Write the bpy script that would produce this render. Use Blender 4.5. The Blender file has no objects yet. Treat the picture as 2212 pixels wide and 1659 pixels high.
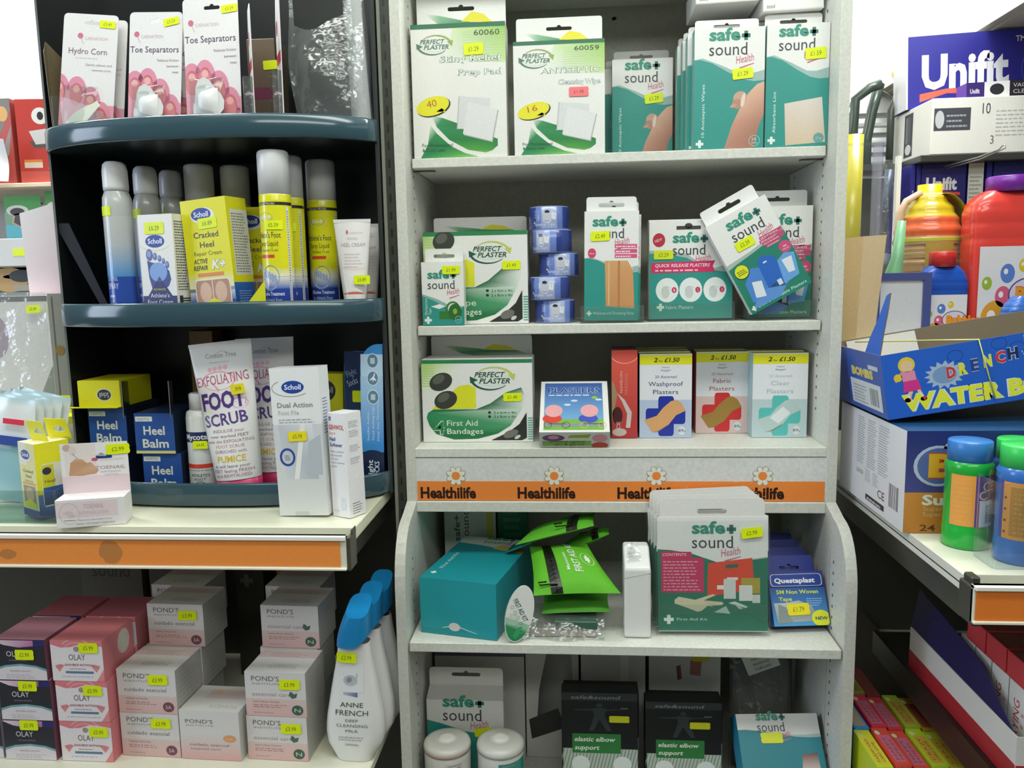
import bpy, math, random
from mathutils import Vector, Matrix
from mathutils.geometry import tessellate_polygon

random.seed(7)
SC = bpy.context.scene
COL = SC.collection
V = Vector
R_ = math.radians

# ------------------------------------------------------------------ camera
FPX, CAM, YAW, PITCH, ROLL = 1719.3, V((0.26047, -1.17215, 0.33359)), 0.08115, 0.12988, 0.01932
_f = V((-math.sin(YAW) * math.cos(PITCH), math.cos(YAW) * math.cos(PITCH), -math.sin(PITCH)))
_r0 = V((math.cos(YAW), math.sin(YAW), 0))
_d0 = _f.cross(_r0)
_r = _r0 * math.cos(ROLL) + _d0 * math.sin(ROLL)
_d = -_r0 * math.sin(ROLL) + _d0 * math.cos(ROLL)
cam = bpy.data.cameras.new('camera')
cam.sensor_width = 36.0
cam.lens = FPX * 36.0 / 2212.0
cam.clip_start = 0.02
camo = bpy.data.objects.new('camera', cam)
COL.objects.link(camo)
camo.matrix_world = Matrix(((_r.x, -_d.x, -_f.x, CAM.x), (_r.y, -_d.y, -_f.y, CAM.y), (_r.z, -_d.z, -_f.z, CAM.z), (0, 0, 0, 1)))
SC.camera = camo

# ------------------------------------------------------------------ light
SC.view_settings.view_transform = 'Standard'
SC.view_settings.look = 'None'
SC.view_settings.gamma = 1.0
SC.view_settings.use_curve_mapping = False
SC.view_settings.exposure = 0.0
wd = bpy.data.worlds.new('room_light')
wd.use_nodes = True
wd.node_tree.nodes['Background'].inputs[0].default_value = (0.93, 1.0, 0.97, 1)
wd.node_tree.nodes['Background'].inputs[1].default_value = 0.15
SC.world = wd


def area(name, loc, target, sx, sy, power, col):
    l = bpy.data.lights.new(name, 'AREA')
    l.shape = 'RECTANGLE'
    l.size, l.size_y, l.energy, l.color = sx, sy, power, col
    o = bpy.data.objects.new(name, l)
    COL.objects.link(o)
    o.location = loc
    o.rotation_euler = (V(target) - V(loc)).to_track_quat('-Z', 'Y').to_euler()
    return o


area('fluorescent_and_fill_light', (0.25, -0.80, 1.42), (0.25, 0.0, 0.20), 1.9, 0.22, 15.5, (0.95, 1.0, 0.93))
area('fluorescent_and_fill_light', (0.6, -2.0, 1.42), (0.3, 0.0, 0.0), 1.9, 0.3, 15, (0.95, 1.0, 0.94))
area('daylight_window_light', (-2.5, -1.1, 0.7), (-0.2, 0.0, 0.3), 0.9, 1.3, 24, (0.72, 0.82, 1.0))
area('fluorescent_and_fill_light', (-0.9, 0.20, 1.40), (-0.8, 0.55, 0.4), 0.9, 0.2, 22, (0.97, 1.0, 0.98))  # added fill to brighten the back wall on the left
area('fluorescent_and_fill_light', (1.15, 0.15, 1.42), (1.1, 0.7, 0.5), 0.9, 0.25, 26, (0.98, 1.0, 0.98))  # added fill to brighten the back wall on the right

# ------------------------------------------------------------------ rays: a photo pixel to a point of the place
def ray(px, py):
    return _r * ((px - 1106) / FPX) + _d * ((py - 829.5) / FPX) + _f


def atY(px, py, Y):
    d = ray(px, py)
    return CAM + d * ((Y - CAM.y) / d.y)


def atZ(px, py, Z):
    d = ray(px, py)
    return CAM + d * ((Z - CAM.z) / d.z)


def atX(px, py, X):
    d = ray(px, py)
    return CAM + d * ((X - CAM.x) / d.x)


# ------------------------------------------------------------------ materials
def lin(h):
    if not isinstance(h, str):
        return h
    h = h.lstrip('#')
    if len(h) == 3:
        h = ''.join(c * 2 for c in h)
    out = []
    for i in (0, 2, 4):
        c = int(h[i:i + 2], 16) / 255.0
        out.append(c / 12.92 if c <= 0.04045 else ((c + 0.055) / 1.055) ** 2.4)
    return (out[0], out[1], out[2], 1.0)


MATS = {}


def mat(kind):
    """A finish: colour comes from the print on the mesh (attribute col), grain and gloss from nodes."""
    if kind in MATS:
        return MATS[kind]
    m = bpy.data.materials.new(kind)
    m.use_nodes = True
    nt = m.node_tree
    N, L = nt.nodes, nt.links
    b = N['Principled BSDF']
    at = N.new('ShaderNodeAttribute')
    at.attribute_name = 'col'
    tc = N.new('ShaderNodeTexCoord')
    nz = N.new('ShaderNodeTexNoise')
    nz.inputs['Scale'].default_value = 420.0
    L.new(tc.outputs['Object'], nz.inputs['Vector'])
    mx = N.new('ShaderNodeMix')
    mx.data_type = 'RGBA'
    mx.blend_type = 'MULTIPLY'
    rp = N.new('ShaderNodeValToRGB')
    rp.color_ramp.elements[0].position, rp.color_ramp.elements[1].position = 0.3, 0.7
    lo = 0.93
    rough, coat, metal, bump = 0.5, 0.0, 0.0, 0.0
    if kind == 'card':
        rough = 0.42
    elif kind == 'gloss':
        rough, coat, lo = 0.25, 0.35, 0.97
    elif kind == 'plastic':
        rough, lo = 0.3, 0.98
    elif kind == 'matte':
        rough, lo = 0.75, 0.9
    elif kind == 'lipplastic':
        rough, lo, coat = 0.16, 0.97, 0.3
    elif kind == 'foil':
        rough, metal, lo = 0.32, 0.85, 0.95
    elif kind == 'metal':
        rough, metal, lo = 0.35, 0.9, 0.95
    elif kind == 'fabric':
        rough, lo, bump = 0.7, 0.8, 0.25
        nz.inputs['Scale'].default_value = 900.0
    elif kind == 'board':
        rough, lo = 0.5, 0.85
        nz.inputs['Scale'].default_value = 210.0
        nz.inputs['Detail'].default_value = 4.0
    elif kind == 'plaster':
        rough, lo, bump = 0.85, 0.94, 0.15
        nz.inputs['Scale'].default_value = 60.0
    rp.color_ramp.elements[0].color = (lo, lo, lo, 1)
    rp.color_ramp.elements[1].color = (1, 1, 1, 1)
    L.new(nz.outputs['Fac'], rp.inputs[0])
    mx.inputs[0].default_value = 1.0
    L.new(at.outputs['Color'], mx.inputs[6])
    L.new(rp.outputs[0], mx.inputs[7])
    L.new(mx.outputs[2], b.inputs['Base Color'])
    b.inputs['Roughness'].default_value = rough
    b.inputs['Metallic'].default_value = metal
    b.inputs['Coat Weight'].default_value = coat
    b.inputs['Coat Roughness'].default_value = 0.08
    if bump:
        bp = N.new('ShaderNodeBump')
        bp.inputs['Strength'].default_value = bump
        bp.inputs['Distance'].default_value = 0.001
        L.new(nz.outputs['Fac'], bp.inputs['Height'])
        L.new(bp.outputs[0], b.inputs['Normal'])
    if kind in ('clear', 'film', 'tint'):
        # thin clear plastic: mostly see-through, with a Fresnel sheen
        tr = N.new('ShaderNodeBsdfTransparent')
        L.new(at.outputs['Color'], tr.inputs[0])
        gl = N.new('ShaderNodeBsdfGlossy')
        gl.inputs['Roughness'].default_value = {'clear': 0.06, 'film': 0.18, 'tint': 0.08}[kind]
        lw = N.new('ShaderNodeLayerWeight')
        pw = N.new('ShaderNodeMath')
        pw.operation = 'POWER'
        pw.inputs[1].default_value = 4.0
        L.new(lw.outputs['Facing'], pw.inputs[0])
        fr = N.new('ShaderNodeMath')
        fr.operation = 'MULTIPLY_ADD'
        fr.inputs[1].default_value = 0.55
        fr.inputs[2].default_value = {'clear': 0.03, 'film': 0.10, 'tint': 0.04}[kind]
        L.new(pw.outputs[0], fr.inputs[0])
        df = N.new('ShaderNodeBsdfDiffuse')
        df.inputs[0].default_value = (0.75, 0.8, 0.8, 1)
        m1 = N.new('ShaderNodeMixShader')
        m1.inputs[0].default_value = {'clear': 0.03, 'film': 0.07, 'tint': 0.05}[kind]
        L.new(tr.outputs[0], m1.inputs[1])
        L.new(df.outputs[0], m1.inputs[2])
        m2 = N.new('ShaderNodeMixShader')
        L.new(fr.outputs[0], m2.inputs[0])
        L.new(m1.outputs[0], m2.inputs[1])
        L.new(gl.outputs[0], m2.inputs[2])
        if kind == 'film':
            nz.inputs['Scale'].default_value = 26.0
            nz.inputs['Detail'].default_value = 3.0
            bp = N.new('ShaderNodeBump')
            bp.inputs['Strength'].default_value = 0.9
            bp.inputs['Distance'].default_value = 0.012
            L.new(nz.outputs['Fac'], bp.inputs['Height'])
            L.new(bp.outputs[0], gl.inputs['Normal'])
        L.new(m2.outputs[0], N['Material Output'].inputs[0])
    MATS[kind] = m
    return m


# ------------------------------------------------------------------ text outlines
_TX = {}
CAP = 0.729


def glyphs(s, bold=0.0, shear=0.0):
    k = (s, bold, shear)
    if k not in _TX:
        c = bpy.data.curves.new('t', 'FONT')
        c.body = s
        c.size = 1.0 / CAP
        c.offset = bold
        c.shear = shear
        c.resolution_u = 2
        c.fill_mode = 'FRONT'
        o = bpy.data.objects.new('t', c)
        me = o.to_mesh()
        vs = [(v.co.x, v.co.y) for v in me.vertices]
        fs = [tuple(p.vertices) for p in me.polygons]
        o.to_mesh_clear()
        bpy.data.objects.remove(o)
        bpy.data.curves.remove(c)
        x0 = min([v[0] for v in vs] or [0])
        x1 = max([v[0] for v in vs] or [0])
        _TX[k] = ([(x - x0, y) for x, y in vs], fs, x1 - x0)
    return _TX[k]


EPS = 0.00007


class B:
    """Collects polygons with a colour each and links them as one mesh object."""

    def __init__(s, w=1.0, h=1.0, d=0.0, m='card'):
        s.v, s.f, s.c, s.m, s.s = [], [], [], [], []
        s.w, s.h, s.d, s.dm = w, h, d, m
        s.T = None
        s.fc = 'F'
        s.clip = True

    def P(s, p):
        s.v.append(tuple(s.T @ V(p)) if s.T else tuple(p))
        return len(s.v) - 1

    def face(s, idx, col, m=None, sm=False):
        s.f.append(tuple(idx))
        s.c.append(col if isinstance(col, list) else lin(col))
        s.m.append(m or s.dm)
        s.s.append(sm)

    def quad(s, pts, col, m=None, sm=False):
        s.face([s.P(p) for p in pts], col, m, sm)

    def box(s, a, b, col, m=None, F=None, R=None, L=None, T=None, Bk=None, Bo=None, top=(1, 1)):
        """a, b: corners. top: scale of the top face (x, y) about its middle-back for tapers."""
        (x0, y0, z0), (x1, y1, z1) = a, b
        cx, cy = (x0 + x1) / 2, (y0 + y1) / 2
        i = [s.P(p) for p in ((x0, y0, z0), (x1, y0, z0), (x1, y1, z0), (x0, y1, z0))]
        tx, ty = top
        j = [s.P((cx + (p[0] - cx) * tx, cy + (p[1] - cy) * ty, z1)) for p in ((x0, y0), (x1, y0), (x1, y1), (x0, y1))]
        s.face((i[0], i[1], j[1], j[0]), F or col, m)
        s.face((i[1], i[2], j[2], j[1]), R or col, m)
        s.face((i[2], i[3], j[3], j[2]), Bk or col, m)
        s.face((i[3], i[0], j[0], j[3]), L or col, m)
        s.face((j[0], j[1], j[2], j[3]), T or col, m)
        s.face((i[3], i[2], i[1], i[0]), Bo or col, m)

    def prism(s, loops, t, col, m=None, axis='y', side=None, o=0.0, sm=False):
        """loops: outer outline then holes, 2-D (x, z); thickness t from y=o to y=o+t."""
        ax = {'y': lambda p, q: (p[0], q, p[1]), 'x': lambda p, q: (q, p[0], p[1]), 'z': lambda p, q: (p[0], p[1], q)}[axis]
        flat = [p for l in loops for p in l]
        tris = tessellate_polygon([[V((p[0], p[1], 0)) for p in l] for l in loops])
        fi = [s.P(ax(p, o)) for p in flat]
        bi = [s.P(ax(p, o + t)) for p in flat]
        for a in tris:
            (x0, y0), (x1, y1), (x2, y2) = [flat[k] for k in a]
            if ((x1 - x0) * (y2 - y0) - (x2 - x0) * (y1 - y0)) < 0:
                a = a[::-1]
            if axis == 'x' or axis == 'z':
                a = a[::-1]
            s.face([fi[k] for k in a], col, m)
            s.face([bi[k] for k in a[::-1]], col, m)
        k = 0
        for l in loops:
            n = len(l)
            for q in range(n):
                a, b = k + q, k + (q + 1) % n
                s.face((fi[a], fi[b], bi[b], bi[a]), side or col, m, sm)
            k += n

    def lathe(s, prof, n=28, m=None, cx=0.0, cy=0.0, cap=True, oval=1.0):
        """prof: list of (radius, z, colour); colours blend along the profile."""
        rings = []
        for r, z, c in prof:
            rings.append([s.P((cx + r * math.cos(2 * math.pi * k / n), cy + r * oval * math.sin(2 * math.pi * k / n), z)) for k in range(n)])
        for q in range(len(prof) - 1):
            c0, c1 = lin(prof[q][2]), lin(prof[q + 1][2])
            for k in range(n):
                k2 = (k + 1) % n
                s.face((rings[q][k], rings[q][k2], rings[q + 1][k2], rings[q + 1][k]), [c0, c0, c1, c1], m, True)
        if cap:
            s.face(rings[0][::-1], prof[0][2], m)
            s.face(rings[-1], prof[-1][2], m)

    def tube(s, pts, r, col, m=None, n=8):
        rings = []
        pts = [V(p) for p in pts]
        for i, p in enumerate(pts):
            t = (pts[min(i + 1, len(pts) - 1)] - pts[max(i - 1, 0)]).normalized()
            a = t.orthogonal().normalized() if i == 0 else (a - t * a.dot(t)).normalized()
            b = t.cross(a)
            rr = r[i] if isinstance(r, (list, tuple)) else r
            rings.append([s.P(p + (a * math.cos(2 * math.pi * k / n) + b * math.sin(2 * math.pi * k / n)) * rr) for k in range(n)])
        for q in range(len(pts) - 1):
            for k in range(n):
                s.face((rings[q][k], rings[q][(k + 1) % n], rings[q + 1][(k + 1) % n], rings[q + 1][k]), col, m, True)
        s.face(rings[0][::-1], col, m)
        s.face(rings[-1], col, m)

    def grid(s, fn, nu, nv, colfn, m=None, sm=True, closed_u=False):
        g = [[s.P(fn(i / nu, j / nv)) for i in range(nu + (0 if closed_u else 1))] for j in range(nv + 1)]
        for j in range(nv):
            for i in range(nu):
                i2 = (i + 1) % nu if closed_u else i + 1
                c = colfn if isinstance(colfn, str) else [lin(colfn(i / nu, j / nv)), lin(colfn((i + 1) / nu, j / nv)), lin(colfn((i + 1) / nu, (j + 1) / nv)), lin(colfn(i / nu, (j + 1) / nv))]
                s.face((g[j][i], g[j][i2], g[j + 1][i2], g[j + 1][i]), c, m, sm)

    # ---- printing on a face: u across, v up, both 0..1 of the face; ly = layer
    def on(s, fc):
        s.fc = fc
        return s

    def map(s, u, v, ly):
        e = EPS * ly
        w, h, d = s.w, s.h, s.d
        if callable(s.fc):
            return s.fc(u, v, e)
        if s.fc == 'F':
            return ((u - .5) * w, -e, v * h)
        if s.fc == 'R':
            return (w / 2 + e, u * d, v * h)
        if s.fc == 'L':
            return (-w / 2 - e, (1 - u) * d, v * h)
        if s.fc == 'T':
            return ((u - .5) * w, v * d, h + e)
        if s.fc == 'Bo':
            return ((u - .5) * w, (1 - v) * d, -e)

    def fw_(s):
        return {'F': (s.w, s.h), 'R': (s.d, s.h), 'L': (s.d, s.h), 'T': (s.w, s.d), 'Bo': (s.w, s.d)}.get(s.fc if isinstance(s.fc, str) else 'F')

    def poly(s, pts, col, ly=1, m=None):
        if s.clip and any(p[0] < 0 or p[0] > 1 or p[1] < 0 or p[1] > 1 for p in pts):
            q = [(p[0], p[1], lin(col[k]) if isinstance(col, list) else lin(col)) for k, p in enumerate(pts)]
            for ax, lim, sg in ((0, 0, 1), (0, 1, -1), (1, 0, 1), (1, 1, -1)):
                out = []
                for k in range(len(q)):
                    a, c = q[k - 1], q[k]
                    ia, ic = (a[ax] - lim) * sg >= 0, (c[ax] - lim) * sg >= 0
                    if ia != ic:
                        t = (lim - a[ax]) / (c[ax] - a[ax])
                        e = tuple(a[2][j] + (c[2][j] - a[2][j]) * t for j in range(4))
                        p = [a[0] + (c[0] - a[0]) * t, a[1] + (c[1] - a[1]) * t]
                        out.append((p[0], p[1], e))
                    if ic:
                        out.append(c)
                q = out
                if len(q) < 3:
                    return
            pts, col = [(a[0], a[1]) for a in q], ([a[2] for a in q] if isinstance(col, list) else col)
        if len(pts) > 4:
            for a in tessellate_polygon([[V((p[0], p[1], 0)) for p in pts]]):
                (x0, y0), (x1, y1), (x2, y2) = [pts[k] for k in a]
                if ((x1 - x0) * (y2 - y0) - (x2 - x0) * (y1 - y0)) < 0:
                    a = a[::-1]
                c = [lin(col[k]) for k in a] if isinstance(col, list) else col
                s.quad([s.map(pts[k][0], pts[k][1], ly) for k in a], c, m)
        else:
            c = [lin(q) for q in col] if isinstance(col, list) else col
            s.quad([s.map(p[0], p[1], ly) for p in pts], c, m)

    def rect(s, u0, v0, u1, v1, col, ly=1, m=None):
        """col may be a pair (bottom, top) for a printed fade."""
        c = [col[0], col[0], col[1], col[1]] if isinstance(col, (tuple, list)) and isinstance(col[0], str) else col
        if isinstance(s.fc, str):
            s.poly([(u0, v0), (u1, v0), (u1, v1), (u0, v1)], c, ly, m)
        else:
            n = max(1, int(abs(u1 - u0) * 24))
            for k in range(n):
                a, b = u0 + (u1 - u0) * k / n, u0 + (u1 - u0) * (k + 1) / n
                s.poly([(a, v0), (b, v0), (b, v1), (a, v1)], c, ly, m)

    def ell(s, u, v, ru, rv, col, ly=1, rot=0.0, n=22, a0=0, a1=360, m=None):
        """rot in degrees, ru in face-width units, rv in face-height units."""
        W, H = s.fw_()
        pts = []
        for k in range(n + (0 if a1 - a0 == 360 else 1)):
            a = R_(a0 + (a1 - a0) * k / n)
            x, y = ru * W * math.cos(a), rv * H * math.sin(a)
            c, q = math.cos(R_(rot)), math.sin(R_(rot))
            pts.append((u + (x * c - y * q) / W, v + (x * q + y * c) / H))
        s.poly(pts, col, ly, m)

    def ring(s, u, v, ru, rv, t, col, ly=1, n=24, a0=0, a1=360, rot=0, t1=None):
        W, H = s.fw_()
        c, q = math.cos(R_(rot)), math.sin(R_(rot))
        for k in range(n):
            pts = []
            for a, g in ((k, 0), (k + 1, 0), (k + 1, 1), (k, 1)):
                tt = t + ((t1 if t1 is not None else t) - t) * a / n
                an = R_(a0 + (a1 - a0) * a / n)
                x, y = (ru + g * tt) * W * math.cos(an), (rv * H + g * tt * W) * math.sin(an)
                pts.append((u + (x * c - y * q) / W, v + (x * q + y * c) / H))
            s.poly(pts if a1 < a0 else pts[::-1], col, ly)

    def text(s, t, u, v, hh, col, fw=None, al='L', ly=3, bold=0.0, shear=0.0, rot=0.0, out=None):
        """Lettering: hh = capital height as a part of the face height; fw = width as a part of the face width."""
        vs, fs, wd_ = glyphs(t, bold, shear)
        if not vs:
            return
        W, H = s.fw_()
        sy = hh * H
        sx = sy if fw is None else fw * W / max(wd_, 1e-6)
        off = {'L': 0, 'C': -wd_ / 2, 'R': -wd_}[al]
        c, q = math.cos(R_(rot)), math.sin(R_(rot))
        if out:
            s.text(t, u, v, hh, out, fw and fw * 1.0, al, ly - 1, bold + 0.05, shear, rot)
        ii = []
        for x, y in vs:
            x, y = (x + off) * sx, y * sy
            ii.append(s.P(s.map(u + (x * c - y * q) / W, v + (x * q + y * c) / H, ly)))
        for f in fs:
            s.face([ii[k] for k in f], col)

    def lines(s, u0, v0, u1, v1, n, col, ly=2, fill=0.55, al='L', rot=0):
        """Small print too fine to read: rows of short strokes."""
        dv = (v1 - v0) / n
        for k in range(n):
            y = v1 - dv * (k + 1)
            x = u0
            end = u1 - (u1 - u0) * random.random() * 0.3
            while x < end:
                g = (u1 - u0) * random.uniform(.05, .16)
                s.rect(x, y, min(x + g, end), y + dv * fill, col, ly)
                x += g + (u1 - u0) * .03

    def vlines(s, u0, v0, u1, v1, n, col, ly=2):
        du = (u1 - u0) / n
        for k in range(n):
            s.rect(u0 + k * du, v0, u0 + k * du + du * random.uniform(.25, .7), v1, col, ly)

    def make(s, name, parent=None, loc=None, rot=None, bevel=0.0, seg=1, solid=0.0, sub=0):
        me = bpy.data.meshes.new(name)
        me.from_pydata(s.v, [], s.f)
        kinds = []
        for k in s.m:
            if k not in kinds:
                kinds.append(k)
        for k in kinds:
            me.materials.append(mat(k))
        me.polygons.foreach_set('material_index', [kinds.index(k) for k in s.m])
        me.polygons.foreach_set('use_smooth', s.s)
        at = me.color_attributes.new('col', 'FLOAT_COLOR', 'CORNER')
        buf = []
        for f, c in zip(s.f, s.c):
            if isinstance(c, list):
                for q in c:
                    buf.extend(lin(q))
            else:
                buf.extend(c * len(f))
        at.data.foreach_set('color', buf)
        me.update()
        o = bpy.data.objects.new(name, me)
        COL.objects.link(o)
        if parent:
            o.parent = parent
        if loc is not None:
            o.location = loc
        if rot is not None:
            o.rotation_euler = rot
        if bevel:
            b = o.modifiers.new('edge', 'BEVEL')
            b.width, b.segments, b.limit_method, b.angle_limit = bevel, seg, 'ANGLE', R_(40)
        if sub:
            b = o.modifiers.new('soft', 'SUBSURF')
            b.levels = b.render_levels = sub
        if solid:
            b = o.modifiers.new('thick', 'SOLIDIFY')
            b.thickness = solid
        return o


def tag(o, label=None, cat=None, group=None, kind=None):
    for k, q in (('label', label), ('category', cat), ('group', group), ('kind', kind)):
        if q:
            o[k] = q
    return o


def thing(name, label, cat, loc=(0, 0, 0), rot=(0, 0, 0), group=None):
    o = bpy.data.objects.new(name, None)
    o.empty_display_size = 0.02
    COL.objects.link(o)
    o.location = loc
    o.rotation_euler = rot
    REST.append((o, loc[2]))
    return tag(o, label, cat, group)


def dup(o, loc, rot=None, label=None, skip=()):
    """A copy of a thing with copies of its parts."""
    r = o.copy()
    COL.objects.link(r)
    r.location = loc
    if rot is not None:
        r.rotation_euler = rot
    if label:
        r['label'] = label
    for ch in list(o.children):
        if ch.name.split('.')[0] in skip:
            continue
        c = ch.copy()
        COL.objects.link(c)
        c.parent = r
        for g in list(ch.children):
            q = g.copy()
            COL.objects.link(q)
            q.parent = c
    return r


REST = []


def settle():
    """Tilted things sink their lower corner into what carries them: lift each to rest on it."""
    bpy.context.view_layer.update()
    for t, z in REST:
        lo = 1e9
        st = [t]
        while st:
            o = st.pop()
            st.extend(o.children)
            if o.type == 'MESH':
                mw = o.matrix_world
                lo = min(lo, min((mw @ v.co).z for v in o.data.vertices))
        if z + .0002 > lo:
            t.location.z += z + .0003 - lo


def norest(t):
    REST[:] = [q for q in REST if q[0] is not t]
    return t


def mid(a, b, t=.5):
    return a + (b - a) * t


def spot(x0, y0, x1, y1, Y, Z=None):
    """Front rectangle seen at pixels (x0, y0)-(x1, y1), standing at depth Y: base point, width, height."""
    ym = (y0 + y1) / 2
    xm = (x0 + x1) / 2
    a, b = atY(x0, ym, Y), atY(x1, ym, Y)
    zb = atY(xm, y1, Y).z if Z is None else Z
    zt = atY(xm, y0, Y).z
    return V(((a.x + b.x) / 2, Y, zb)), b.x - a.x, zt - zb


YEL = '#e2f200'


def price(parent, w, h, d, u, v, txt=None, rot=0, W=0.027, H=0.0125, col=YEL, ly=14, y=None, face='F', tcol='#5d6e10'):
    """A price-gun sticker with wavy ends, on the front (or top or side) of its thing."""
    b = B(W, H, 0, 'card')
    n = W * .045
    o = [(-W / 2, -H * .28), (-W / 2 + n, -H / 2), (W / 2 - n, -H / 2), (W / 2, -H * .28), (W / 2 - n * .5, 0), (W / 2, H * .28), (W / 2 - n, H / 2), (-W / 2 + n, H / 2), (-W / 2, H * .28), (-W / 2 + n * .5, 0)]
    b.prism([o], 0.00012, col)
    if txt:
        b.on(lambda a, c, e: ((a - .5) * W, -e, (c - .5) * H))
        b.text(txt, .5, .30, .42, tcol, fw=.5 if len(txt) < 6 else .6, al='C', ly=1)
    e = EPS * ly
    if face == 'F':
        p, r = V(((u - .5) * w, (-e - .00014) if y is None else y, v * h)), (0, -R_(rot), 0)
    elif face == 'T':
        p, r = V(((u - .5) * w, v * d, h + e + .00014)), (-math.pi / 2, 0, 0)
    else:
        p, r = V((w / 2 + e + .00014, u * d, v * h)), (0, -R_(rot), math.pi / 2)
    return b.make('price_label', parent, p, r)


def slot(cx, cz, w, h, bump=True):
    """Euro-slot outline for a hanging tab."""
    r = h / 2
    pts = []
    for k in range(7):
        a = R_(-90 - 30 * k)
        pts.append((cx - w / 2 + r + r * math.cos(a), cz + r * math.sin(a)))
    if bump:
        rb = h * .62
        for k in range(7):
            a = R_(180 - 30 * k)
            pts.append((cx + rb * math.cos(a), cz + r + rb * .85 * max(0, math.sin(a))))
    for k in range(7):
        a = R_(90 - 30 * k)
        pts.append((cx + w / 2 - r + r * math.cos(a), cz + r * math.sin(a)))
    return pts


def rrect(x0, z0, x1, z1, r, n=4, which=(1, 1, 1, 1)):
    """Rounded rectangle outline; which = round bottom-left, bottom-right, top-right, top-left."""
    out = []
    for (cx, cz, a0, on, kx, kz) in ((x0 + r, z0 + r, 180, which[0], x0, z0), (x1 - r, z0 + r, 270, which[1], x1, z0), (x1 - r, z1 - r, 0, which[2], x1, z1), (x0 + r, z1 - r, 90, which[3], x0, z1)):
        if not on:
            out.append((kx, kz))
            continue
        for k in range(n + 1):
            a = R_(a0 + 90 * k / n)
            out.append((cx + r * math.cos(a), cz + r * math.sin(a)))
    return out


def tabpart(parent, w, h0, h1, y, col='#e4e4e0', sw=.4, sh=.10, sv=.55, name='hang_tab', r=.004, art=None, t=.0006):
    """A hanging tab with a real slot, from height h0 to h1 at depth y of its carton."""
    b = B(w, h1 - h0, 0, 'card')
    z = h0 + (h1 - h0) * sv
    b.prism([rrect(-w / 2, h0, w / 2, h1, r, 3, (0, 0, 1, 1)), slot(0, z, w * sw, (h1 - h0) * sh)], t, col)
    if art:
        b.on(lambda a, c, e: ((a - .5) * w, -e, h0 + c * (h1 - h0)))
        art(b)
    return b.make(name, parent, (0, y, 0))
# ================================================================== the shop itself
Z1, Z2, Z3, Z5, Z6 = 0.5173, 0.2660, 0.0829, -0.1808, -0.47    # shelf tops of the chemist unit
YB = 0.245                                                     # its back
W_, T_ = 0.64, 0.015
REC = 0.041
Y5 = -0.0988
FL = -1.1
YW = 0.95

b = B(m='matte')
b.box((-2.6, -3.2, FL - .05), (2.6, YW + .05, FL), '#8d8a80')
tag(b.make('floor'), kind='structure')
b = B(m='plaster')
b.box((-2.6, YW, FL), (2.6, YW + .05, 1.5), '#eeeeea')
tag(b.make('wall_back'), kind='structure')
b = B(m='plaster')
b.box((-2.6, -3.2, 1.5), (2.6, YW + .05, 1.55), '#eeeeea')
tag(b.make('ceiling'), kind='structure')
# boxed-in beam that runs out from the back wall, upper right
p0, p1 = atY(1893, 45, YW), atY(1893, 205, YW)
b = B(m='plaster')
b.box((p0.x, -0.9, p1.z), (p0.x + .5, YW, p0.z), '#efefec', Bo='#8f8c7c')  # grey underside: the beam's own shade put into the colour
b.box((p0.x + .02, -0.9, p1.z - .004), (p0.x + .5, YW, p1.z), '#8f8c7c')  # thin sheet in the same shade colour under the beam
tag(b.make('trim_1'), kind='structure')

# ------------------------------------------------------------------ chemist shelving unit in speckled board
unit = thing('shelving_unit', 'speckled grey-white shelving unit of first aid goods with an orange daisy strip', 'shelving unit', (0, 0, 0))
BW = '#e2e2d9'
BE = '#d6d6cc'
for x in (0, W_ - T_):
    b = B(m='board')
    b.box((x, 0, 0), (x + T_, YB + .01, .95), BW, F=BE)
    xi = x + T_ if x == 0 else x
    sg = 1 if x == 0 else -1
    # drilled peg holes, two columns
    for y in (.062, .215):
        z = .02 + .11
        while z < .9:
            n = 8
            pts = [(xi + sg * .0001, y + .0022 * math.cos(2 * math.pi * k / n), z + .0026 * math.sin(2 * math.pi * k / n)) for k in range(n)]
            b.quad(pts, '#23221d', 'matte')
            z += .0165
    # light edge band just inside the front
    b.box((xi - .0002, .0005, 0), (xi + .0004, .0125, .95), '#e0e0d6')
    b.make('side_panel', unit, bevel=.001)
    # the deeper lower half with its rounded shoulder
    b = B(m='board')
    yf = -.1005
    pr = [(YB + .01, -1.1), (YB + .01, 0), (.0, 0.0)]
    for k in range(9):
        a = R_(90 * k / 8)
        pr.append((yf + .062 - .062 * math.sin(a), -.100 + .086 * math.cos(a)) if k else (-.035, -.012))
    pr.append((yf, -1.1))
    b.prism([pr[::-1]], T_, BW, axis='x', side=BE, o=x)
    for y in (-.045, .2):
        z = -.075
        while z > -.8:
            n = 8
            pts = [(xi + sg * .0001, y + .0022 * math.cos(2 * math.pi * k / n), z + .0026 * math.sin(2 * math.pi * k / n)) for k in range(n)]
            b.quad(pts, '#23221d', 'matte')
            z -= .0165
    yb = -.03
    b.box((xi - .0002, yb, -.9), (xi + .0005, yb + .0012, -.06), '#a9a99d')
    b.make('side_panel', unit)
b = B(m='board')
b.box((T_, YB, -1.0), (W_ - T_, YB + .008, .95), '#b4b3a3')
n = 10
for px, py in ((1325, 41), (1328, 40)):
    p = atY(px, py, YB)
    b.quad([(p.x + .0028 * math.cos(2 * math.pi * k / n), YB - .0006, p.z + .0028 * math.sin(2 * math.pi * k / n)) for k in range(n)], '#2c2a24', 'matte')
b.make('back_panel', unit)
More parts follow.
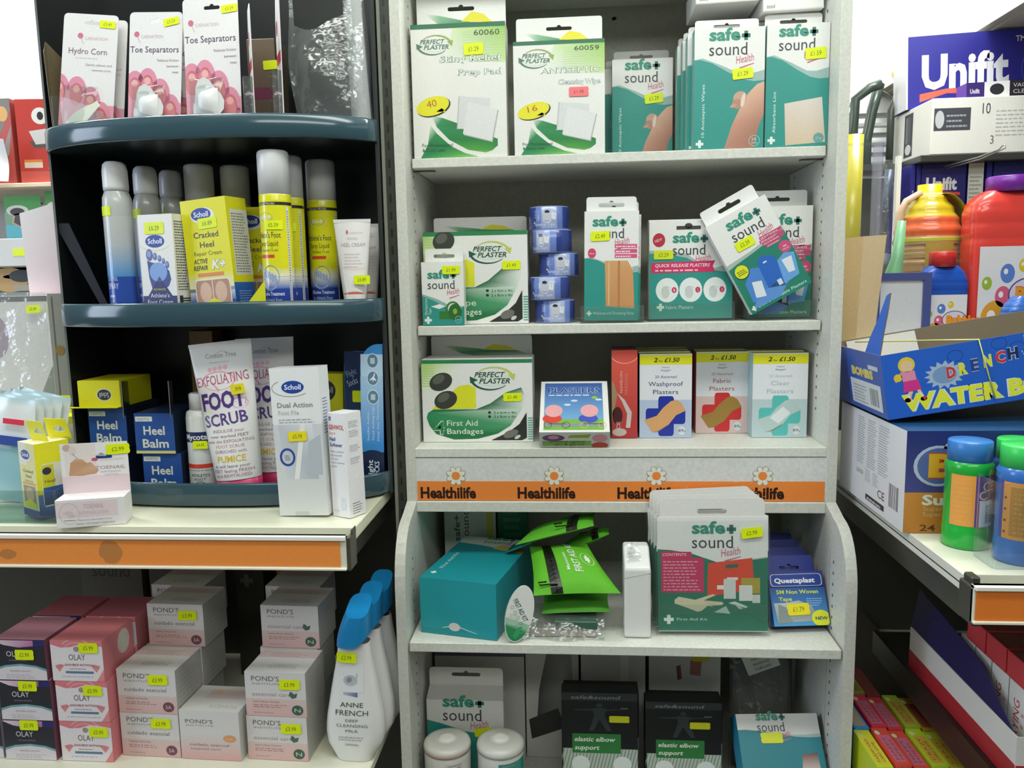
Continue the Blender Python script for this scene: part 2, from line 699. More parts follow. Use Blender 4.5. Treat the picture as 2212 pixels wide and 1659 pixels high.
for z, y0, g in ((Z1, REC, .0025), (Z2, REC, .0025), (Z3, 0.0004, 0.0), (Z5, Y5, .0025), (.80, REC, .0025)):
    b = B(m='board')
    b.box((T_ + g, y0, z - T_), (W_ - T_ - g, YB, z - .0004), '#e4e4da', F='#dcdcd2')
    sh = b.make('shelf', unit, bevel=.0012)
    if g:
        for x, s in ((T_ + g, 1), (W_ - T_ - g, -1)):
            q = B(m='metal')
            q.tube([(x - s * .004, y0 + .022, z - T_ - .0015), (x + s * .028, y0 + .022, z - T_ - .0015), (x + s * .030, y0 + .026, z - T_ - .0015)], .0013, '#77766e')
            q.make('shelf_peg', sh)
# top board of the lower half, and the fascia with the printed strip
b = B(m='board')
b.box((T_, -.002, -.0165), (W_ - T_, YB, 0), '#e4e4da', F='#dadad0')
b.make('shelf', unit, bevel=.001)
b = B(W_ - 2 * T_, Z3 - T_, 0, 'board')
b.box((T_, .002, .0005), (W_ - T_, .014, Z3 - T_ - .0008), '#dededa')
fas = b.make('fascia', unit)
fw, fh = W_ - 2 * T_ - .003, .030
b = B(fw, fh, 0, 'gloss')
b.clip = False
b.box((-fw / 2, -.0006, 0), (fw / 2, 0, fh), '#f08a3c')
b.on(lambda u, v, e: ((u - .5) * fw, -.0006 - e, v * fh))
bx0, bx1 = 900, 1780
for i, (t0, t1, dx) in enumerate(((907, 1031, 987), (1123, 1250, 1204), (1341, 1468, 1425), (1564, 1696, 1650))):
    u0, u1, uc = [(q - bx0) / (bx1 - bx0) for q in (t0, t1, dx)]
    b.text('Healthilife', u0, .13, .58, '#33170a', fw=u1 - u0, bold=.05, ly=2)
    cx, cz = uc, 1.28
    for k in range(8):
        a = R_(45 * k + 22.5)
        pu, pv = cx + .0098 * math.cos(a) / fw, cz + .0098 * math.sin(a) / fh
        pts, pt2 = [], []
        for j in range(12):
            t = 2 * math.pi * j / 12
            for rr, lst in ((1.0, pts), (.86, pt2)):
                x = (.0056 - .0006 * (rr < 1)) * math.cos(t)
                y = (.0042 - .0006 * (rr < 1)) * math.sin(t)
                xx, yy = x * math.cos(a) - y * math.sin(a), x * math.sin(a) + y * math.cos(a)
                lst.append((pu + xx / fw, pv + yy / fh))
        b.poly(pts, '#8a8172', 3)
        b.poly(pt2, '#e9e6d6', 4)
    b.ell(cx, cz, .0064 / fw, .0064 / fh, '#f08a3c', 5)
# scuffs where the print has worn
for k in range(26):
    u, v = random.uniform(.66, .86), random.uniform(.2, .98)
    b.rect(u, v, u + random.uniform(.001, .006), v + random.uniform(.01, .05), '#e2c69c', 6)
b.make('printed_strip', fas, (W_ / 2, .0018, .0010))

# ------------------------------------------------------------------ gondola shelving on the left
ZG = .016
gon = thing('gondola_shelving', 'cream metal shop shelf with a plain orange ticket strip, left of the white unit', 'shelving', (0, 0, 0))
GX1, GX0, GYF, GYB = -.030, -1.25, -.182, .17
b = B(m='plastic')
b.box((GX0, GYF, ZG - .013), (GX1, GYB, ZG), '#e9e8cf')
b.box((GX1 - .0015, GYF, ZG - .017), (GX1, GYB, ZG - .012), '#dcdcc0')
sh = b.make('shelf', gon, bevel=.0012)
e0, e1 = atY(0, 1163, -.208), atY(742, 1160, -.208)
zt, zb_ = .0085, -.0265
b = B(e1.x - GX0, zt - zb_, 0, 'plastic')
b.box((GX0, -.212, zb_ - .004), (e1.x + .004, -.205, zt + .006), '#dcd9c4')
b.box((GX0, -.216, zt), (e1.x + .004, -.205, zt + .006), '#efeee4')
b.box((GX0, -.2155, zb_ - .0045), (e1.x + .004, -.205, zb_ - .001), '#efe6cf')
tk = b.make('ticket_rail', gon, bevel=.0008)
b = B(m='card')
b.box((GX0, -.2126, zb_), (e1.x - .004, -.2121, zt), '#f29240')
for u, v, r, q in ((0.213, 0, .0175, 1), (.02, -.004, .0, 2)):
    xx = atY(240, 1192, -.212).x if q == 1 else atY(18, 1200, -.212).x
    pts = []
    for k in range(18):
        a = 2 * math.pi * k / 18
        rr = (.0165 if q == 1 else .013) * random.uniform(.88, 1.08)
        pts.append((xx + rr * math.cos(a), -.2127, (zt + zb_) / 2 - (.0 if q == 1 else .004) + rr * (.95 if q == 1 else .55) * math.sin(a)))
    b.quad(pts, '#c07b3a', 'matte')
b.make('ticket_strip', tk)
b = B(m='plastic')
b.box((e1.x + .004, -.211, zb_ - .006), (GX1 + .001, GYF, ZG - .004), '#4a463a')
b.box((e1.x + .009, -.2, ZG - .006), (GX1 - .001, GYF + .001, ZG + .003), '#4a463a')
b.make('rail_end_cap', gon, bevel=.0015)
b = B(m='metal')
b.box((GX1 - .012, GYF + .01, ZG - .045), (GX1 - .006, GYB, ZG - .013), '#59584e')
b.make('bracket', gon)
pa, pb = atY(113, 760, .06), atY(150, 760, .06)
b = B(m='plastic')
b.box((pa.x, .06, .03), (pb.x, .075, atY(125, 634, .06).z), '#8b8b80')
b.box((pa.x + .006, .0596, .03), (pa.x + .008, .061, atY(125, 640, .06).z), '#5d5d54')
pc = atY(130, 757, .06)
b.quad([(pc.x + .008 * math.cos(R_(30 * k)), .0592, pc.z + .008 * math.sin(R_(30 * k))) for k in range(12)], '#8a6a2a', 'matte')
b.make('upright', gon)
for x0, x1 in ((-.038, -.004),):
    b = B(m='plastic')
    b.box((-.0186, .0, FL), (-.0140, .18, .95), '#8a8d82')  # lighter left strip: the post's lit edge put into the colour
    b.box((-.0140, .004, FL), (-.0015, .18, .95), '#3c3d34')
    z = -.4
    while z < .9:
        b.box((-.010, .0035, z), (-.007, .0042, z + .012), '#22221c')
        z += .025
    b.make('upright', gon)
b = B(m='matte')
b.box((GX0, .18, FL), (-.02, .19, .12), '#55534a')
b.make('back_panel', gon)
b = B(m='plastic')
b.box((GX0, -.20, -.350), (GX1, GYB, -.337), '#dcdac4')
b.make('shelf', gon, bevel=.0012)

# ------------------------------------------------------------------ curved display stand standing on the gondola
DX0, DX1, DYE, DYB = -.516, -.020, -.018, .135
DK = '#16191b'
LP = '#334d57'
st = thing('display_stand', 'dark plastic foot care display stand with three bowed blue-grey tiers', 'display stand', ((DX0 + DX1) / 2, 0, ZG + .0006))
hw = (DX1 - DX0) / 2


def bow(t, out=.080):
    """Plan of the lip, t 0..1 left to right: flat bulge with tight round ends."""
    x = -hw + 2 * hw * t
    e = abs(2 * t - 1)
    return x, DYE - out * (1 - e ** 2.6) ** .75


def tierpart(z, lip, name='tier'):
    n = 40
    pts = [bow(k / n) for k in range(n + 1)]
    b = B(m='plastic')
    fl = [(x * .992, y + .004) for x, y in pts]
    b.prism([[(-hw + .004, DYB)] + fl + [(hw - .004, DYB)]], .004, '#22292b', axis='z', o=z - ZG)
    t = b.make(name, st)
    q = B(m='lipplastic')
    prof = [(.0, 0.0), (-.0015, .002), (-.0015, lip - .003), (.0005, lip), (.0035, lip), (.0045, lip - .003), (.0045, 0)]
    g = []
    for x, y in pts:
        g.append([q.P((x * (1 - 2.2 * o), y + o, z - ZG + dz)) for o, dz in prof])
    for k in range(n):
        for j in range(len(prof)):
            j2 = (j + 1) % len(prof)
            q.face((g[k][j], g[k + 1][j], g[k + 1][j2], g[k][j2]), LP, None, True)
    q.face(g[0], LP)
    q.face(g[-1][::-1], LP)
    q.make('lip', t)
    return t


ZT1, ZT2, ZT3 = .5315, .2770, ZG + .003
tierpart(ZT1, .0315)
tierpart(ZT2, .0335)
tierpart(ZT3, .033)
for x in (-hw, hw - .0035):
    b = B(m='plastic')
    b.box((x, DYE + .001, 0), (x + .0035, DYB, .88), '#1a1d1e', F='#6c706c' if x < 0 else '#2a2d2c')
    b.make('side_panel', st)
b = B(m='plastic')
b.box((-hw, DYB, 0), (hw, DYB + .004, .88), DK)
b.make('back_panel', st)
# clear corner guard on the second tier
a0, a1, a2, a3 = atY(118, 483, -.012), atY(216, 657, -.012), atY(300, 657, -.012), atY(300, 483, -.012)
b = B(m='tint')
o_ = st.location
pts = [(p.x - o_.x, p.z - o_.z) for p in (a0, a1)]
b.prism([[pts[0], pts[1], (pts[1][0] + .012, pts[1][1]), (pts[0][0] + .022, pts[0][1])]], .001, '#6a6cc0', 'tint', o=-.012)
b.make('corner_guard', st)

# ------------------------------------------------------------------ gondola on the right
ZR = .012
gr = thing('gondola_shelving', 'cream metal shop shelf with bubble bottles and an orange ticket strip, right of the unit', 'shelving', (0, 0, 0))
RX0, RX1, RYF, RYB = .672, 1.5, -.318, .50
b = B(m='plastic')
b.box((RX0, RYF, ZR - .013), (RX1, RYB, ZR), '#e6e6d2', L='#e2e2d6')
b.box((RX0, RYF, ZR - .020), (RX0 + .0015, RYB, ZR - .010), '#e2e2d6')
b.make('shelf', gr, bevel=.0012)
b = B(m='metal')
b.box((RX0 + .004, RYF + .01, ZR - .052), (RX0 + .010, RYB, ZR - .013), '#6a685e')
b.make('bracket', gr)
ex = atY(2106, 1245, -.345).x
b = B(m='plastic')
b.box((ex - .002, -.349, -.0285), (RX1, -.342, .0115), '#d8d6c6')
b.box((ex - .002, -.353, .0065), (RX1, -.342, .0115), '#eeeee6')
b.box((ex - .002, -.352, -.0300), (RX1, -.342, -.0265), '#eee6cf')
tk = b.make('ticket_rail', gr, bevel=.0008)
b = B(m='card')
b.box((ex, -.3497, -.0262), (RX1, -.3491, .0063), '#ea7f2c')
b.make('ticket_strip', tk)
b = B(m='plastic')
b.box((RX0 + .006, -.348, -.034), (ex - .002, RYF + .002, ZR - .004), '#3f3d36')
b.box((RX0 + .0005, -.335, ZR - .006), (RX0 + .010, RYF + .001, ZR + .003), '#3f3d36')
b.make('rail_end_cap', gr, bevel=.0015)
b = B(m='matte')
b.box((.668, .50, FL), (RX1, .51, .52), '#55534a')
b.make('back_panel', gr)
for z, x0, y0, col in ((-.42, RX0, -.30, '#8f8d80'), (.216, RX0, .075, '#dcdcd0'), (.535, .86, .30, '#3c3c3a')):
    b = B(m='plastic')
    b.box((x0, y0, z - .012), (RX1, RYB, z), col)
    b.make('shelf', gr, bevel=.0012)
pa = atY(1940, 420, .300)
b = B(m='plastic')
b.box((pa.x - .003, .300, .216), (pa.x + .004, .312, .535), '#e6e6e2')
b.make('upright', gr)
b = B(m='matte')
b.box((.70, -.20, -.41), (RX1, -.19, -.02), '#22211d') if False else b.box((.95, .1, -.41), (RX1, .11, -.02), '#22211d')
b.make('back_panel', gr)
REST.clear()
# ================================================================== printed designs
WH = '#e9e8e4'
TEAL = '#2f9489'
DGR = '#1f6a4e'


def carton(name, label, cat, base, w, h, d, col=WH, art=None, rot=(0, 0, 0), m='card', group=None, bevel=.0009, **fc):
    t = thing(name, label, cat, base, rot, group)
    b = B(w, h, d, m)
    b.box((-w / 2, 0, 0), (w / 2, d, h), col, **fc)
    if art:
        art(b)
    b.make('carton', t, bevel=bevel)
    return t


def ss_logo(b, u, v, wu, rot=0, mono=None, health=True, ly=4):
    """'safe+ / sound' with the slanted Health: (u, v) is the left end of the lower baseline."""
    W, H = b.fw_()
    k = wu * W / H
    c, q = math.cos(R_(rot)), math.sin(R_(rot))

    def at(x, y):
        x, y = x * wu * W, y * wu * W
        return u + (x * c - y * q) / W, v + (x * q + y * c) / H
    a = at(0, .36)
    b.text('safe', a[0], a[1], .30 * k, mono or '#2f8f78', fw=.76 * wu, bold=.045, ly=ly, rot=rot)
    for r0 in ((.79, .41, 1.0, .50), (.85, .345, .94, .565)):
        b.poly([at(r0[0], r0[1]), at(r0[2], r0[1]), at(r0[2], r0[3]), at(r0[0], r0[3])], mono or '#2a6f63', ly)
    b.text('sound', u, v, .315 * k, '#3c4146' if not mono else mono, fw=.93 * wu, ly=ly, rot=rot)
    if health:
        a = at(.66, -.215)
        b.text('Health', a[0], a[1], .19 * k, '#cf6a85', fw=.45 * wu, shear=.3, ly=ly, rot=rot + 9)
        p = [at(.74, -.34), at(1.10, -.22), at(1.10, -.20), at(.74, -.30)]
        b.poly(p, '#cf6a85', ly)


def wave(b, dv=0.0, teal=TEAL, band='#9db9b4', lo=0.0, sc=1.0, c2=None):
    f = lambda q: max(lo, q)
    top = [(0, .74), (.08, .745), (.25, .715), (.5, .63), (.7, .572), (.85, .555), (1, .56)]
    bt = [(0, .745), (.12, .757), (.4, .69), (.65, .622), (.8, .618), (1, .645)]
    b.poly([(0, lo), (1, lo)] + [(u, f(.56 + (v - .56) * sc + dv)) for u, v in reversed(bt)], band, 1)
    b.poly([(0, lo), (1, lo)] + [(u, f(.56 + (v - .56) * sc + dv)) for u, v in reversed(top)], ([teal, teal] + [c2] * len(top)) if c2 else teal, 2)


def cross(b, u, v, r, col='#e6efe9', ly=4):
    W, H = b.fw_()
    k = W / H
    b.rect(u - r, v - r * .36 * k, u + r, v + r * .36 * k, col, ly)
    b.rect(u - r * .36, v - r * k, u + r * .36, v + r * k, col, ly + 1)


def knee(b):
    b.poly([(.44, 0), (.55, .2), (.67, .35), (.78, .46), (.9, .53), (1, .55), (1, .28), (.94, .2), (.88, .06), (.86, 0)], ['#b98672', '#c8947e', '#d8a891', '#dcae96', '#e0b49c', '#dcae96', '#b98672', '#b07c68', '#a87460', '#a87460'], 3)
    b.ell(.66, .42, .10, .055, '#caa08c', 4, 20)
    b.ell(.62, .37, .07, .045, '#b88a76', 5, 60)
    b.ell(.70, .40, .028, .06, '#e6d2c0', 6, -10)
    b.ell(.56, .355, .045, .014, '#c99a86', 6, 20)


def wipes(b):
    wave(b)
    ss_logo(b, .21, .775, .58)
    knee(b)
    b.text('10 Antiseptic Wipes', .145, .09, .036, '#dff0ea', fw=.74, rot=90) if False else vtext(b, '10 Antiseptic Wipes', .15, .10, .045, .44, '#dff0ea')
    cross(b, .085, .045, .055)
    b.ring(.87, .06, .072, .042, .008, '#a9d6cf', 7)
    b.text('10', .87, .06, .026, '#d5efe9', fw=.06, al='C', ly=7)
    b.text('WIPES', .87, .035, .014, '#d5efe9', fw=.09, al='C', ly=7)


def vtext(b, t, u, v, hu, lv, col, ly=4, bold=0.0):
    """Text running up the face: hu = letter height in face widths, lv = run length in face heights."""
    vs, fs, wd_ = glyphs(t, bold, 0.0)
    ii = []
    for x, y in vs:
        ii.append(b.P(b.map(u - y * hu, v + x / wd_ * lv, ly)))
    for f in fs:
        b.face([ii[k] for k in f], col)


def lint(b):
    wave(b, -.005)
    ss_logo(b, .19, .785, .62)
    b.poly([(.33, .01), (.97, .03), (.9, .40), (.30, .355)], ['#d5bfa2', '#d8c3a8', '#ded3cb', '#dccfc4'], 3)
    vtext(b, 'Absorbent Lint', .16, .115, .05, .34, '#dff0ea')
    cross(b, .10, .055, .06)
    b.ell(.86, .065, .085, .042, '#6fa39b', 5)
    b.text('25g', .86, .055, .022, '#a9d6cf', fw=.10, al='C', ly=7)


def pp_logo(b, u, v, wu, lt='#c3cc62', dk='#1f5a44', tx='#22382f'):
    """Two swooping arrows round the two-line italic name; (u, v) centre, wu overall width."""
    W, H = b.fw_()
    k = wu * W / H
    b.ell(u, v, .40 * wu, .17 * k, '#dbe6db', 3)
    b.ring(u + .02 * wu, v - .01 * k, .40 * wu, .235 * k, .012 * wu, lt, 4, 18, 150, 18, t1=.055 * wu)
    b.poly([(u + .34 * wu, v + .08 * k), (u + .50 * wu, v + .105 * k), (u + .47 * wu, v - .04 * k)], lt, 5)
    b.ring(u - .02 * wu, v + .01 * k, .40 * wu, .235 * k, .012 * wu, dk, 4, 18, 320, 198, t1=.055 * wu)
    b.poly([(u - .48 * wu, v + .05 * k), (u - .30 * wu, v - .03 * k), (u - .47 * wu, v - .10 * k)], dk, 5)
    b.text('PERFECT', u - .38 * wu, v + .03 * k, .115 * k, tx, fw=.66 * wu, shear=.28, bold=.02, ly=6)
    b.text('PLASTER', u - .28 * wu, v - .105 * k, .115 * k, tx, fw=.66 * wu, shear=.28, bold=.02, ly=6)


def ppads(code, l1, l2, n, capt):
    def art(b):
        b.rect(0, .965, 1, 1, '#2f6e4e', 2)
        b.poly([(.35, .72), (1, .70), (1, .965), (.45, .965)], [WH, '#c9dfa0', '#8fc04e', '#cfe2b0'], 1)
        for k in range(11):
            b.rect(.55, .73 + .02 * k, 1, .734 + .02 * k, '#b9d884', 2)
        pp_logo(b, .25, .845, .40, lt='#9aa85e', dk='#5c7a68', tx='#54665c')
        b.text(code, .94, .905, .042, '#3c4a32', fw=.27, al='R', ly=5)
        for t, v, hh, f in ((l1, .715, .048, .66), (l2, .615, .046, .47)):
            b.text(t, .955, v, hh, '#f1f1ee', fw=f, al='R', bold=.0, ly=5, out='#6b8a78' if capt else '#75917f')
        b.poly([(.2, .32), (.32, .30), (.5, .25), (.9, .13), (.9, .08), (.84, .045), (.77, .03), (.58, .055), (.38, .135), (.25, .235)], ['#e3e8df', '#3f8f62', '#1d7a3c', '#1f7f3f', '#2a8844', '#4a9c3a', '#7cb83c', '#4f9f3f', '#1f7d3e', '#2a8a55'], 2)
        b.poly([(.07, 0), (.15, .1), (.185, .25), (.25, .185), (.4, .085), (.55, .03), (.7, 0)], ['#2a8b55', '#1d7a48', '#cfe0cf', '#2b8a4c', '#1f7d44', '#55a94c', '#8cc870'], 2)
        b.ell(.225, .385, .185, .072, '#2b2f20', 3, 14)
        b.ell(.215, .392, .18, .07, '#e4de26', 4, 14)
        b.poly([(.25, .35), (.36, .345), (.31, .375)], '#e4de26', 4)
        b.text(n, .21, .385, .055, '#c06a2a', fw=.11, al='C', ly=6, rot=12)
        b.poly([(.47, .215), (.50, .46), (.83, .435), (.80, .20)], '#d6d6d6', 5)
        b.poly([(.465, .21), (.475, .21), (.505, .46), (.495, .46)], '#b9b9b9', 6)
        b.poly([(.54, .165), (.845, .105), (.915, .345), (.60, .41)], '#b4b4b2', 6)
        b.poly([(.53, .175), (.835, .115), (.905, .35), (.59, .415)], '#dededd', 7)
        b.text('For Professional', .09, .085, .026, '#2c5a3c', fw=.33, ly=7)
        b.text('& Daily Use', .09, .048, .026, '#2c5a3c', fw=.24, ly=7)
    return art


def pptab(b):
    b.poly([(.1, .55), (.25, .50), (.6, .30), (.85, .27), (1, .05), (.9, 0), (.5, 0), (.3, .15)], ['#e0e4dc', '#8ab894', '#2f7f52', '#2f7f52', '#e0e4dc', '#d0e0d0', '#2f7f52', '#4b9468'], 1)
    b.poly([(.5, .32), (.62, .58), (.75, .5), (.85, .28)], '#dcd42a', 2)


def ppwide(n, l1, l2, holes):
    def art(b):
        b.rect(0, .955, 1, 1, '#2a8250', 2)
        b.poly([(0, .62), (.3, .62), (.4, .955), (0, .955)], ['#dfeccb', WH, WH, '#a8cf62'], 1)
        for k in range(9):
            b.rect(0, .68 + .03 * k, .12, .69 + .03 * k, '#b6d67e', 2)
        for (u, v) in holes:
            b.ell(u, v, .108, .105, '#3b3d36', 4, 22)
            b.ell(u - .02, v + .03, .06, .05, '#5d6156', 5, 30)
        pp_logo(b, .64, .77, .42)
        b.poly([(.08, .40), (.49, .41), (.49, .66), (.42, .70), (.33, .68), (.25, .58)], '#dfe02c', 2)
        b.poly([(.035, .30), (.05, .36), (.1, .40), (.49, .40), (.62, .47), (.76, .60), (.90, .66), (.935, .56), (.9, .40), (.8, .2), (.68, .10), (.5, .04), (.28, .03), (.12, .1), (.06, .2)], ['#2f8a58'] * 2 + ['#1d6a3c'] * 5 + ['#e3e8e0', '#cfe0d2', '#4d9a6c', '#1f7042', '#1d6c3e', '#1f7444', '#1f7042', '#26804e'], 3)
        b.poly([(.62, .02), (.90, .02), (.945, .05), (.945, .36), (.88, .22), (.78, .12)], '#2c2d28', 5)
        b.ell(.80, .10, .07, .045, '#6d6e68', 6, 20)
        b.ell(.86, .06, .03, .02, '#c8c8c4', 7, 30)
        b.text(n, .10, .10, .16, '#2a7a4a', fw=.10, ly=6, out='#d7e8d2', bold=.01)
        b.text(l1, .22, .20, .07, '#d9e6d6', fw=.28, ly=6, bold=.01)
        b.text(l2, .22, .10, .07, '#d9e6d6', fw=.33, ly=6, bold=.01)
        for v, t in ((.345, '2 x 6cm x 4m'), (.295, '2 x 8cm x 4m')):
            b.ell(.61, v + .015, .014, .02, '#143a24', 6, n=5, rot=90)
            b.text(t, .65, v, .03, '#173f28', fw=.2, ly=6)
        for k in range(10):
            b.rect(.955, .03 + .028 * k, 1, .044 + .028 * k, '#5aa890', 4)
    return art


def happy(l1, tc, cx, plc, tint, padc=None):
    def art(b):
        b.rect(0, .875, 1, .985, '#e2de20', 2)
        b.text('2', .27, .905, .052, '#33340f', fw=.075, ly=4, shear=.2, bold=.03)
        b.text('for', .365, .905, .026, '#4a4b18', fw=.085, ly=4, bold=.01)
        b.text('£1.50', .47, .905, .052, '#33340f', fw=.29, ly=4, shear=.2, bold=.03)
        b.text('happy', .5, .835, .020, '#8b93a0', fw=.14, al='C', ly=3)
        b.text('shopper', .5, .80, .020, '#8b93a0', fw=.19, al='C', ly=3)
        b.ring(.5, .83, .09, .035, .006, '#a9afb8', 3, 14, 200, 340)
        b.text('20 Assorted', .5, .715, .034, tc[1], fw=.41, al='C', ly=3)
        b.text(l1, .5, .62, .055, tc[0], fw=.66 if len(l1) > 7 else .34, al='C', ly=3)
        b.text('Plasters', .5, .525, .055, tc[0], fw=.48, al='C', ly=3)
        b.rect(0, 0, 1, .455, tint, 1)
        for a, c in ((.36, .11), (.12, .36)):
            pass
        W, H = b.fw_()
        k = W / H
        b.poly([(x, z) for x, z in rrect(.36, .02, .66, .50, .045)], cx, 2)
        b.poly([(x, z) for x, z in rrect(.12, .165, .88, .355, .045)], cx, 3)
        if padc is None or padc:
            p = [(.09, .215), (.25, .065), (.36, .075), (.55, .15), (.70, .27), (.885, .325), (.80, .42), (.70, .455), (.60, .44), (.45, .36), (.33, .265)]
            b.poly(p, plc, 5)
            if padc:
                b.poly([(.32, .235), (.48, .165), (.70, .29), (.56, .37)], padc, 6)
            b.poly([(.25, .065), (.36, .075), (.55, .15), (.55, .162), (.36, .088)], '#8d8468', 6)
        b.ell(.81, .085, .075, .055, '#dcdfe4', 6)
        b.text('89', .745, .07, .036, '#2e2f35', fw=.10, ly=7)
        b.text('p', .855, .07, .026, '#2e2f35', fw=.03, ly=7)
    return art


def hang(b, u=.5, v=.93, w=.3, h=.03, col='#3b3d38'):
    W, H = b.fw_()
    b.rect(u - w / 2, v - h / 2, u + w / 2, v + h / 2, col, 6)
    b.ell(u, v + h * .5, w * .16, h * .8, col, 6)
# ================================================================== goods on the chemist unit
# ---- top shelf
def pads(px, code, l1, l2, n, capt, label, tabpx):
    p, w, h = spot(*px, REC + .004, Z1)
    t = carton('dressing_carton', label, 'carton', p, w, h, .045, '#e6e5df', ppads(code, l1, l2, n, capt), group='boxed dressings on the top shelf')
    zt = atY((px[0] + px[2]) / 2, tabpx, REC + .048).z - Z1
    tabpart(t, w * .97, h - .002, zt, .044, art=pptab, sv=.66, sh=.11, sw=.30)
    return t, w, h


t, w, h = pads((890.5, 50, 1093.5, 338), '60060', 'Sting Relief', 'Prep Pad', '40', 0, 'large white and green carton lettered Sting Relief Prep Pad, far left of top shelf', -8)
price(t, w, h, 0, .665, .805, '£1.29', 2, W=.030, H=.0165)
t, w, h = pads((1110, 87, 1306.5, 332), '60059', 'ANTISEPTIC', 'Cleansing Wipe', '16', 1, 'white and green carton lettered Antiseptic Cleansing Wipe with red price sticker', 38)
price(t, w, h, 0, .715, .545, '£1.49', 0, W=.029, H=.0135, col='#f0787a', tcol='#a83238')

pw = spot(1499.5, 60, 1651, 318, REC + .004, Z1)
wp, ww, wh = pw


def wipesbox(label, base, k=1.0, rot=(0, 0, 0), sticker=None):
    t = carton('wipes_carton', label, 'carton', base, ww * k, wh * k, .026, WH, wipes, rot, group='antiseptic wipes cartons on the top shelf', L='#7fb3ac')
    tabpart(t, ww * k * .92, wh * k - .002, wh * k + .0185, .0255, sw=.42, sh=.22, sv=.55)
    if sticker:
        price(t, ww * k, wh * k, 0, .69, .62, sticker, 5, W=.030, H=.0150)
    return t


wipesbox('front teal and white antiseptic wipes carton of the leaning stack, price sticker on it', wp, 1, (0, 0, 0), '£1.29')
for i, (dx, dy) in enumerate(((-.006, .028), (-.0095, .056), (-.014, .084))):
    wipesbox('%s antiseptic wipes carton behind the front one of the stack' % ('second', 'third', 'fourth')[i], wp + V((dx, dy, 0)), 1, (0, 0, R_(-1)))
p, w, h = spot(1322.5, 133, 1453, 330, .17, Z1)
wipesbox('smaller looking antiseptic wipes carton standing alone at the back of top shelf', p + V((0, 0, 0)), w / ww, (0, 0, 0), '£1.29')
wipesbox('antiseptic wipes carton peeking out left behind the lone one', p + V((-.013, .036, -.0)), w / ww * .97)
p, w, h = spot(1655, 51, 1790, 316, REC + .003, Z1)
t = carton('lint_carton', 'teal and white absorbent lint carton at the right end of top shelf', 'carton', p, w, h, .03, WH, lint, group='boxed dressings on the top shelf', L='#7fb3ac')
tabpart(t, w * .93, h - .002, h + .022, .0295, sw=.48, sh=.2, sv=.55)
price(t, w, h, 0, .78, .755, '£1.59', 3, W=.030, H=.0155)
t2 = carton('lint_carton', 'second absorbent lint carton directly behind the front lint carton', 'carton', p + V((-.006, .032, 0)), w, h, .03, WH, lint, group='boxed dressings on the top shelf', L='#7fb3ac')
tabpart(t2, w * .93, h - .002, h + .022, .0295, sw=.48, sh=.2, sv=.55)
for x0, x1, yb, lab in ((1497, 1632, 24, 'plain white carton lying across the tops of the wipes stack'), (1640, 1778, 12, 'plain white carton lying across the tops of the lint cartons')):
    a = atY(x0, yb, REC + .05)
    c = atY(x1, yb, REC + .05)
    z = max(Z1 + wh + .0195, a.z) if x0 < 1600 else Z1 + h + .0235

    def edge(b):
        b.text('sound', .06, .12, .18, '#44474a', fw=.13)
        b.rect(.0, .0, 1, .05, '#cfcfca', 1)
    carton('dressing_carton', lab, 'carton', V(((a.x + min(c.x, .620)) / 2, REC + .022, z)), min(c.x, .620) - a.x, .034, .10, '#ecebe6', edge, (0, R_(-1.2), 0), group='boxed dressings on the top shelf')


def tray(x0, x1, y0, y1, z, hl, label, name='clear_tray', th=.0013, hb=None):
    """Clear acrylic tray: base, low front lip, sides and a back."""
    t = thing(name, label, 'tray', ((x0 + x1) / 2, y0, z), group='clear acrylic trays on the shelves')
    w, d = x1 - x0, y1 - y0
    for nm, a, c in (('front_lip', (-w / 2, 0, 0), (w / 2, th, hl)), ('base', (-w / 2, th, 0), (w / 2, d, th)), ('side_wall', (-w / 2, th, th), (-w / 2 + th, d, hl)), ('side_wall', (w / 2 - th, th, th), (w / 2, d, hl))):
        b = B(m='clear')
        b.box(a, c, '#f6faf8', 'clear')
        b.make(nm, t)
    return t


# ---- second shelf
p, w, h = spot(911.5, 566, 1002, 697, REC + .003, Z2)


def tapebox(b):
    b.poly([(0, 0), (1, 0), (1, .30), (.85, .24), (.55, .30), (.25, .40), (0, .47)], TEAL, 2)
    b.poly([(0, .3), (1, .30), (1, .27), (.7, .30), (.35, .42), (0, .50)], '#8fb5ac', 1)
    ss_logo(b, .14, .575, .69)
    b.ell(.73, .24, .18, .14, '#3c7a3a', 4)
    b.ell(.73, .26, .12, .09, '#dfe6d8', 5)
    b.ell(.78, .21, .16, .13, '#2d6a2e', 6)
    b.ell(.78, .22, .05, .045, '#8ab04a', 7)
    b.rect(.40, .10, .80, .22, '#357a2e', 5)
    b.poly([(.2, .30), (.4, .26), (.55, .30), (.42, .34)], '#e9ece6', 6)
    vtext(b, 'Microporous', .12, .17, .07, .26, '#cfe6df')
    vtext(b, 'Tape', .21, .17, .07, .10, '#cfe6df')
    cross(b, .13, .085, .085)
    b.ring(.85, .09, .07, .05, .01, '#a9d6cf', 7)
    b.text('5m', .85, .075, .03, '#d5efe9', fw=.08, al='C', ly=7)


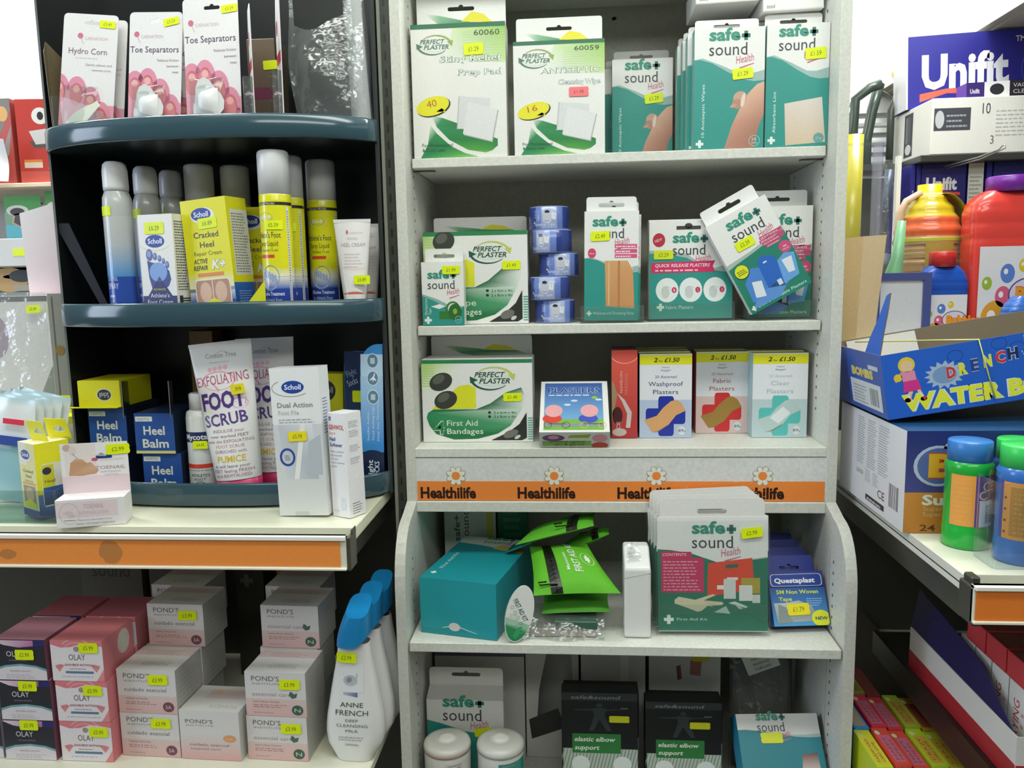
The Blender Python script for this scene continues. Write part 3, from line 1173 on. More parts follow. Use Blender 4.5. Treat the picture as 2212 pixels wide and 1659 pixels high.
t = carton('tape_carton', 'small white and teal microporous tape carton at the left end of second shelf', 'carton', p, w, h, .022, WH, tapebox)
tabpart(t, w * .92, h - .002, h + .0205, .0215, sw=.55, sh=.26, sv=.5)
price(t, w, h, 0, .71, .87, '£1.99', 0, W=.028, H=.0125)
for k in (1, 2):
    wq, wy = .003 * k, .024 * k
p, w, h = spot(916, 500, 1140, 695, REC + .032, Z2)
bw_, bh_, = w, h
t = carton('bandage_carton', 'wide white and green bandage carton behind the small tape carton', 'carton', p, w, h, .075, WH, ppwide('3', 'Crepe', 'Bandages', ((.2, .9), (.2, .62))), R='#dfe0dc', group='wide green bandage cartons')
tabpart(t, w * .94, h - .002, h + .027, .0745, sw=0.02, sh=.02, art=pptab)
price(t, w, h, 0, .845, .63, '£1.49', 0, W=.029, H=.0135)

for i, (x0, x1, y0, y1, dy) in enumerate(((1134, 1238, 412, 475, .030), (1141, 1243, 470, 532, .022), (1156, 1258, 530, 586, .028), (1133, 1244, 582, 640, .016), (1148, 1250, 641, 697, .022))):
    hR = .0355
    zb = Z2 + hR * (4 - i) + .0004 * (4 - i)
    c = atY((x0 + x1) / 2, (y0 + y1) / 2, REC + dy + .033)
    rd = .0315
    lab = ('topmost blue wrapped tape roll of the five roll stack', 'second blue wrapped tape roll from the top of the stack', 'middle blue wrapped tape roll of the stack, turned right', 'fourth blue wrapped tape roll from the top, shifted left', 'bottom blue wrapped tape roll resting on the second shelf')[i]
    t = thing('tape_roll', lab, 'tape roll', (c.x, REC + dy + .033, zb), (0, 0, R_((6, -22, 16, -4, 12)[i])), 'stack of blue tape rolls')
    b = B(m='gloss')
    n = 40
    prof = [(.012, .0), (.030, .0), (rd, .0015), (rd, hR - .0015), (.030, hR), (.012, hR)]

    def tc(k):
        a = (360 * k / n + 90) % 360
        return '#9fb0da' if a > 290 or a < 40 else ('#3d55a8' if a < 90 else '#2b3a86')
    rings = [[b.P((r * math.cos(2 * math.pi * k / n), r * math.sin(2 * math.pi * k / n), z)) for k in range(n)] for r, z in prof]
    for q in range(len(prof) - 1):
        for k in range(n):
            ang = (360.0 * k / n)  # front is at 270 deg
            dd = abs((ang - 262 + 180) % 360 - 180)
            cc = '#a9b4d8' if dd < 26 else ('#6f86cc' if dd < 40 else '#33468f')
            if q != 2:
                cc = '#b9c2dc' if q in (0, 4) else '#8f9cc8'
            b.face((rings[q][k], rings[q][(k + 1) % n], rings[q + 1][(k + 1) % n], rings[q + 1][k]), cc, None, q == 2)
    for k in range(n):
        b.face((rings[0][k], rings[-1][k], rings[-1][(k + 1) % n], rings[0][(k + 1) % n]), '#d9d9d4')

    def wrap(u, v, e):
        a = R_(262 + (u - .5) * 100)
        return ((rd + e) * math.cos(a), (rd + e) * math.sin(a), v * hR)
    b.w, b.h = rd * R_(100), hR
    b.on(wrap)
    b.rect(.36, .38, .60, .72, '#c6c9d2', 2)
    b.ell(.48, .74, .12, .12, '#d9dbe0', 3)
    b.ell(.48, .75, .07, .065, '#2d3040', 4)
    b.ell(.48, .38, .12, .10, '#c6c9d2', 3)
    b.poly([(.6, .45), (.72, .40), (.74, .70), (.6, .72)], '#e6e7ea', 3)
    b.text('Surgical Tape', .10, .16, .13, '#dfe4f2', fw=.60, ly=4)
    b.ell(.08, .3, .02, .05, '#d8dc50', 4)
    b.lines(.08, .5, .28, .85, 4, '#8fa0d2', 3)
    b.make('wrapped_tape', t)


def dressing(b):
    wave(b, -.115, sc=.7)
    ss_logo(b, .15, .755, .62)
    b.poly([(.40, .13), (.93, .11), (.90, .46), (.80, .55), (.38, .55)], ['#c98f5a', '#cf965f', '#d39c66', '#d8a772', '#d6a26c'], 3)
    b.rect(.62, .12, .66, .55, '#b87f4c', 4)
    b.rect(.44, .14, .47, .54, '#e0b484', 4)
    b.poly([(.80, .55), (.90, .46), (.86, .53)], '#efe8dc', 5)
    b.ell(.14, .62, .075, .045, '#d0436a', 4)
    b.text('10cm', .14, .61, .016, '#f2d5dd', fw=.09, al='C', ly=5)
    for k in range(3):
        b.rect(.56, .665 - .045 * k, .97, .70 - .045 * k, '#d8557e', 4)
        b.lines(.58, .672 - .045 * k, .95, .695 - .045 * k, 1, '#f4dbe3', 5)
    b.text('Waterproof Dressing Strip', .16, .055, .028, '#cfe4dc', fw=.76)
    cross(b, .09, .065, .045)


p, w, h = spot(1261, 457, 1378, 692, REC + .010, Z2 + .003)
t = carton('dressing_carton', 'teal and white waterproof dressing carton with a tan strip, in tray on second shelf', 'carton', p, w, h, .018, WH, dressing, (0, R_(.6), R_(-1)))
tabpart(t, w * .93, h - .002, h + .0225, .0175, sw=.52, sh=.25, sv=.5)
price(t, w, h, 0, .29, .775, '£2.49', 2, W=.029, H=.0145)
t = carton('dressing_carton', 'second waterproof dressing carton standing close behind the tan strip one', 'carton', p + V((.005, .022, 0)), w, h - .004, .018, WH, dressing, (0, R_(.6), 0))
tabpart(t, w * .93, h - .006, h + .017, .0175, sw=.52, sh=.25, sv=.5)
tray(p.x - w / 2 - .0055, p.x + w / 2 + .0085, REC + .001, REC + .10, Z2, .026, 'clear acrylic tray holding the waterproof dressing cartons')


def quick(b):
    b.poly([(0, 0), (1, 0), (1, .46), (.72, .50), (.45, .62), (.2, .665), (0, .67)], TEAL, 2)
    b.poly([(0, .6), (.45, .5), (1, .44), (1, .56), (.72, .50), (.45, .66), (.2, .70), (0, .70)], '#a7b9b2', 1)
    hang(b, .47, .925, .29, .035)
    ss_logo(b, .28, .65, .42, ly=5)
    for u in (.115, .83):
        b.ell(u, .805, .075, .07, '#b8283e', 4)
    b.text('NEW', .115, .79, .03, '#f1d6da', fw=.09, al='C', ly=5, rot=20)
    b.poly([(.02, .47), (.02, .575), (.79, .59), (.76, .535), (.79, .475)], '#d32f62', 5)
    b.text('QUICK RELEASE PLASTERS', .07, .53, .034, '#f6dfe6', fw=.66, shear=.2, bold=.02, ly=6)
    b.lines(.07, .487, .72, .515, 1, '#f0c4d0', 6)
    for k, u in enumerate((.215, .50, .79)):
        b.ell(u, .295, .138, .125, '#e6ece8', 4)
        b.ell(u - .02, .27, .05, .06, '#c9cfcb', 5)
        b.ring(u - .01, .30, .05, .03, .004, '#9aa39d', 6, 10, 20, 200)
        b.ell(u + .085, .295, .03, .03, '#c8375c', 6)
        b.text('123'[k], u + .085, .28, .03, '#f4e4e8', fw=.014, al='C', ly=7)
    b.text('Fabric Plasters', .20, .10, .04, '#cfe4dc', fw=.33)
    cross(b, .135, .12, .045)


p, w, h = spot(1403, 476, 1583, 680, REC + .029, Z2 + .003)
for i in range(2):
    t = carton('plaster_carton', 'teal and white quick release plasters carton with three picture circles' if i == 0 else 'second quick release plasters carton just behind the first, in the same tray', 'carton', p + V((.001 * i, .024 * i, 0)), w, h + .003 * i, .022, WH, quick, (R_(-1), 0, 0))
    if i == 0:
        price(t, w, h, 0, .17, .655, '£2.29', 0, W=.030, H=.0135, col='#d4e01e')
tray(p.x - w / 2 - .003, p.x + w / 2 + .0035, REC + .0255, REC + .10, Z2, .029, 'clear acrylic tray holding the quick release plaster cartons')


def bluedet(b):
    b.poly([(0, 0), (1, 0), (1, .60), (.7, .57), (.4, .54), (.15, .52), (0, .50)], '#22806a', 2)
    b.poly([(0, .4), (1, .4), (1, .66), (.7, .60), (.4, .57), (.2, .56), (0, .55)], '#aab9b2', 1)
    ss_logo(b, .27, .72, .56)
    b.ell(.16, .425, .115, .075, '#23404a', 3)
    b.ell(.16, .43, .105, .068, '#dfe424', 4)
    b.lines(.09, .40, .24, .455, 3, '#6b7416', 5)
    for k, (u0, u1) in enumerate(((.62, .98), (.60, .98), (.62, .98), (.66, .9))):
        b.rect(u0, .62 - .033 * k, u1, .648 - .033 * k, '#cc4a76', 4)
        b.lines(u0 + .02, .626 - .033 * k, u1 - .02, .642 - .033 * k, 1, '#eec6d4', 5)
    b.ell(.90, .45, .095, .06, '#cc4f7c', 6)
    b.text('40', .90, .445, .022, '#f4e2e8', fw=.06, al='C', ly=7)
    b.text('PIECES', .90, .42, .014, '#f4e2e8', fw=.10, al='C', ly=7)
    b.poly([(.10, .10), (.42, .06), (.45, .38), (.30, .42), (.12, .30)], '#4c86d0', 3)
    b.poly([(.40, .16), (.66, .10), (.70, .42), (.52, .48), (.42, .44)], '#2a66c0', 4)
    b.poly([(.64, .12), (.90, .14), (.98, .36), (.84, .40), (.70, .36)], '#6aa2de', 5)
    b.poly([(.06, .04), (.5, .03), (.70, .12), (.60, .18), (.2, .14)], '#5f93d6', 4)
    b.poly([(.17, .13), (.32, .10), (.36, .26), (.22, .29)], '#dfe6ea', 6)
    b.poly([(.77, .20), (.87, .19), (.92, .34), (.76, .345)], '#dfe6ea', 6)
    b.rect(.56, .13, .63, .19, '#cfe0ee', 6)
    b.rect(.50, .40, .56, .415, '#cfe0ee', 6)
    b.text('Blue Detectable Plasters', .14, .03, .032, '#dcebe4', fw=.80)
    cross(b, .07, .045, .04)


# tilted front carton of the pair at the right end: its lowest corner rests in the tray
bl, br, tl = atY(1621.5, 670, REC - .0), atY(1759, 620, REC - .0), atY(1518, 482, REC)
ang = math.atan2(br.z - bl.z, br.x - bl.x)
w, h = (br - bl).length, (tl - bl).length
ang = math.radians(28.5)
mid_b = mid(bl, br)
t = carton('plaster_carton', 'blue detectable plasters carton tilted sideways at the right of second shelf', 'carton', V((mid_b.x, REC + .0015, mid_b.z)), w, h, .020, WH, bluedet, (R_(-1), -ang, 0))
norest(t)
tabpart(t, w * .90, h - .002, h + .0225, .0195, sw=.42, sh=.25, sv=.48)
price(t, w, h, 0, .40, .665, '£2.39', 0, W=.029, H=.0145)
p, w2, h2 = spot(1600, 446, 1733, 690, REC + .045, Z2 + .003)
p.x = .6195 - w / 2
t = carton('plaster_carton', 'upright blue detectable plasters carton half hidden by the tilted one', 'carton', p, w, h2, .020, WH, bluedet)
tabpart(t, w * .92, h2 - .002, h2 + .025, .0195, sw=.42, sh=.2, sv=.5)
tray(p.x - w / 2 - .0022, p.x + w / 2 + .0022, REC + .0265, REC + .10, Z2, .029, 'clear acrylic tray under the blue detectable plasters')

# ---- third shelf
p = atZ(1032, 955, Z3)
a, c = atY(912.5, 875, p.y), atY(1150.5, 875, p.y)
w = c.x - a.x
h = atY(1032, 777, p.y).z - Z3
t = carton('bandage_carton', 'wide white and green carton of four first aid bandages on the third shelf', 'carton', V(((a.x + c.x) / 2, p.y, Z3)), w, h, .075, WH, ppwide('4', 'First Aid', 'Bandages', ((.175, .735), (.215, .515))), R='#e2e3df', group='wide green bandage cartons')
tabpart(t, w * .96, h - .002, h + .032, .0745, sw=.02, sh=.02, art=pptab)
price(t, w, h, 0, .82, .545, '£1.49', 0, W=.029, H=.0130)

# carton with a generic cycling picture, lying propped with its end towards us
a = atZ(1165, 966, Z3)
w, h, d = .104, .118, .030
t = thing('plaster_carton', 'childrens plasters carton with a cartoon cycling scene, lying propped on third shelf', 'carton', (a.x + w / 2 + .001, .001 - .53 * .030, Z3 + .030 * .848 + .0012), (R_(-58), 0, 0))
norest(t)
b = B(w, h, d)
b.box((-w / 2, 0, 0), (w / 2, d, h), WH)
b.rect(.06, .04, .92, .96, ('#7fb7e2', '#3f62a8'), 2)
b.rect(.06, .04, .92, .24, '#7cb544', 3)
b.rect(.06, .10, .92, .16, '#8d939c', 4)
b.text('PLASTERS', .5, .76, .11, '#39589e', fw=.78, al='C', ly=5, bold=.03, out='#b9cbe8')
b.lines(.12, .70, .86, .74, 1, '#d5def0', 4)
for u, c1, c2 in ((.20, '#e8a8ac', '#d8463a'), (.72, '#e8a8ac', '#4557b8')):
    b.ell(u, .40, .13, .12, c1, 6)
    b.ell(u - .02, .25, .14, .085, c2, 5)
    for k in (-.10, .16):
        b.ring(u + .02 + k, .13, .05, .055, .008, '#40444a' if u < .5 else '#d9d84a', 7, 14)
    b.rect(u - .08, .145, u + .18, .16, '#585c60', 7)
for u, v in ((.5, .6), (.86, .62), (.4, .52)):
    b.ell(u, v, .05, .02, '#cfe0f4', 4)
b.ell(.8, .66, .04, .03, '#9cc832', 5)
b.on('Bo')
b.rect(0, 0, 1, 1, '#e6e4e2', 1)
b.rect(.04, .08, .74, .42, '#8fb85a', 2)
b.poly([(.4, .62), (.44, .8), (.74, .85), (.70, .62)], '#9db52e', 3)
b.ell(.2, .62, .16, .22, '#7a4a94', 4)
b.ell(.2, .66, .08, .12, '#e79ab0', 5)
b.text('protects against', .40, .30, .16, '#4d6a2a', fw=.5, al='C', ly=5)
b.text('dirt & germs', .42, .11, .16, '#4d6a2a', fw=.42, al='C', ly=5)
b.ell(.86, .60, .11, .26, '#e8a0ac', 4)
b.ell(.86, .12, .12, .20, '#d8463a', 4)
b.make('carton', t, bevel=.0009)
q = B(w * .92, .022, 0)
q.prism([rrect(-w * .46, h - .002, w * .46, h + .020, .004, 3, (0, 0, 1, 1)), slot(0, h + .009, w * .3, .006)], .0006, '#c9d2e0')
q.make('hang_tab', t, (0, d - .001, 0))


def novelon(b):
    b.rect(0, 0, 1, .84, ('#b03438', '#dd5a4a'), 1)
    b.rect(0, .84, 1, 1, '#e0584c', 1)
    b.ring(.5, 1.02, .62, .165, .02, '#f6d4b4', 3, 12, 215, 325)
    b.poly([(0, .18), (.22, .5), (.1, .62), (0, .66)], '#a98a6a', 2)
    b.poly([(.2, .52), (.5, .44), (.78, .3), (.72, .12), (.55, .12), (.6, .28), (.4, .42)], '#cfc3c3', 3)
    b.ell(.22, .26, .2, .1, '#4a1c20', 2)
    b.ell(.3, .07, .28, .045, '#c9bcb4', 3)
    vtext(b, 'NOVELON', .42, .52, .10, .24, '#f2c4b4')
    vtext(b, 'DRESSING', .62, .50, .12, .24, '#e58a78')
    vtext(b, 'CE', .32, .10, .14, .09, '#e9d8d4')


p = atZ(1349, 947, Z3)
a, c = atY(1321.5, 855, p.y), atY(1377, 855, p.y)
t = carton('dressing_carton', 'narrow red dressing carton beside the washproof plasters', 'carton', V(((a.x + c.x) / 2, p.y, Z3)), c.x - a.x, atY(1349, 757, p.y).z - Z3, .07, '#b84038', novelon, L='#6b5a48', T='#8f3a32')

for px, l1, tcs, cx, plc, tint, pad, nb, lab, cc in (
    ((1380, 765, 1496, 946), 'Washproof', ('#3c4468', '#6d7182'), '#20349f', '#dca56e', '#b9c6de', None, 3, ('washproof plasters carton with blue cross, front of its row', 'washproof'), '#3550b0'),
    ((1502, 760, 1617, 936), 'Fabric', ('#b8585c', '#a98a92'), '#d22f32', '#a37f3c', '#dcc0bc', None, 1, ('fabric plasters carton with red cross and brown strip', 'fabric'), '#c0504c'),
    ((1624, 763, 1746, 945), 'Clear', ('#a9c0c4', '#b9c4c8'), '#58bcb6', '#b8ccca', '#bccfd2', '#dfe6e6', 1, ('clear plasters carton with pale turquoise cross, right end of row', 'clear'), '#58a8a4')):
    yb = atZ((px[0] + px[2]) / 2, px[3], Z3).y
    p, w, h = spot(*px, yb, Z3)
    for k in range(nb + 1):
        carton('plaster_carton', lab[0] if k == 0 else '%s plasters carton standing %s behind the front one' % (lab[1], ('directly', 'second', 'third')[k - 1]), 'carton', p + V((.0004 * k, .0285 * k, 0)), w - .0022, h + .001 * k, .027, '#e4e6ea', happy(l1, tcs, cx, plc, tint, pad), group='plaster cartons in three rows', L='#a9ccd4' if l1 == 'Clear' else cc, T='#c8c420')

# ---- fourth shelf
c_t = '#17909a'
bl, br = atZ(910, 1365, Z5), atZ(1074, 1385, Z5)
w = (br - bl).length
yw = math.atan2(br.y - bl.y, br.x - bl.x)
h = atY(994, 1255, -.078).z - Z5


def aidfront(b):
    b.poly([(0, .16), (.03, .10), (.3, .10), (.34, .13), (.56, .13), (.62, .08), (.95, .04), (1, .10), (1, 1), (0, 1)], '#1e9ca6', 2)
    b.poly([(.30, .125), (.40, .155), (.52, .155), (.74, .075), (.74, .085), (.52, .17), (.40, .17), (.29, .135)], '#d5dcda', 3)
    b.ell(.45, .16, .075, .075, '#d9d4d0', 4)
    b.on('T')
    b.poly([(0, .83), (.35, .80), (.7, .74), (1, .70), (1, 1), (0, 1)], '#c9cdc6', 2)
    b.poly([(.55, .74), (1, .66), (1, .76), (.6, .82)], '#cdbb4a', 3)
    ss_logo(b, .34, .86, .42, ly=4)
    vtext(b, 'First Aid Kit', .17, .22, .055, .36, '#cfeaea')
    cross(b, .11, .12, .04)


kit_d = .195
t = carton('first_aid_carton', 'teal first aid kit carton with a white round seal, left of fourth shelf', 'carton', mid(bl, br), w, h, kit_d, c_t, aidfront, (0, 0, yw))
q = B(m='card')
q.grid(lambda u, v: (w / 2 - .004 + u * .062 - .02 * (1 - u), .120 + v * .040 + .012 * u * (1 - v), h + .004 + .030 * u + .012 * u * u), 6, 4, lambda u, v: '#7f9c94' if u > .4 else '#1e8a90')
q.make('torn_flap', t, solid=.0007)
p, w, h = spot(962, 1100, 1072, 1290, .150, Z5)


def sideways(b):
    b.rect(0, 0, 1, 1, '#d3d4cc', 1)
    vtext(b, 'safe+', .30, .42, .12, .30, '#2f6f60', bold=.03)
    vtext(b, 'sound', .48, .42, .14, .36, '#4a4d50')
    b.rect(.82, .35, .95, 1, '#d2cc50', 2)


carton('first_aid_carton', 'pale carton printed sideways, standing behind the teal first aid kit carton', 'carton', p, w, .158, .04, '#cfcfc6', sideways)
p, w, h = spot(1076, 1100, 1140, 1290, .155, Z5)
carton('first_aid_carton', 'dark green carton standing behind the teal first aid kit, right of the pale one', 'carton', p, w, .158, .04, '#1f6a4a', lambda b: b.lines(.2, .3, .8, .8, 6, '#3f8a68'))


def pillow(name, label, corners, thick, col, art=None, group=None, zip_=True, parent_args=None, nu=16, nv=12, seam=None):
    """A stuffed fabric bag: four corners of its flat outline and a bulge on both faces."""
    c = [V(k) for k in corners]
    ctr = (c[0] + c[1] + c[2] + c[3]) / 4
    nrm = (c[1] - c[0]).cross(c[3] - c[0]).normalized()
    t = norest(thing(name, label, 'bag', ctr, group=group))

    def top(u, v, s=1.0):
        p = (c[0] * (1 - u) + c[1] * u) * (1 - v) + (c[3] * (1 - u) + c[2] * u) * v
        bl_ = (max(0, math.sin(math.pi * u)) * max(0, math.sin(math.pi * v))) ** .55
        wr = .0016 * math.sin(9 * u + 3 * v) * math.sin(7 * v + 1) * bl_
        pin = .045 * (math.sin(math.pi * u) * (abs(v - .5) * 2) ** 3 + math.sin(math.pi * v) * (abs(u - .5) * 2) ** 3)
        p = p + (ctr - p) * pin
        return p - ctr + nrm * s * (thick * bl_ + wr)
    b = B(m='fabric')
    b.grid(lambda u, v: top(u, v, 1), nu, nv, col)
    b.grid(lambda u, v: top(1 - u, v, -.75), nu, nv, col)
    b.w, b.h = (c[1] - c[0]).length, (c[3] - c[0]).length
    if art:
        b.on(lambda u, v, e: top(u, v, 1) + nrm * (e + .0006))
        art(b)
    b.make('bag', t)
    if zip_:
        z = B(m='plastic')
        u0, u1 = zip_ if isinstance(zip_, tuple) else (.30, .40)
        nz_ = 14
        for k in range(nz_):
            v0, v1 = k / nz_, (k + 1) / nz_
            z.quad([top(u0, v0) + nrm * .0012, top(u1, v0) + nrm * .0012, top(u1, v1) + nrm * .0012, top(u0, v1) + nrm * .0012], '#15170f')
            um = (u0 + u1) / 2
            z.quad([top(um - .012, v0) + nrm * .002, top(um + .012, v0) + nrm * .002, top(um + .012, (v0 + v1) / 2) + nrm * .002, top(um - .012, (v0 + v1) / 2) + nrm * .002], '#3a3c30', 'metal')
        zz = z.make('zip', t, solid=.0006)
        pu = B(m='metal')
        a = top(u0 - .01, .10) + nrm * .004
        pu.tube([a + V((.012, 0, 0)), a, a + V((-.014, -.002, -.001)), a + V((-.016, -.002, .003)), a + V((-.004, -.001, .004))], .0011, '#2a2b22')
        pu.make('zip_pull', zz)
    return t


GRN = '#62bd1f'


def aidbag(b):
    W, H = b.fw_()

    def vt(t, u, v0, l, hu, bold=.02):
        vs, fs, wd_ = glyphs(t, bold, 0)
        ii = [b.P(b.map(u - y * hu, v0 + x / wd_ * l, 3)) for x, y in vs]
        for f in fs:
            b.face([ii[k] for k in f], '#e8f2dc')
    vt('FIRST AID KIT', .66, .30, .66, .105)
    vt('Masterplast', .50, .33, .36, .045)
    b.ring(.80, .56, .085, .12, .008, '#dcecc8', 3)
    b.rect(.765, .52, .835, .60, '#e8f2dc', 3)
    b.rect(.785, .48, .815, .64, '#e8f2dc', 4)


A = atY(1153, 1298, -.082)
Bc = atY(1341, 1282, -.070)
Cc = atY(1268, 1190, -.012)
Dc = atY(1142, 1192, -.004)
pillow('first_aid_bag', 'bright green zipped first aid bag lettered in white, front of the bags', (A + V((0, .004, .006)), Bc, Cc + V((0, .02, .004)), Dc + V((0, .02, .002))), .017, GRN, aidbag, 'green first aid bags', (.20, .34))
for nm, pts, th in (('folded green first aid bag, uppermost at the back of the pile', ((1112, 1178, -.015), (1283, 1136, -.025), (1287, 1106, .055), (1150, 1142, .065)), .010), ('second folded green first aid bag, lying under the uppermost', ((1214, 1196, .012), (1316, 1154, .004), (1318, 1136, .08), (1216, 1174, .085)), .010)):
    pillow('first_aid_bag', nm, [atY(*k) for k in pts], th, '#58b022', None, 'green first aid bags', (.66, .80))
A, Bc = atY(1170, 1326, -.070), atY(1318, 1322, -.066)
pillow('first_aid_bag', 'green first aid bag squashed beneath the lettered one', (A, Bc, Bc + V((.0, .07, .006)), A + V((0, .07, .006))), .0065, '#4f9c2a', None, 'green first aid bags', None)
# clear pack of bandages under the bags
a, c = atZ(1098, 1388, Z5), atZ(1300, 1388, Z5)
t = thing('bandage_pack', 'clear plastic pack lying under the green first aid bags', 'pack', (a.x + .016, a.y + .012, Z5 + .0005))
w = c.x - a.x - .012
b = B(m='film')
b.grid(lambda u, v: (u * w, -.004 + .004 * math.sin(u * 9) + .10 * v, .0008 + .028 * min(1, v * 6) - .003 * math.sin(u * 11) * v), 14, 8, '#dfe4e0', 'film')
b.make('wrapper', t)
b = B(w, .02, 0, 'card')
b.box((.012, .008, 0), (w - .01, .10, .012), '#c9b8b0', T='#b8b4a8')
b.box((.05, .006, .012), (w - .01, .10, .024), '#476a58', F='#3a5f4e')
b.make('bandages', t, bevel=.001)
# oval leaflet card leaning on the pack
t = thing('leaflet_card', 'oval white and green first aid kit card leaning in front of the green bags', 'card', V((.168, -.0975, Z5 + .0010)), (R_(-3), R_(14), R_(14)))
lw, lh = .040, .083
b = B(lw, lh, 0, 'gloss')
b.prism([[(lw / 2 * math.cos(2 * math.pi * k / 30), lh / 2 + lh / 2 * math.sin(2 * math.pi * k / 30)) for k in range(30)]], .0035, '#e3e6e2')
b.ell(.5, .5, .49, .49, '#e6e8e4', 1)
pts = [(.5 + .48 * math.cos(R_(a)), .5 + .48 * math.sin(R_(a))) for a in range(190, 341, 10)]
b.poly(pts, ['#2f8f5a' if 200 < a < 330 else '#9fc9ac' for a in range(190, 341, 10)], 2)
b.text('FIRST AID KIT', .16, .72, .085, '#2d5f4c', fw=.92, rot=-52, bold=.02, ly=3)
for k in range(4):
    b.ring(.18 + .15 * k, .60 - .085 * k, .05, .025, .012, '#35705a', 3, 12)
b.lines(.14, .3, .5, .5, 5, '#bfd8c6', 4)
b.ring(.66, .26, .16, .08, .012, '#8fb5a0', 4)
b.poly([(.42, .12), (.52, .26), (.7, .3), (.62, .12), (.5, .06)], '#3aa86a', 5)
b.make('card', t)
# white plastic case standing on edge
p = atZ(1381, 1377, Z5)
w, h, d = .0375, .128, .050
t = thing('plastic_case', 'thin white plastic first aid case standing on edge beside the green bags', 'case', (p.x - .0028, p.y - .004, Z5), (0, 0, R_(0)))
b = B(w, h, d, 'plastic')
pr = [(0, 0), (0, h - .024), (.030, h), (d, h), (d, 0)]
b.prism([pr[::-1]], w, '#e3e3e0', axis='x', o=-w / 2)
o = b.make('shell', t, bevel=.004, seg=3)
b = B(m='plastic')
b.tube([(-w / 2, -.0001, h - .038), (w / 2, -.0001, h - .030)], .0004, '#b9b9b6')
b.make('seam', t)
b = B(m='film')
b.quad([(-w / 2 + .004, .006, h - .017), (w / 2 - .012, .009, h - .015), (w / 2 - .016, .028, h + .003), (-w / 2 + .006, .026, h + .004)], '#eef0ee', 'film')
b.quad([(-w / 2 + .004, .014, h - .012), (w / 2 - .02, .012, h - .010), (-w / 2 + .012, .016, h + .012)], '#eef0ee', 'film')
b.make('tape_scrap', t)


def contents(b):
    b.poly([(0, 0), (1, 0), (1, .70), (.75, .665), (.55, .655), (.3, .745), (.12, .775), (0, .785)], '#23755c', 2)
    b.poly([(.5, .6), (1, .6), (1, .71), (.75, .675), (.55, .665)], '#a7bdb4', 1)
    b.poly([(0, .785), (.12, .777), (.3, .747), (.55, .657), (.55, .62), (0, .7)], '#3f8a78', 1)
    ss_logo(b, .315, .795, .40)
    b.poly([(.03, .37), (.42, .37), (.42, .70), (.31, .705), (.31, .76), (.03, .765)], '#c9315f', 4)
    b.text('CONTENTS', .045, .722, .026, '#f0d3dc', fw=.22, shear=.2, bold=.02, ly=5)
    b.lines(.05, .39, .39, .69, 10, '#e6a4b8', 5, .35)
    b.poly([(.45, .33), (.88, .40), (.86, .70), (.46, .65)], '#e0482c', 3)
    b.poly([(.62, .60), (.73, .61), (.73, .645), (.62, .635)], '#2d6a58', 4)
    b.rect(.60, .31, .71, .50, '#d5d8d4', 5)
    b.rect(.63, .49, .73, .515, '#e9e9e6', 4)
    b.rect(.74, .29, .86, .44, '#dfe0dc', 6)
    b.rect(.76, .36, .93, .51, '#b3a03c', 5)
    b.rect(.86, .27, .93, .35, '#cfd6d2', 6)
    b.rect(.54, .40, .60, .44, '#eaeae6', 5)
    b.poly([(.15, .30), (.19, .33), (.34, .30), (.5, .355), (.53, .345), (.42, .295), (.58, .28), (.6, .265), (.58, .25), (.45, .24), (.40, .195), (.36, .185), (.26, .225), (.15, .265)], '#d8cfae', 5)
    for k in range(3):
        b.poly([(.42 + .02 * k, .285 - .02 * k), (.56 - .03 * k, .275 - .025 * k), (.56 - .03 * k, .28 - .025 * k), (.42 + .02 * k, .290 - .02 * k)], '#b9ad86', 6)
    b.poly([(.51, .18), (.62, .24), (.66, .165)], '#b9cfc6', 4)
    b.poly([(.64, .27), (.80, .22), (.82, .235), (.70, .285)], '#cfdcd6', 5)
    b.poly([(.68, .28), (.78, .215), (.74, .21)], '#b9cfc6', 6)
    b.text('First Aid Kit', .17, .10, .026, '#cfe4dc', fw=.28)
    cross(b, .095, .11, .045)


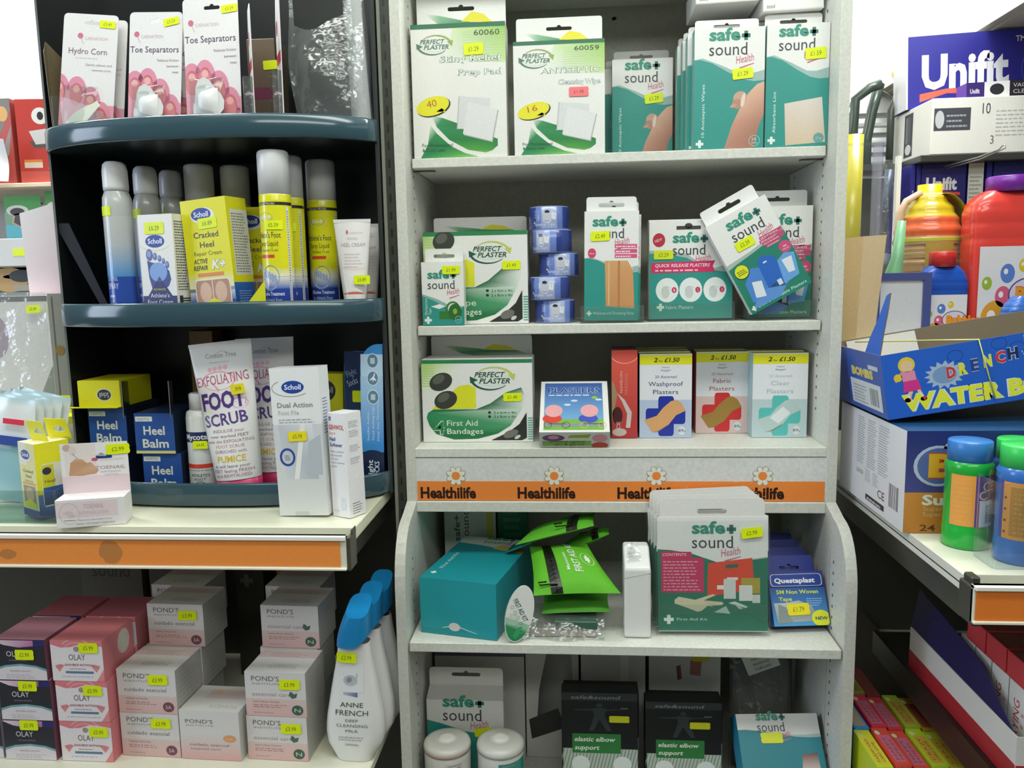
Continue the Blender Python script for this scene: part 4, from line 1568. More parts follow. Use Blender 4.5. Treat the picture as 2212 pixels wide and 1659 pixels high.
bl, br = atZ(1419, 1374, Z5), atZ(1662, 1374, Z5)
w = br.x - bl.x
yp = bl.y
ztop = atY(1541, 1120, yp + .01).z - Z5
ztab = atY(1541, 1076, yp + .02).z - Z5
for i in range(4):
    t = thing('first_aid_pouch', ('front hanging first aid kit wallet with red contents box, right of white case', 'first aid kit wallet directly behind the front one', 'third first aid kit wallet in the row', 'rearmost first aid kit wallet in the row')[i], 'first aid kit', (mid(bl, br).x - .0012 * i, yp + .003 + .0150 * i, Z5), (R_(-3 + .1 * i), R_(-.7 - .7 * i), 0), 'first aid kit wallets')
    b = B(w * .965, ztop - .014, 0, 'card')
    b.clip = False
    b.box((-w * .4825, .0, .005), (w * .4825, .0006, ztop), WH)
    b.on(lambda u, v, e: ((u - .5) * w * .965, -e, .015 + (v * .964 - .057) * (ztop - .014)))
    contents(b)
    b.make('insert_card', t)
    b = B(m='card')
    wt = w * .92
    b.prism([[(-w * .49, ztop - .05), (w * .49, ztop - .05), (w * .49, ztop + .001), (wt / 2, ztop + .003)] + rrect(-wt / 2, ztop + .005, wt / 2, ztab, .008, 4, (0, 0, 1, 1))[2:-1] + [(-wt / 2, ztop + .006), (-w * .47, ztop - .012), (-w * .49, ztop - .045)], slot(0, ztab - .019, w * .26, .0075, False)], .0008, '#e4e3df', o=.0008)
    b.make('header', t)
    b = B(m='clear')
    b.quad([(-w / 2, -.003, 0), (w / 2, -.003, 0), (w / 2, -.0012, ztop * .97), (-w / 2, -.0012, ztop * .97)], '#fafcfb', 'clear')
    b.quad([(-w / 2, -.003, 0), (-w / 2, .0115, 0), (-w / 2, .0115, ztop * .5), (-w / 2, -.0012, ztop * .97)], '#fafcfb', 'clear')
    b.quad([(w / 2, -.003, 0), (w / 2, .0115, 0), (w / 2, .0115, ztop * .5), (w / 2, -.0012, ztop * .97)], '#fafcfb', 'clear')
    b.quad([(-w / 2, -.003, .0002), (w / 2, -.003, .0002), (w / 2, .0115, .0002), (-w / 2, .0115, .0002)], '#fafcfb', 'clear')
    b.quad([(-w * .48, -.0034, .030), (w * .3, -.0034, .034), (w * .46, -.0034, .020), (w * .5, -.0034, .046), (-w * .48, -.0034, .046)], '#f4f8f6', 'clear')
    b.make('clear_wallet', t)
    b = B(m='card')
    b.box((-w * .45, .003, .004), (w * .45, .0105, ztop * .5), '#d6d8d2')
    b.make('kit_case', t, bevel=.002)
    if i == 0:
        q = price(t, w, ztop, 0, .84, (atY(1626, 1158, yp).z - Z5) / ztop, '£2.99', 7, W=.030, H=.0145, y=-.0042)


def quest(b):
    b.rect(0, .70, 1, 1, '#27357f', 1)
    b.rect(0, 0, 1, .72, ('#4f9bd0', '#1a50a0'), 1)
    b.poly([(x, z) for x, z in rrect(.03, .725, .97, .955, .06)], '#c4cfe6', 2)
    b.poly([(x, z) for x, z in rrect(.045, .735, .955, .945, .055)], '#1d3a94', 3)
    b.text('Questaplast', .10, .79, .09, '#eef1f6', fw=.74, bold=.045, ly=5)
    b.text('5M Non Woven', .11, .585, .075, '#d8e34a', fw=.76, bold=.03, ly=5)
    b.text('Tape', .14, .455, .075, '#d8e34a', fw=.24, bold=.03, ly=5)
    b.poly([(.04, .42), (.25, .42), (.5, .46), (.72, .36), (.78, .2), (.68, .08), (.35, .07), (.08, .05)], ['#b9c2c4', '#c6ccd0', '#b3bcc4', '#9aa4ac', '#8d979c', '#9aa49c', '#aab2a8', '#9fa89e'], 4)
    b.poly([(.08, .05), (.35, .07), (.25, .34), (.12, .4)], '#8b9492', 5)
    b.lines(.64, .36, .94, .52, 4, '#9cc8ea', 5, .35)
    b.ell(.86, .13, .17, .15, '#dfe228', 6)
    b.text('NEW', .865, .10, .06, '#22316e', fw=.22, al='C', bold=.04, ly=7)
    b.on('Bo')
    b.rect(0, 0, 1, 1, '#1b245e', 1)
    b.text('Questaplast', .5, .35, .28, '#9aa6cc', fw=.5, al='C', ly=3)


qw, qh, qd = .081, .077, .022
q0 = atZ(1740, 1372, Z5)
for i in range(4):
    t = carton('tape_carton', ('front blue non-woven tape carton with yellow price sticker, right of fourth shelf', 'blue tape carton leaning second behind the front one', 'blue tape carton leaning third in the row', 'rearmost blue tape carton in the leaning row')[i], 'carton', V((q0.x - .003 - .004 * i, q0.y + .006 + .034 * i, Z5 + .001)), qw, qh, qd, '#23307e', quest, (R_(-27 + 3 * i), 0, R_(6 - i)), group='blue tape cartons leaning in a row', L='#2c6ab8')
    tb = tabpart(t, qw * .92, qh - .002, qh + .026, qd - .001, col='#26348a', sw=.40, sh=.19, sv=.35)
    if i == 0:
        price(t, qw, qh, 0, .47, .30, '£1.79', 2, W=.033, H=.0165, col='#f0e000')
# ================================================================== goods on the curved display stand
DARKB = '#22306e'


def scholl(b, u, v, wu, ly=4, halo=True):
    W, H = b.fw_()
    k = wu * W / H
    if halo:
        b.ell(u + .06 * wu, v - .05 * k, .60 * wu, .33 * k, '#e9e9e4', ly - 1, 0)
    b.ell(u, v, .5 * wu, .27 * k, '#27459c', ly)
    b.text('Scholl', u, v - .10 * k, .22 * k, '#e6ebf6', fw=.74 * wu, al='C', bold=.03, ly=ly + 1)


def can(name, label, loc, prof, wr, wh0, wh1, art, rz=0, group=None, rot=None, capprof=None, capname='cap'):
    """Aerosol or bottle: lathe body with printing wrapped on the front half at radius wr, cap as its own part."""
    t = thing(name, label, name.split('_')[-1], loc, rot or (0, 0, R_(rz)), group)
    b = B(m='gloss')
    b.lathe(prof, 36)
    if art:
        b.w, b.h = math.pi * wr, wh1 - wh0
        b.on(lambda u, v, e: ((wr + e) * math.cos(R_(-180 + 180 * u)), (wr + e) * math.sin(R_(-180 + 180 * u)), wh0 + v * (wh1 - wh0)))
        art(b)
    b.make('body', t)
    if capprof:
        c = B(m='plastic')
        c.lathe(capprof, 36)
        c.make(capname, t)
    return t


def base(px, py, Y):
    return atY(px, py, Y)


# ---- second tier: sprays and creams
ZF = ZT2 + .0052
c = atY(258, 500, -.040)
R0 = .0200
zt = atY(262, 349, -.040).z - ZF


def blueart(b):
    b.rect(.0, .0, 1, .38, '#2c4fa8', 1)
    b.rect(.0, .38, 1, .66, ('#4f93cc', '#b6bcbf'), 1)
    b.rect(.0, .66, 1, .90, ('#b6bcbf', '#c3c4c0'), 1)
    b.text('CONTROL', .42, .345, .035, '#dfe6f4', fw=.26, al='C', ly=3)
    b.text('SPRAY', .42, .275, .05, '#dfe6f4', fw=.28, al='C', ly=3)
    b.lines(.30, .20, .52, .24, 1, '#b9c6e6', 3)
    b.ell(.40, .02, .15, .15, '#1d1c22', 2)
    b.ring(.40, .02, .15, .15, .01, '#9fb0cc', 3)
    b.ell(.37, .10, .09, .05, '#a9acb0', 3)


def silver(loc, label, price_=True):
    t = can('foot_spray_can', label, loc, [(R0 * .9, 0, '#6d86b8'), (R0, .003, '#6d86b8'), (R0, zt - .062, '#c0c2bf'), (R0 * .97, zt - .052, '#c0c2bf'), (R0 * .80, zt - .043, '#b3b5b2'), (R0 * .76, zt - .040, '#b3b5b2')], R0 + .0001, .004, zt - .062, blueart, 0, 'silver and blue foot sprays', capprof=[(R0 * .84, zt - .042, '#e4e4e6'), (R0 * .86, zt - .036, '#e4e4e6'), (R0 * .85, zt - .014, '#e4e4e6'), (R0 * .78, zt - .005, '#e4e4e6'), (R0 * .6, zt - .001, '#e4e4e6'), (R0 * .3, zt, '#e4e4e6')])
    if price_:
        q = B(.022, .0125, 0)
        q.grid(lambda u, v: ((R0 + .0006) * math.cos(R_(-150 + 62 * u)), (R0 + .0006) * math.sin(R_(-150 + 62 * u)), zt - .078 + .0135 * v), 8, 1, YEL)
        q.make('price_label', t)
    return t


silver(V((c.x, -.040, ZF)), 'silver and blue foot control spray can at the left end of second tier')
c2 = atY(313, 420, .012)
silver(V((c2.x + .002, .012, ZF)), 'second silver foot spray can standing behind the left end one')
c3 = atY(370, 420, .060)
t = silver(V((c3.x, .060, ZF - .0)), 'third silver foot spray can in the dark behind the white foot cream carton')


def footcream(b):
    b.rect(0, 0, 1, .25, '#252a6a', 2)
    b.poly([(.03, .2), (.97, .2), (.90, .235), (.52, .43), (.12, .235)], '#252a6a', 3)
    scholl(b, .46, .755, .56, 4, False)
    b.ring(.45, .76, .48, .09, .008, '#cfd43a', 2, 14, 190, 330)
    for u, v, ru, rv in ((.27, .63, .10, .055), (.43, .615, .062, .035), (.56, .595, .055, .03), (.67, .57, .05, .028), (.77, .535, .06, .034)):
        b.ell(u, v, ru, rv, '#5a6aa8', 3)
        b.ell(u - .01, v + .008, ru * .6, rv * .55, '#8f9ed0', 4)
    b.poly([(.19, .58), (.32, .56), (.5, .55), (.66, .53), (.82, .48), (.86, .40), (.78, .34), (.6, .30), (.3, .30), (.22, .42)], '#34468f', 2)
    b.ell(.5, .47, .26, .09, '#7fa2dc', 3)
    b.text('ADVANCE', .5, .30, .022, '#cfd43a', fw=.36, al='C', ly=5)
    b.text("Athlete's", .5, .235, .04, '#e4e8f2', fw=.56, al='C', ly=5)
    b.text('Foot Cream', .5, .175, .04, '#e4e8f2', fw=.74, al='C', ly=5)
    b.rect(.18, .035, .80, .125, '#d9dbe2', 4)
    b.text('RELIEVES', .49, .085, .027, '#3c4270', fw=.46, al='C', ly=5)
    b.text('THE ITCH', .49, .045, .027, '#3c4270', fw=.46, al='C', ly=5)
    b.on('R')
    b.lines(.1, .3, .9, .95, 26, '#5a5d62', 2, .5)
    b.vlines(.15, .05, .8, .25, 1, '#3a3c40')
    for k in range(9):
        b.rect(.15, .04 + .022 * k, .85, .04 + .022 * k + .012, '#33363a', 2)


p, w, h = spot(302, 463, 388, 664, -.066, ZF)
p.x -= .003
t = carton('foot_cream_carton', 'white foot cream carton with a blue footprint, beside the silver spray can', 'carton', V((p.x, p.y, ZF)), w, h, .032, WH, footcream, (0, 0, R_(-13)))
price(t, w, h, 0, .47, .875, '£6.29', 0, W=.034, H=.0165, ly=9)


def cracked(b):
    b.rect(0, .30, 1, 1, '#e3dd1e', 1)
    b.rect(0, .24, 1, .40, ('#e9e6d8', '#e3dd1e'), 2)
    b.rect(0, .15, 1, .27, ('#27429c', '#d9dfe8'), 2)
    b.rect(0, 0, 1, .16, ('#2c5ab0', '#27429c'), 2)
    scholl(b, .44, .875, .44)
    b.text('Cracked', .5, .685, .05, '#3a3c46', fw=.55, al='C', ly=5, bold=.01)
    b.text('Heel', .5, .605, .05, '#3a3c46', fw=.31, al='C', ly=5, bold=.01)
    b.text('Repair Cream', .5, .54, .036, '#7d7a2a', fw=.62, al='C', ly=5)
    b.text('ACTIVE', .16, .475, .04, '#38383a', fw=.32, shear=.25, bold=.02, ly=5)
    b.text('REPAIR', .14, .42, .04, '#38383a', fw=.32, shear=.25, bold=.02, ly=5)
    b.text('K+', .55, .425, .075, '#f1f1ee', fw=.32, shear=.25, bold=.03, ly=6, out='#b7b79a')
    b.rect(.22, .365, .80, .395, '#dd8a50', 5)
    b.poly(rrect(.13, .02, .92, .345, .05), '#e9e4dc', 5)
    b.poly(rrect(.15, .03, .90, .335, .05), '#b58a70', 6)
    b.ell(.36, .235, .13, .085, '#d9b49a', 7)
    b.ell(.70, .235, .13, .085, '#d9b49a', 7)
    b.rect(.515, .13, .53, .335, '#efe6da', 8)
    b.poly([(.15, .10), (.52, .19), (.90, .10), (.90, .06), (.87, .03), (.18, .03), (.15, .06)], '#e3dd2a', 9)
    b.text('VISIBLE', .52, .125, .02, '#4a4a20', fw=.26, al='C', ly=10)
    b.text('RESULTS IN', .52, .095, .02, '#4a4a20', fw=.38, al='C', ly=10)
    b.text('3 DAYS', .52, .045, .034, '#3a3c2a', fw=.42, al='C', ly=10, bold=.02)
    b.on('R')
    b.rect(0, .30, 1, 1, '#e3dd1e', 1)
    b.rect(.15, .36, 1, .90, '#dcdcd2', 2)
    b.lines(.2, .38, .95, .88, 22, '#8a8a84', 3, .5)
    b.rect(0, 0, 1, .30, ('#1d2c78', '#2f6ab8'), 1)
    b.lines(.2, .04, .9, .24, 10, '#8fa4d4', 3, .4)


p, w, h = spot(396, 432, 512, 662, -.066, ZF)
t = carton('heel_cream_carton', 'yellow cracked heel repair cream carton with a photo of heels, on second tier', 'carton', V((p.x + .002, p.y, ZF)), w * .98, h, .045, '#e3dd1e', cracked, (0, R_(-3.5), R_(-14)), R='#e3dd1e')
price(t, w, h, 0, .56, .80, '£6.89', 2, W=.033, H=.0150, ly=9)
q0 = atY(528, 540, .0)
t = carton('heel_cream_carton', 'second yellow cracked heel cream carton in shade behind the first', 'carton', V((-.2185, .001, ZF)), w * .98, h * .97, .045, '#d8d21e', cracked, (0, 0, R_(-2)), R='#e3dd1e')
b = B(m='card')
a0, a1, a2 = atY(515, 663, -.079), atY(575, 663, -.079), atY(572, 605, -.079)
b.prism([[(a0.x, a0.z - .012), (a1.x, a1.z - .012), (a2.x, a2.z)]], .0008, '#d8d820', o=-.0795)
tag(b.make('card_flap'), 'yellow folded card corner between the heel cream and the tall spray', 'card')

RS = .0223


def sprayart(b):
    b.rect(0, .40, 1, .955, '#dfdb1c', 1)
    b.rect(0, .34, 1, .42, ('#e8e6d6', '#dfdb1c'), 2)
    b.rect(0, .24, 1, .345, ('#2a5cb4', '#e8e6d6'), 2)
    b.rect(0, 0, 1, .245, ('#1f2a78', '#26429c'), 2)
    b.rect(0, .915, 1, .94, '#2e2f38', 3)
    b.text('CLINICALLY PROVEN', .36, .918, .018, '#d9d9cf', fw=.42, al='C', ly=4)
    scholl(b, .36, .82, .32)
    b.text("Athlete's Foot", .38, .655, .05, '#34364a', fw=.56, al='C', ly=5)
    b.text('Spray Liquid', .38, .59, .044, '#55561e', fw=.44, al='C', ly=5)
    b.text('Tolnaftate 1% w/v', .40, .545, .026, '#6d6a2a', fw=.40, al='C', ly=5)
    b.rect(.20, .495, .52, .52, '#d84a2a', 5)
    b.ell(.41, .335, .19, .105, '#c9d6e8', 5, -8)
    b.ell(.41, .335, .18, .098, '#2a62b4', 6, -8)
    b.ell(.40, .30, .15, .06, '#8fa2d4', 7, -8)
    for k in range(5):
        b.ell(.29 + .055 * k, .375 - .012 * k, .022, .035, '#9aabd8', 8)
    b.text('Effective Treatment', .42, .19, .032, '#dfe4f2', fw=.52, al='C', ly=5, bold=.02)
    b.text("for Athlete's Foot", .40, .14, .03, '#b9c6e6', fw=.44, al='C', ly=5)
    b.rect(.80, .05, .86, .90, '#dfe0dc', 3)
    b.lines(.81, .06, .85, .88, 40, '#7d8088', 4, .5)


def spray(loc, label, rz=0, ht=None, pr=None):
    h = ht
    t = can('foot_spray_can', label, loc, [(RS * .92, 0, '#20307c'), (RS, .003, '#20307c'), (RS, h - .062, '#dfdb1c'), (RS * .95, h - .058, '#d9d9cf')], RS + .0001, .003, h - .061, sprayart, rz, 'yellow and blue athletes foot sprays', capprof=[(RS * .985, h - .060, '#e6e6e8'), (RS * .985, h - .006, '#e6e6e8'), (RS * .95, h - .002, '#e6e6e8'), (RS * .85, h, '#e6e6e8'), (RS * .3, h, '#e6e6e8')])
    if pr:
        W_p, H_p, rr = .026, .0125, RS + .0012
        q = B(W_p, H_p, 0)
        z0 = (h - .061) * .725
        da = 66
        q.grid(lambda u, v: (rr * math.cos(R_(-118 + da * u)), rr * math.sin(R_(-118 + da * u)), z0 + H_p * v), 8, 1, YEL)
        q.on(lambda u, v, e: ((rr + e) * math.cos(R_(-118 + da * u)), (rr + e) * math.sin(R_(-118 + da * u)), z0 + H_p * v))
        q.text(pr, .5, .3, .42, '#5d6e10', fw=.5, al='C', ly=1)
        q.make('price_label', t)
    return t


yS = -.053
cs = atY(597, 480, yS)
hs = atY(597, 327, yS).z - ZF
spray(V((cs.x, yS, ZF)), 'tall yellow athletes foot spray can with white cap, front of second tier', 4, hs, '£5.29')
cs2 = atY(628, 480, yS + .05)
spray(V((cs2.x - .002, yS + .050, ZF)), 'second athletes foot spray can directly behind the front one', 4, hs, '£5.29')
for px, Y, lab in ((436, .052, 'athletes foot spray can at the back behind the yellow heel cream carton'), (513, .075, 'athletes foot spray can at the back between heel cream and tall spray'), (697, .045, 'athletes foot spray can in the dark right of the front sprays')):
    q = atY(px, 480, Y)
    spray(V((q.x, Y, ZF)), lab, 20, hs, None)


def tube(name, label, loc, wx, h, capr, caph, col, capcol, art, rot=(0, 0, 0), group=None, ry=.016, y_art=None):
    """Standing squeeze tube: round cap below, flattening to a crimped top edge of width wx."""
    t = thing(name, label, 'tube', loc, rot, group)

    def surf(a, v, e=0.0):
        s = v ** .9
        rx = capr * (1 - s) + wx / 2 * s
        r2 = ry * (1 - v ** 1.3) + .0011
        return ((rx + e) * math.cos(a), (r2 + e) * math.sin(a), caph + (h - caph) * v)
    b = B(m='gloss')
    b.grid(lambda u, v: surf(2 * math.pi * u, v), 40, 16, col, closed_u=True)
    b.box((-wx / 2, -.0011, h - .001), (wx / 2, .0011, h + .004), col)
    b.w, b.h = wx * .98, h - caph
    b.on(lambda u, v, e: surf(-math.acos(max(-1, min(1, (2 * u - 1) * wx * .98 / 2 / ((capr * (1 - v ** .9) + wx / 2 * v ** .9)))) ) if abs((2 * u - 1) * wx * .49) < (capr * (1 - v ** .9) + wx / 2 * v ** .9) else 0, v, e))
    art(b)
    b.make('tube_body', t)
    c = B(m='plastic')
    c.lathe([(capr * .94, 0, capcol), (capr * .98, .002, capcol), (capr * 1.0, caph - .001, capcol), (capr * .9, caph, capcol)], 36, oval=ry / capr)
    c.make('cap', t)
    return t


def heelcream(b):
    b.rect(.06, .08, .94, .42, ('#c05a3c', '#e2d6d2'), 1)
    b.poly([(.12, .02), (.5, .02), (.46, .2), (.3, .33), (.16, .28)], ['#a83c48', '#8c3a34', '#c98a6a', '#d8a488', '#d08a70'], 2)
    b.poly([(.54, .02), (.86, .02), (.86, .28), (.7, .33), (.56, .22)], ['#a83c48', '#a8404a', '#c98a6a', '#d8a488', '#c07858'], 2)
    b.ell(.36, .87, .03, .03, '#c06a80', 3)
    b.text('CARNATION', .42, .845, .03, '#c9b4b8', fw=.36, ly=3)
    b.text('CRACKED', .5, .775, .03, '#b9a8ac', fw=.3, al='C', ly=3)
    b.text('HEEL CREAM', .52, .685, .05, '#a8949c', fw=.64, al='C', ly=3)
    b.lines(.28, .42, .8, .62, 5, '#cdb9be', 3, .4)


p0 = atY(767, 560, -.017)
zt = atY(767, 480, -.017).z
t = tube('cream_tube', 'pale pink heel cream tube standing at the right end of second tier', V((p0.x - .002, -.017, ZF)), .054, zt - ZF, .0165, .026, '#e3e0de', '#dcdcda', heelcream, (0, 0, R_(4)), 'heel cream tubes', ry=.014)
price(t, .054, zt - ZF, 0, .76, .40, '£3.89', 0, W=.024, H=.0125, y=-.0175)
tube('cream_tube', 'second heel cream tube peeking out behind the right end tube', V((p0.x + .004, .025, ZF)), .050, zt - ZF - .004, .0165, .026, '#dcd9d6', '#d4d4d2', heelcream, (0, 0, R_(4)), 'heel cream tubes', ry=.014)

# ---- top tier: carded foot care and bagged insoles
ZF1 = ZT1 + .0052


def toes(b, seed):
    b.rect(0, 0, 1, .30, '#e09aaa', 1)
    pos = ((-.02, .40), (.30, .385), (.56, .31), (.76, .20), (.80, .07)) if seed else ((.12, .42), (.36, .44), (.60, .36), (.80, .24), (.88, .10))
    for u, v in pos:
        b.ell(u, v, .19, .13, '#dd8fa6', 2)
    b.poly([(0, 0), (.95, 0), (.8, .2), (.5, .36), (0, .42)], '#e3a0b0', 3)
    for u, v in pos:
        b.ell(u, v - .01, .12, .088, '#c9707c', 4)
        b.ell(u - .01, v - .02, .11, .078, '#d9868c', 5)
        b.ell(u, v + .03, .06, .028, '#e8b0ac', 6)
    b.lines(0, .0, .3, .05, 1, '#c47a86', 2)


def carnation(b, t, u, fw):
    b.ell(u, .83, .05, .022, '#cf7288', 3)
    b.poly([(u + .01, .81), (u + .02, .81), (u + .07, .765), (u + .06, .765)], '#b9a0a4', 3)
    b.text('CARNATION', u + .08, .80, .026, '#c9b2b8', fw=.42, ly=3)


def corncard(b):
    carnation(b, '', .32, .5)
    b.text('Hydro Corn', .12, .69, .048, '#7d6472', fw=.70, ly=4)
    b.lines(.25, .655, .72, .665, 1, '#c9bcc2', 3)
    b.text('Gently relieves and', .44, .60, .02, '#9a8c92', fw=.48, ly=4)
    b.text('removes corns.', .56, .56, .02, '#9a8c92', fw=.36, ly=4)
    toes(b, 1)


def sepcard(b):
    carnation(b, '', .14, .5)
    b.text('Toe Separators', .02, .69, .05, '#4f3a58', fw=.92, ly=4)
    for k, (t, f) in enumerate((('Reduces friction', .40), ('between', .22), ('toes', .12))):
        b.text(t, .94, .62 - .045 * k, .02, '#8a7c84', fw=f, al='R', ly=4)
    toes(b, 0)


def blister(name, label, loc, w, h, rot, art, dome, pr, group):
    t = thing(name, label, 'carded foot care', loc, rot, group)
    b = B(w, h, 0, 'card')
    b.prism([rrect(-w / 2, 0, w / 2, h, .006, 3), slot(.03 * w, h * .93, w * .29, h * .026)], .0006, '#e6e3e2')
    art(b)
    b.make('backing_card', t)
    q = B(m='clear')
    q.grid(lambda u, v: ((u - .5) * w * .62 - w * .12, -.0012 - .012 * (math.sin(math.pi * u) * math.sin(math.pi * v)) ** .4, h * .04 + v * h * .40), 10, 10, '#eef2f0', 'clear')
    q.make('blister', t)
    g = B(m='plastic')
    dome(g, w, h)
    g.make('foot_pad', t)
    if pr:
        price(t, w, h, 0, pr[0], pr[1], pr[2], pr[3], W=.024, H=.0105)
    return t


def strip(g, w, h):
    n = 12
    pts = []
    for k in range(n + 1):
        s = k / n
        pts.append((V((-.36 * w + .66 * w * s, -.011, h * (.06 + .24 * s))), .0045 + .0055 * math.sin(math.pi * s) ** 2))
    d = V((.24 * h, 0, -.66 * w)).normalized()
    g.face([g.P(p + d * r) for p, r in pts] + [g.P(p - d * r) for p, r in reversed(pts)], '#dfe2cf')


def spreader(g, w, h):
    n = 18
    pts = []
    for k in range(n):
        a = 2 * math.pi * k / n
        rr = 1 + .18 * math.cos(3 * a + .6)
        pts.append((-.06 * w + .27 * w * rr * math.cos(a), -.010, h * .26 + .15 * h * rr * math.sin(a)))
    g.face([g.P(p) for p in pts], '#d5d5d4')
    g.grid(lambda u, v: (-.06 * w + (u - .5) * .4 * w, -.0102 - .006 * math.sin(math.pi * u) * math.sin(math.pi * v), h * .17 + v * .18 * h), 6, 6, '#d9d9d8')


a = atY(160, 200, -.036)
GC = 'carded foot care on the top tier'
blister('blister_card', 'hydro corn blister card with pink toes, leftmost card on top tier', V((a.x + .004, -.028, ZF1 + .003)), .081, .186, (R_(-6), R_(5), R_(2)), corncard, strip, (.81, .925, '£2.49', -3), GC)
blister('blister_card', 'second hydro corn card with its rounded corner behind the leftmost card', V((a.x + .011, -.011, ZF1 + .003)), .081, .184, (R_(-6), R_(4), R_(2)), corncard, strip, None, GC)
a = atY(312, 200, -.060)
blister('blister_card', 'toe separators blister card, lower one partly behind the hydro corn card', V((a.x, -.045, ZF1)), .080, .181, (R_(-5), R_(3), R_(-3)), sepcard, spreader, (.79, .925, '£3.29', 12), GC)
blister('blister_card', 'toe separators card between the lower and the taller separators card', V((a.x + .008, -.022, ZF1)), .080, .182, (R_(-5), R_(3), R_(-3)), sepcard, spreader, (.9, .925, None, 5), GC)
a = atY(452, 200, -.062)
blister('blister_card', 'tallest toe separators blister card, right of the other two', V((a.x, -.052, ZF1)), .081, .195, (R_(-4), R_(-.5), R_(-2)), sepcard, spreader, (.85, .915, '£3.29', 6), GC)
for px0, px1, yt, Y, lab, bw in ((525, 556, 28, -.05, 'white foot care card seen nearly edge-on right of the toe separators', .05), (575, 628, 0, -.045, 'white foot care card with pink oval seen edge-on beside the plastic bag', .085)):
    a, c = atY(px0, 235, Y), atY(px1, 235, Y)
    h = atY((px0 + px1) / 2, yt, Y).z - ZF1
    w = .075
    t = thing('blister_card', lab, 'carded foot care', V(((a.x + c.x) / 2, Y + .01, ZF1)), (0, R_(7), R_(-66)), GC)
    b = B(w, h, 0, 'card')
    b.prism([[(-w / 2, 0), (w / 2, 0), (w / 2, h * .93), (w * .42, h), (-w * .3, h), (-w / 2, h * .86)]], .0012, '#e2dfdf')
    b.ell(.3, .78, .16, .055, '#a8345e', 2)
    b.rect(0, .52, 1, .60, '#c02c50', 2)
    b.make('backing_card', t)
    q = B(m='film')
    q.box((-w * .4, -.012, h * .04), (w * .4, 0, h * .46), '#dcdedc', 'film')
    q.make('blister', t)
a, c = atY(540, 230, .030), atY(600, 230, .030)
t = carton('foot_care_carton', 'brown card box behind the edge-on cards, with a yellow price sticker', 'carton', V(((a.x + c.x) / 2, .030, ZF1)), c.x - a.x, .158, .05, '#6b5a48', lambda b: b.rect(0, .45, 1, .56, '#7a3450', 1))
price(t, c.x - a.x, .150, 0, .82, .80, None, 2, W=.022, H=.013)


def bag(name, label, px, Y, col, fill, lean=0, group=None):
    a, c = atY(px[0], px[3], Y), atY(px[1], px[3], Y)
    w = c.x - a.x
    h = atY((px[0] + px[1]) / 2, px[2], Y).z - ZF1
    t = thing(name, label, 'bag', V(((a.x + c.x) / 2, Y, ZF1)), (0, R_(lean), 0), group)
    b = B(m='film')
    rnd = random.Random(len(label))
    ph = [rnd.uniform(0, 6) for _ in range(6)]

    def f(u, v, s):
        bul = (math.sin(math.pi * u)) ** .6 * (.35 + .65 * math.sin(math.pi * min(1, v * 1.2 + .1)))
        wob = .003 * math.sin(7 * v + ph[0]) * math.sin(5 * u + ph[1]) + .002 * math.sin(17 * v + ph[2] + 6 * u)
        return ((u - .5) * w * (1 + .06 * math.sin(5 * v + ph[3])) + .002 * math.sin(9 * v + ph[4]), s * (.016 * bul + wob * bul) - .0005, v * h)
    b.grid(lambda u, v: f(u, v, -1), 16, 26, col, 'film')
    b.grid(lambda u, v: f(1 - u, v, 1), 16, 26, col, 'film')
    b.make('wrapper', t)
    q = B(m='matte')
    q.grid(lambda u, v: ((u - .5) * w * .80, -.004 - .006 * math.sin(math.pi * u), .004 + v * (h - .006)), 8, 10, fill)
    q.box((-w * .4, -.003, .003), (w * .4, .005, h - .004), fill)
    q.make('insole', t)
    return t


bag('insole_bag', 'clear plastic bag with a black insole, right of the carded foot care', (640, 772, -60, 240), -.032, '#fafcfc', '#232625', -1.5, 'bagged insoles')
bag('insole_bag', 'crinkled clear bag with white insole at the right end of top tier', (745, 812, -60, 248), -.002, '#fcfdfd', '#c8cacb', -3, 'bagged insoles')
# brown card display box, left end, with a clear front
t = thing('display_box', 'brown card display box at the left end of top tier with clear front', 'box', V((-.474, -.018, ZF1)))
b = B(m='card')
o_ = t.location
P_ = [atY(42, 36, -.02), atY(62, 60, -.02), atY(112, 110, .03), atY(112, 262, .03), atY(72, 262, -.03)]
pts = [(-.026, .035, .001), (-.027, -.004, .004), (-.0305, -.006, .135), (-.033, .004, .152), (-.018, .050, .118), (-.018, .062, .002)]
b.quad([V(k) for k in pts], '#6d6046')
b.make('side_flap', t, solid=.0012)
b = B(m='clear')
b.grid(lambda u, v: (-.022 + .163 * u, -.011 - .046 * u ** .5, .002 + v * (.070 - .055 * u) + .004 * math.sin(6 * u)), 12, 4, '#eceee8', 'clear')
b.make('clear_front', t)

# ---- bottom tier
ZF3 = ZT3 + .0052


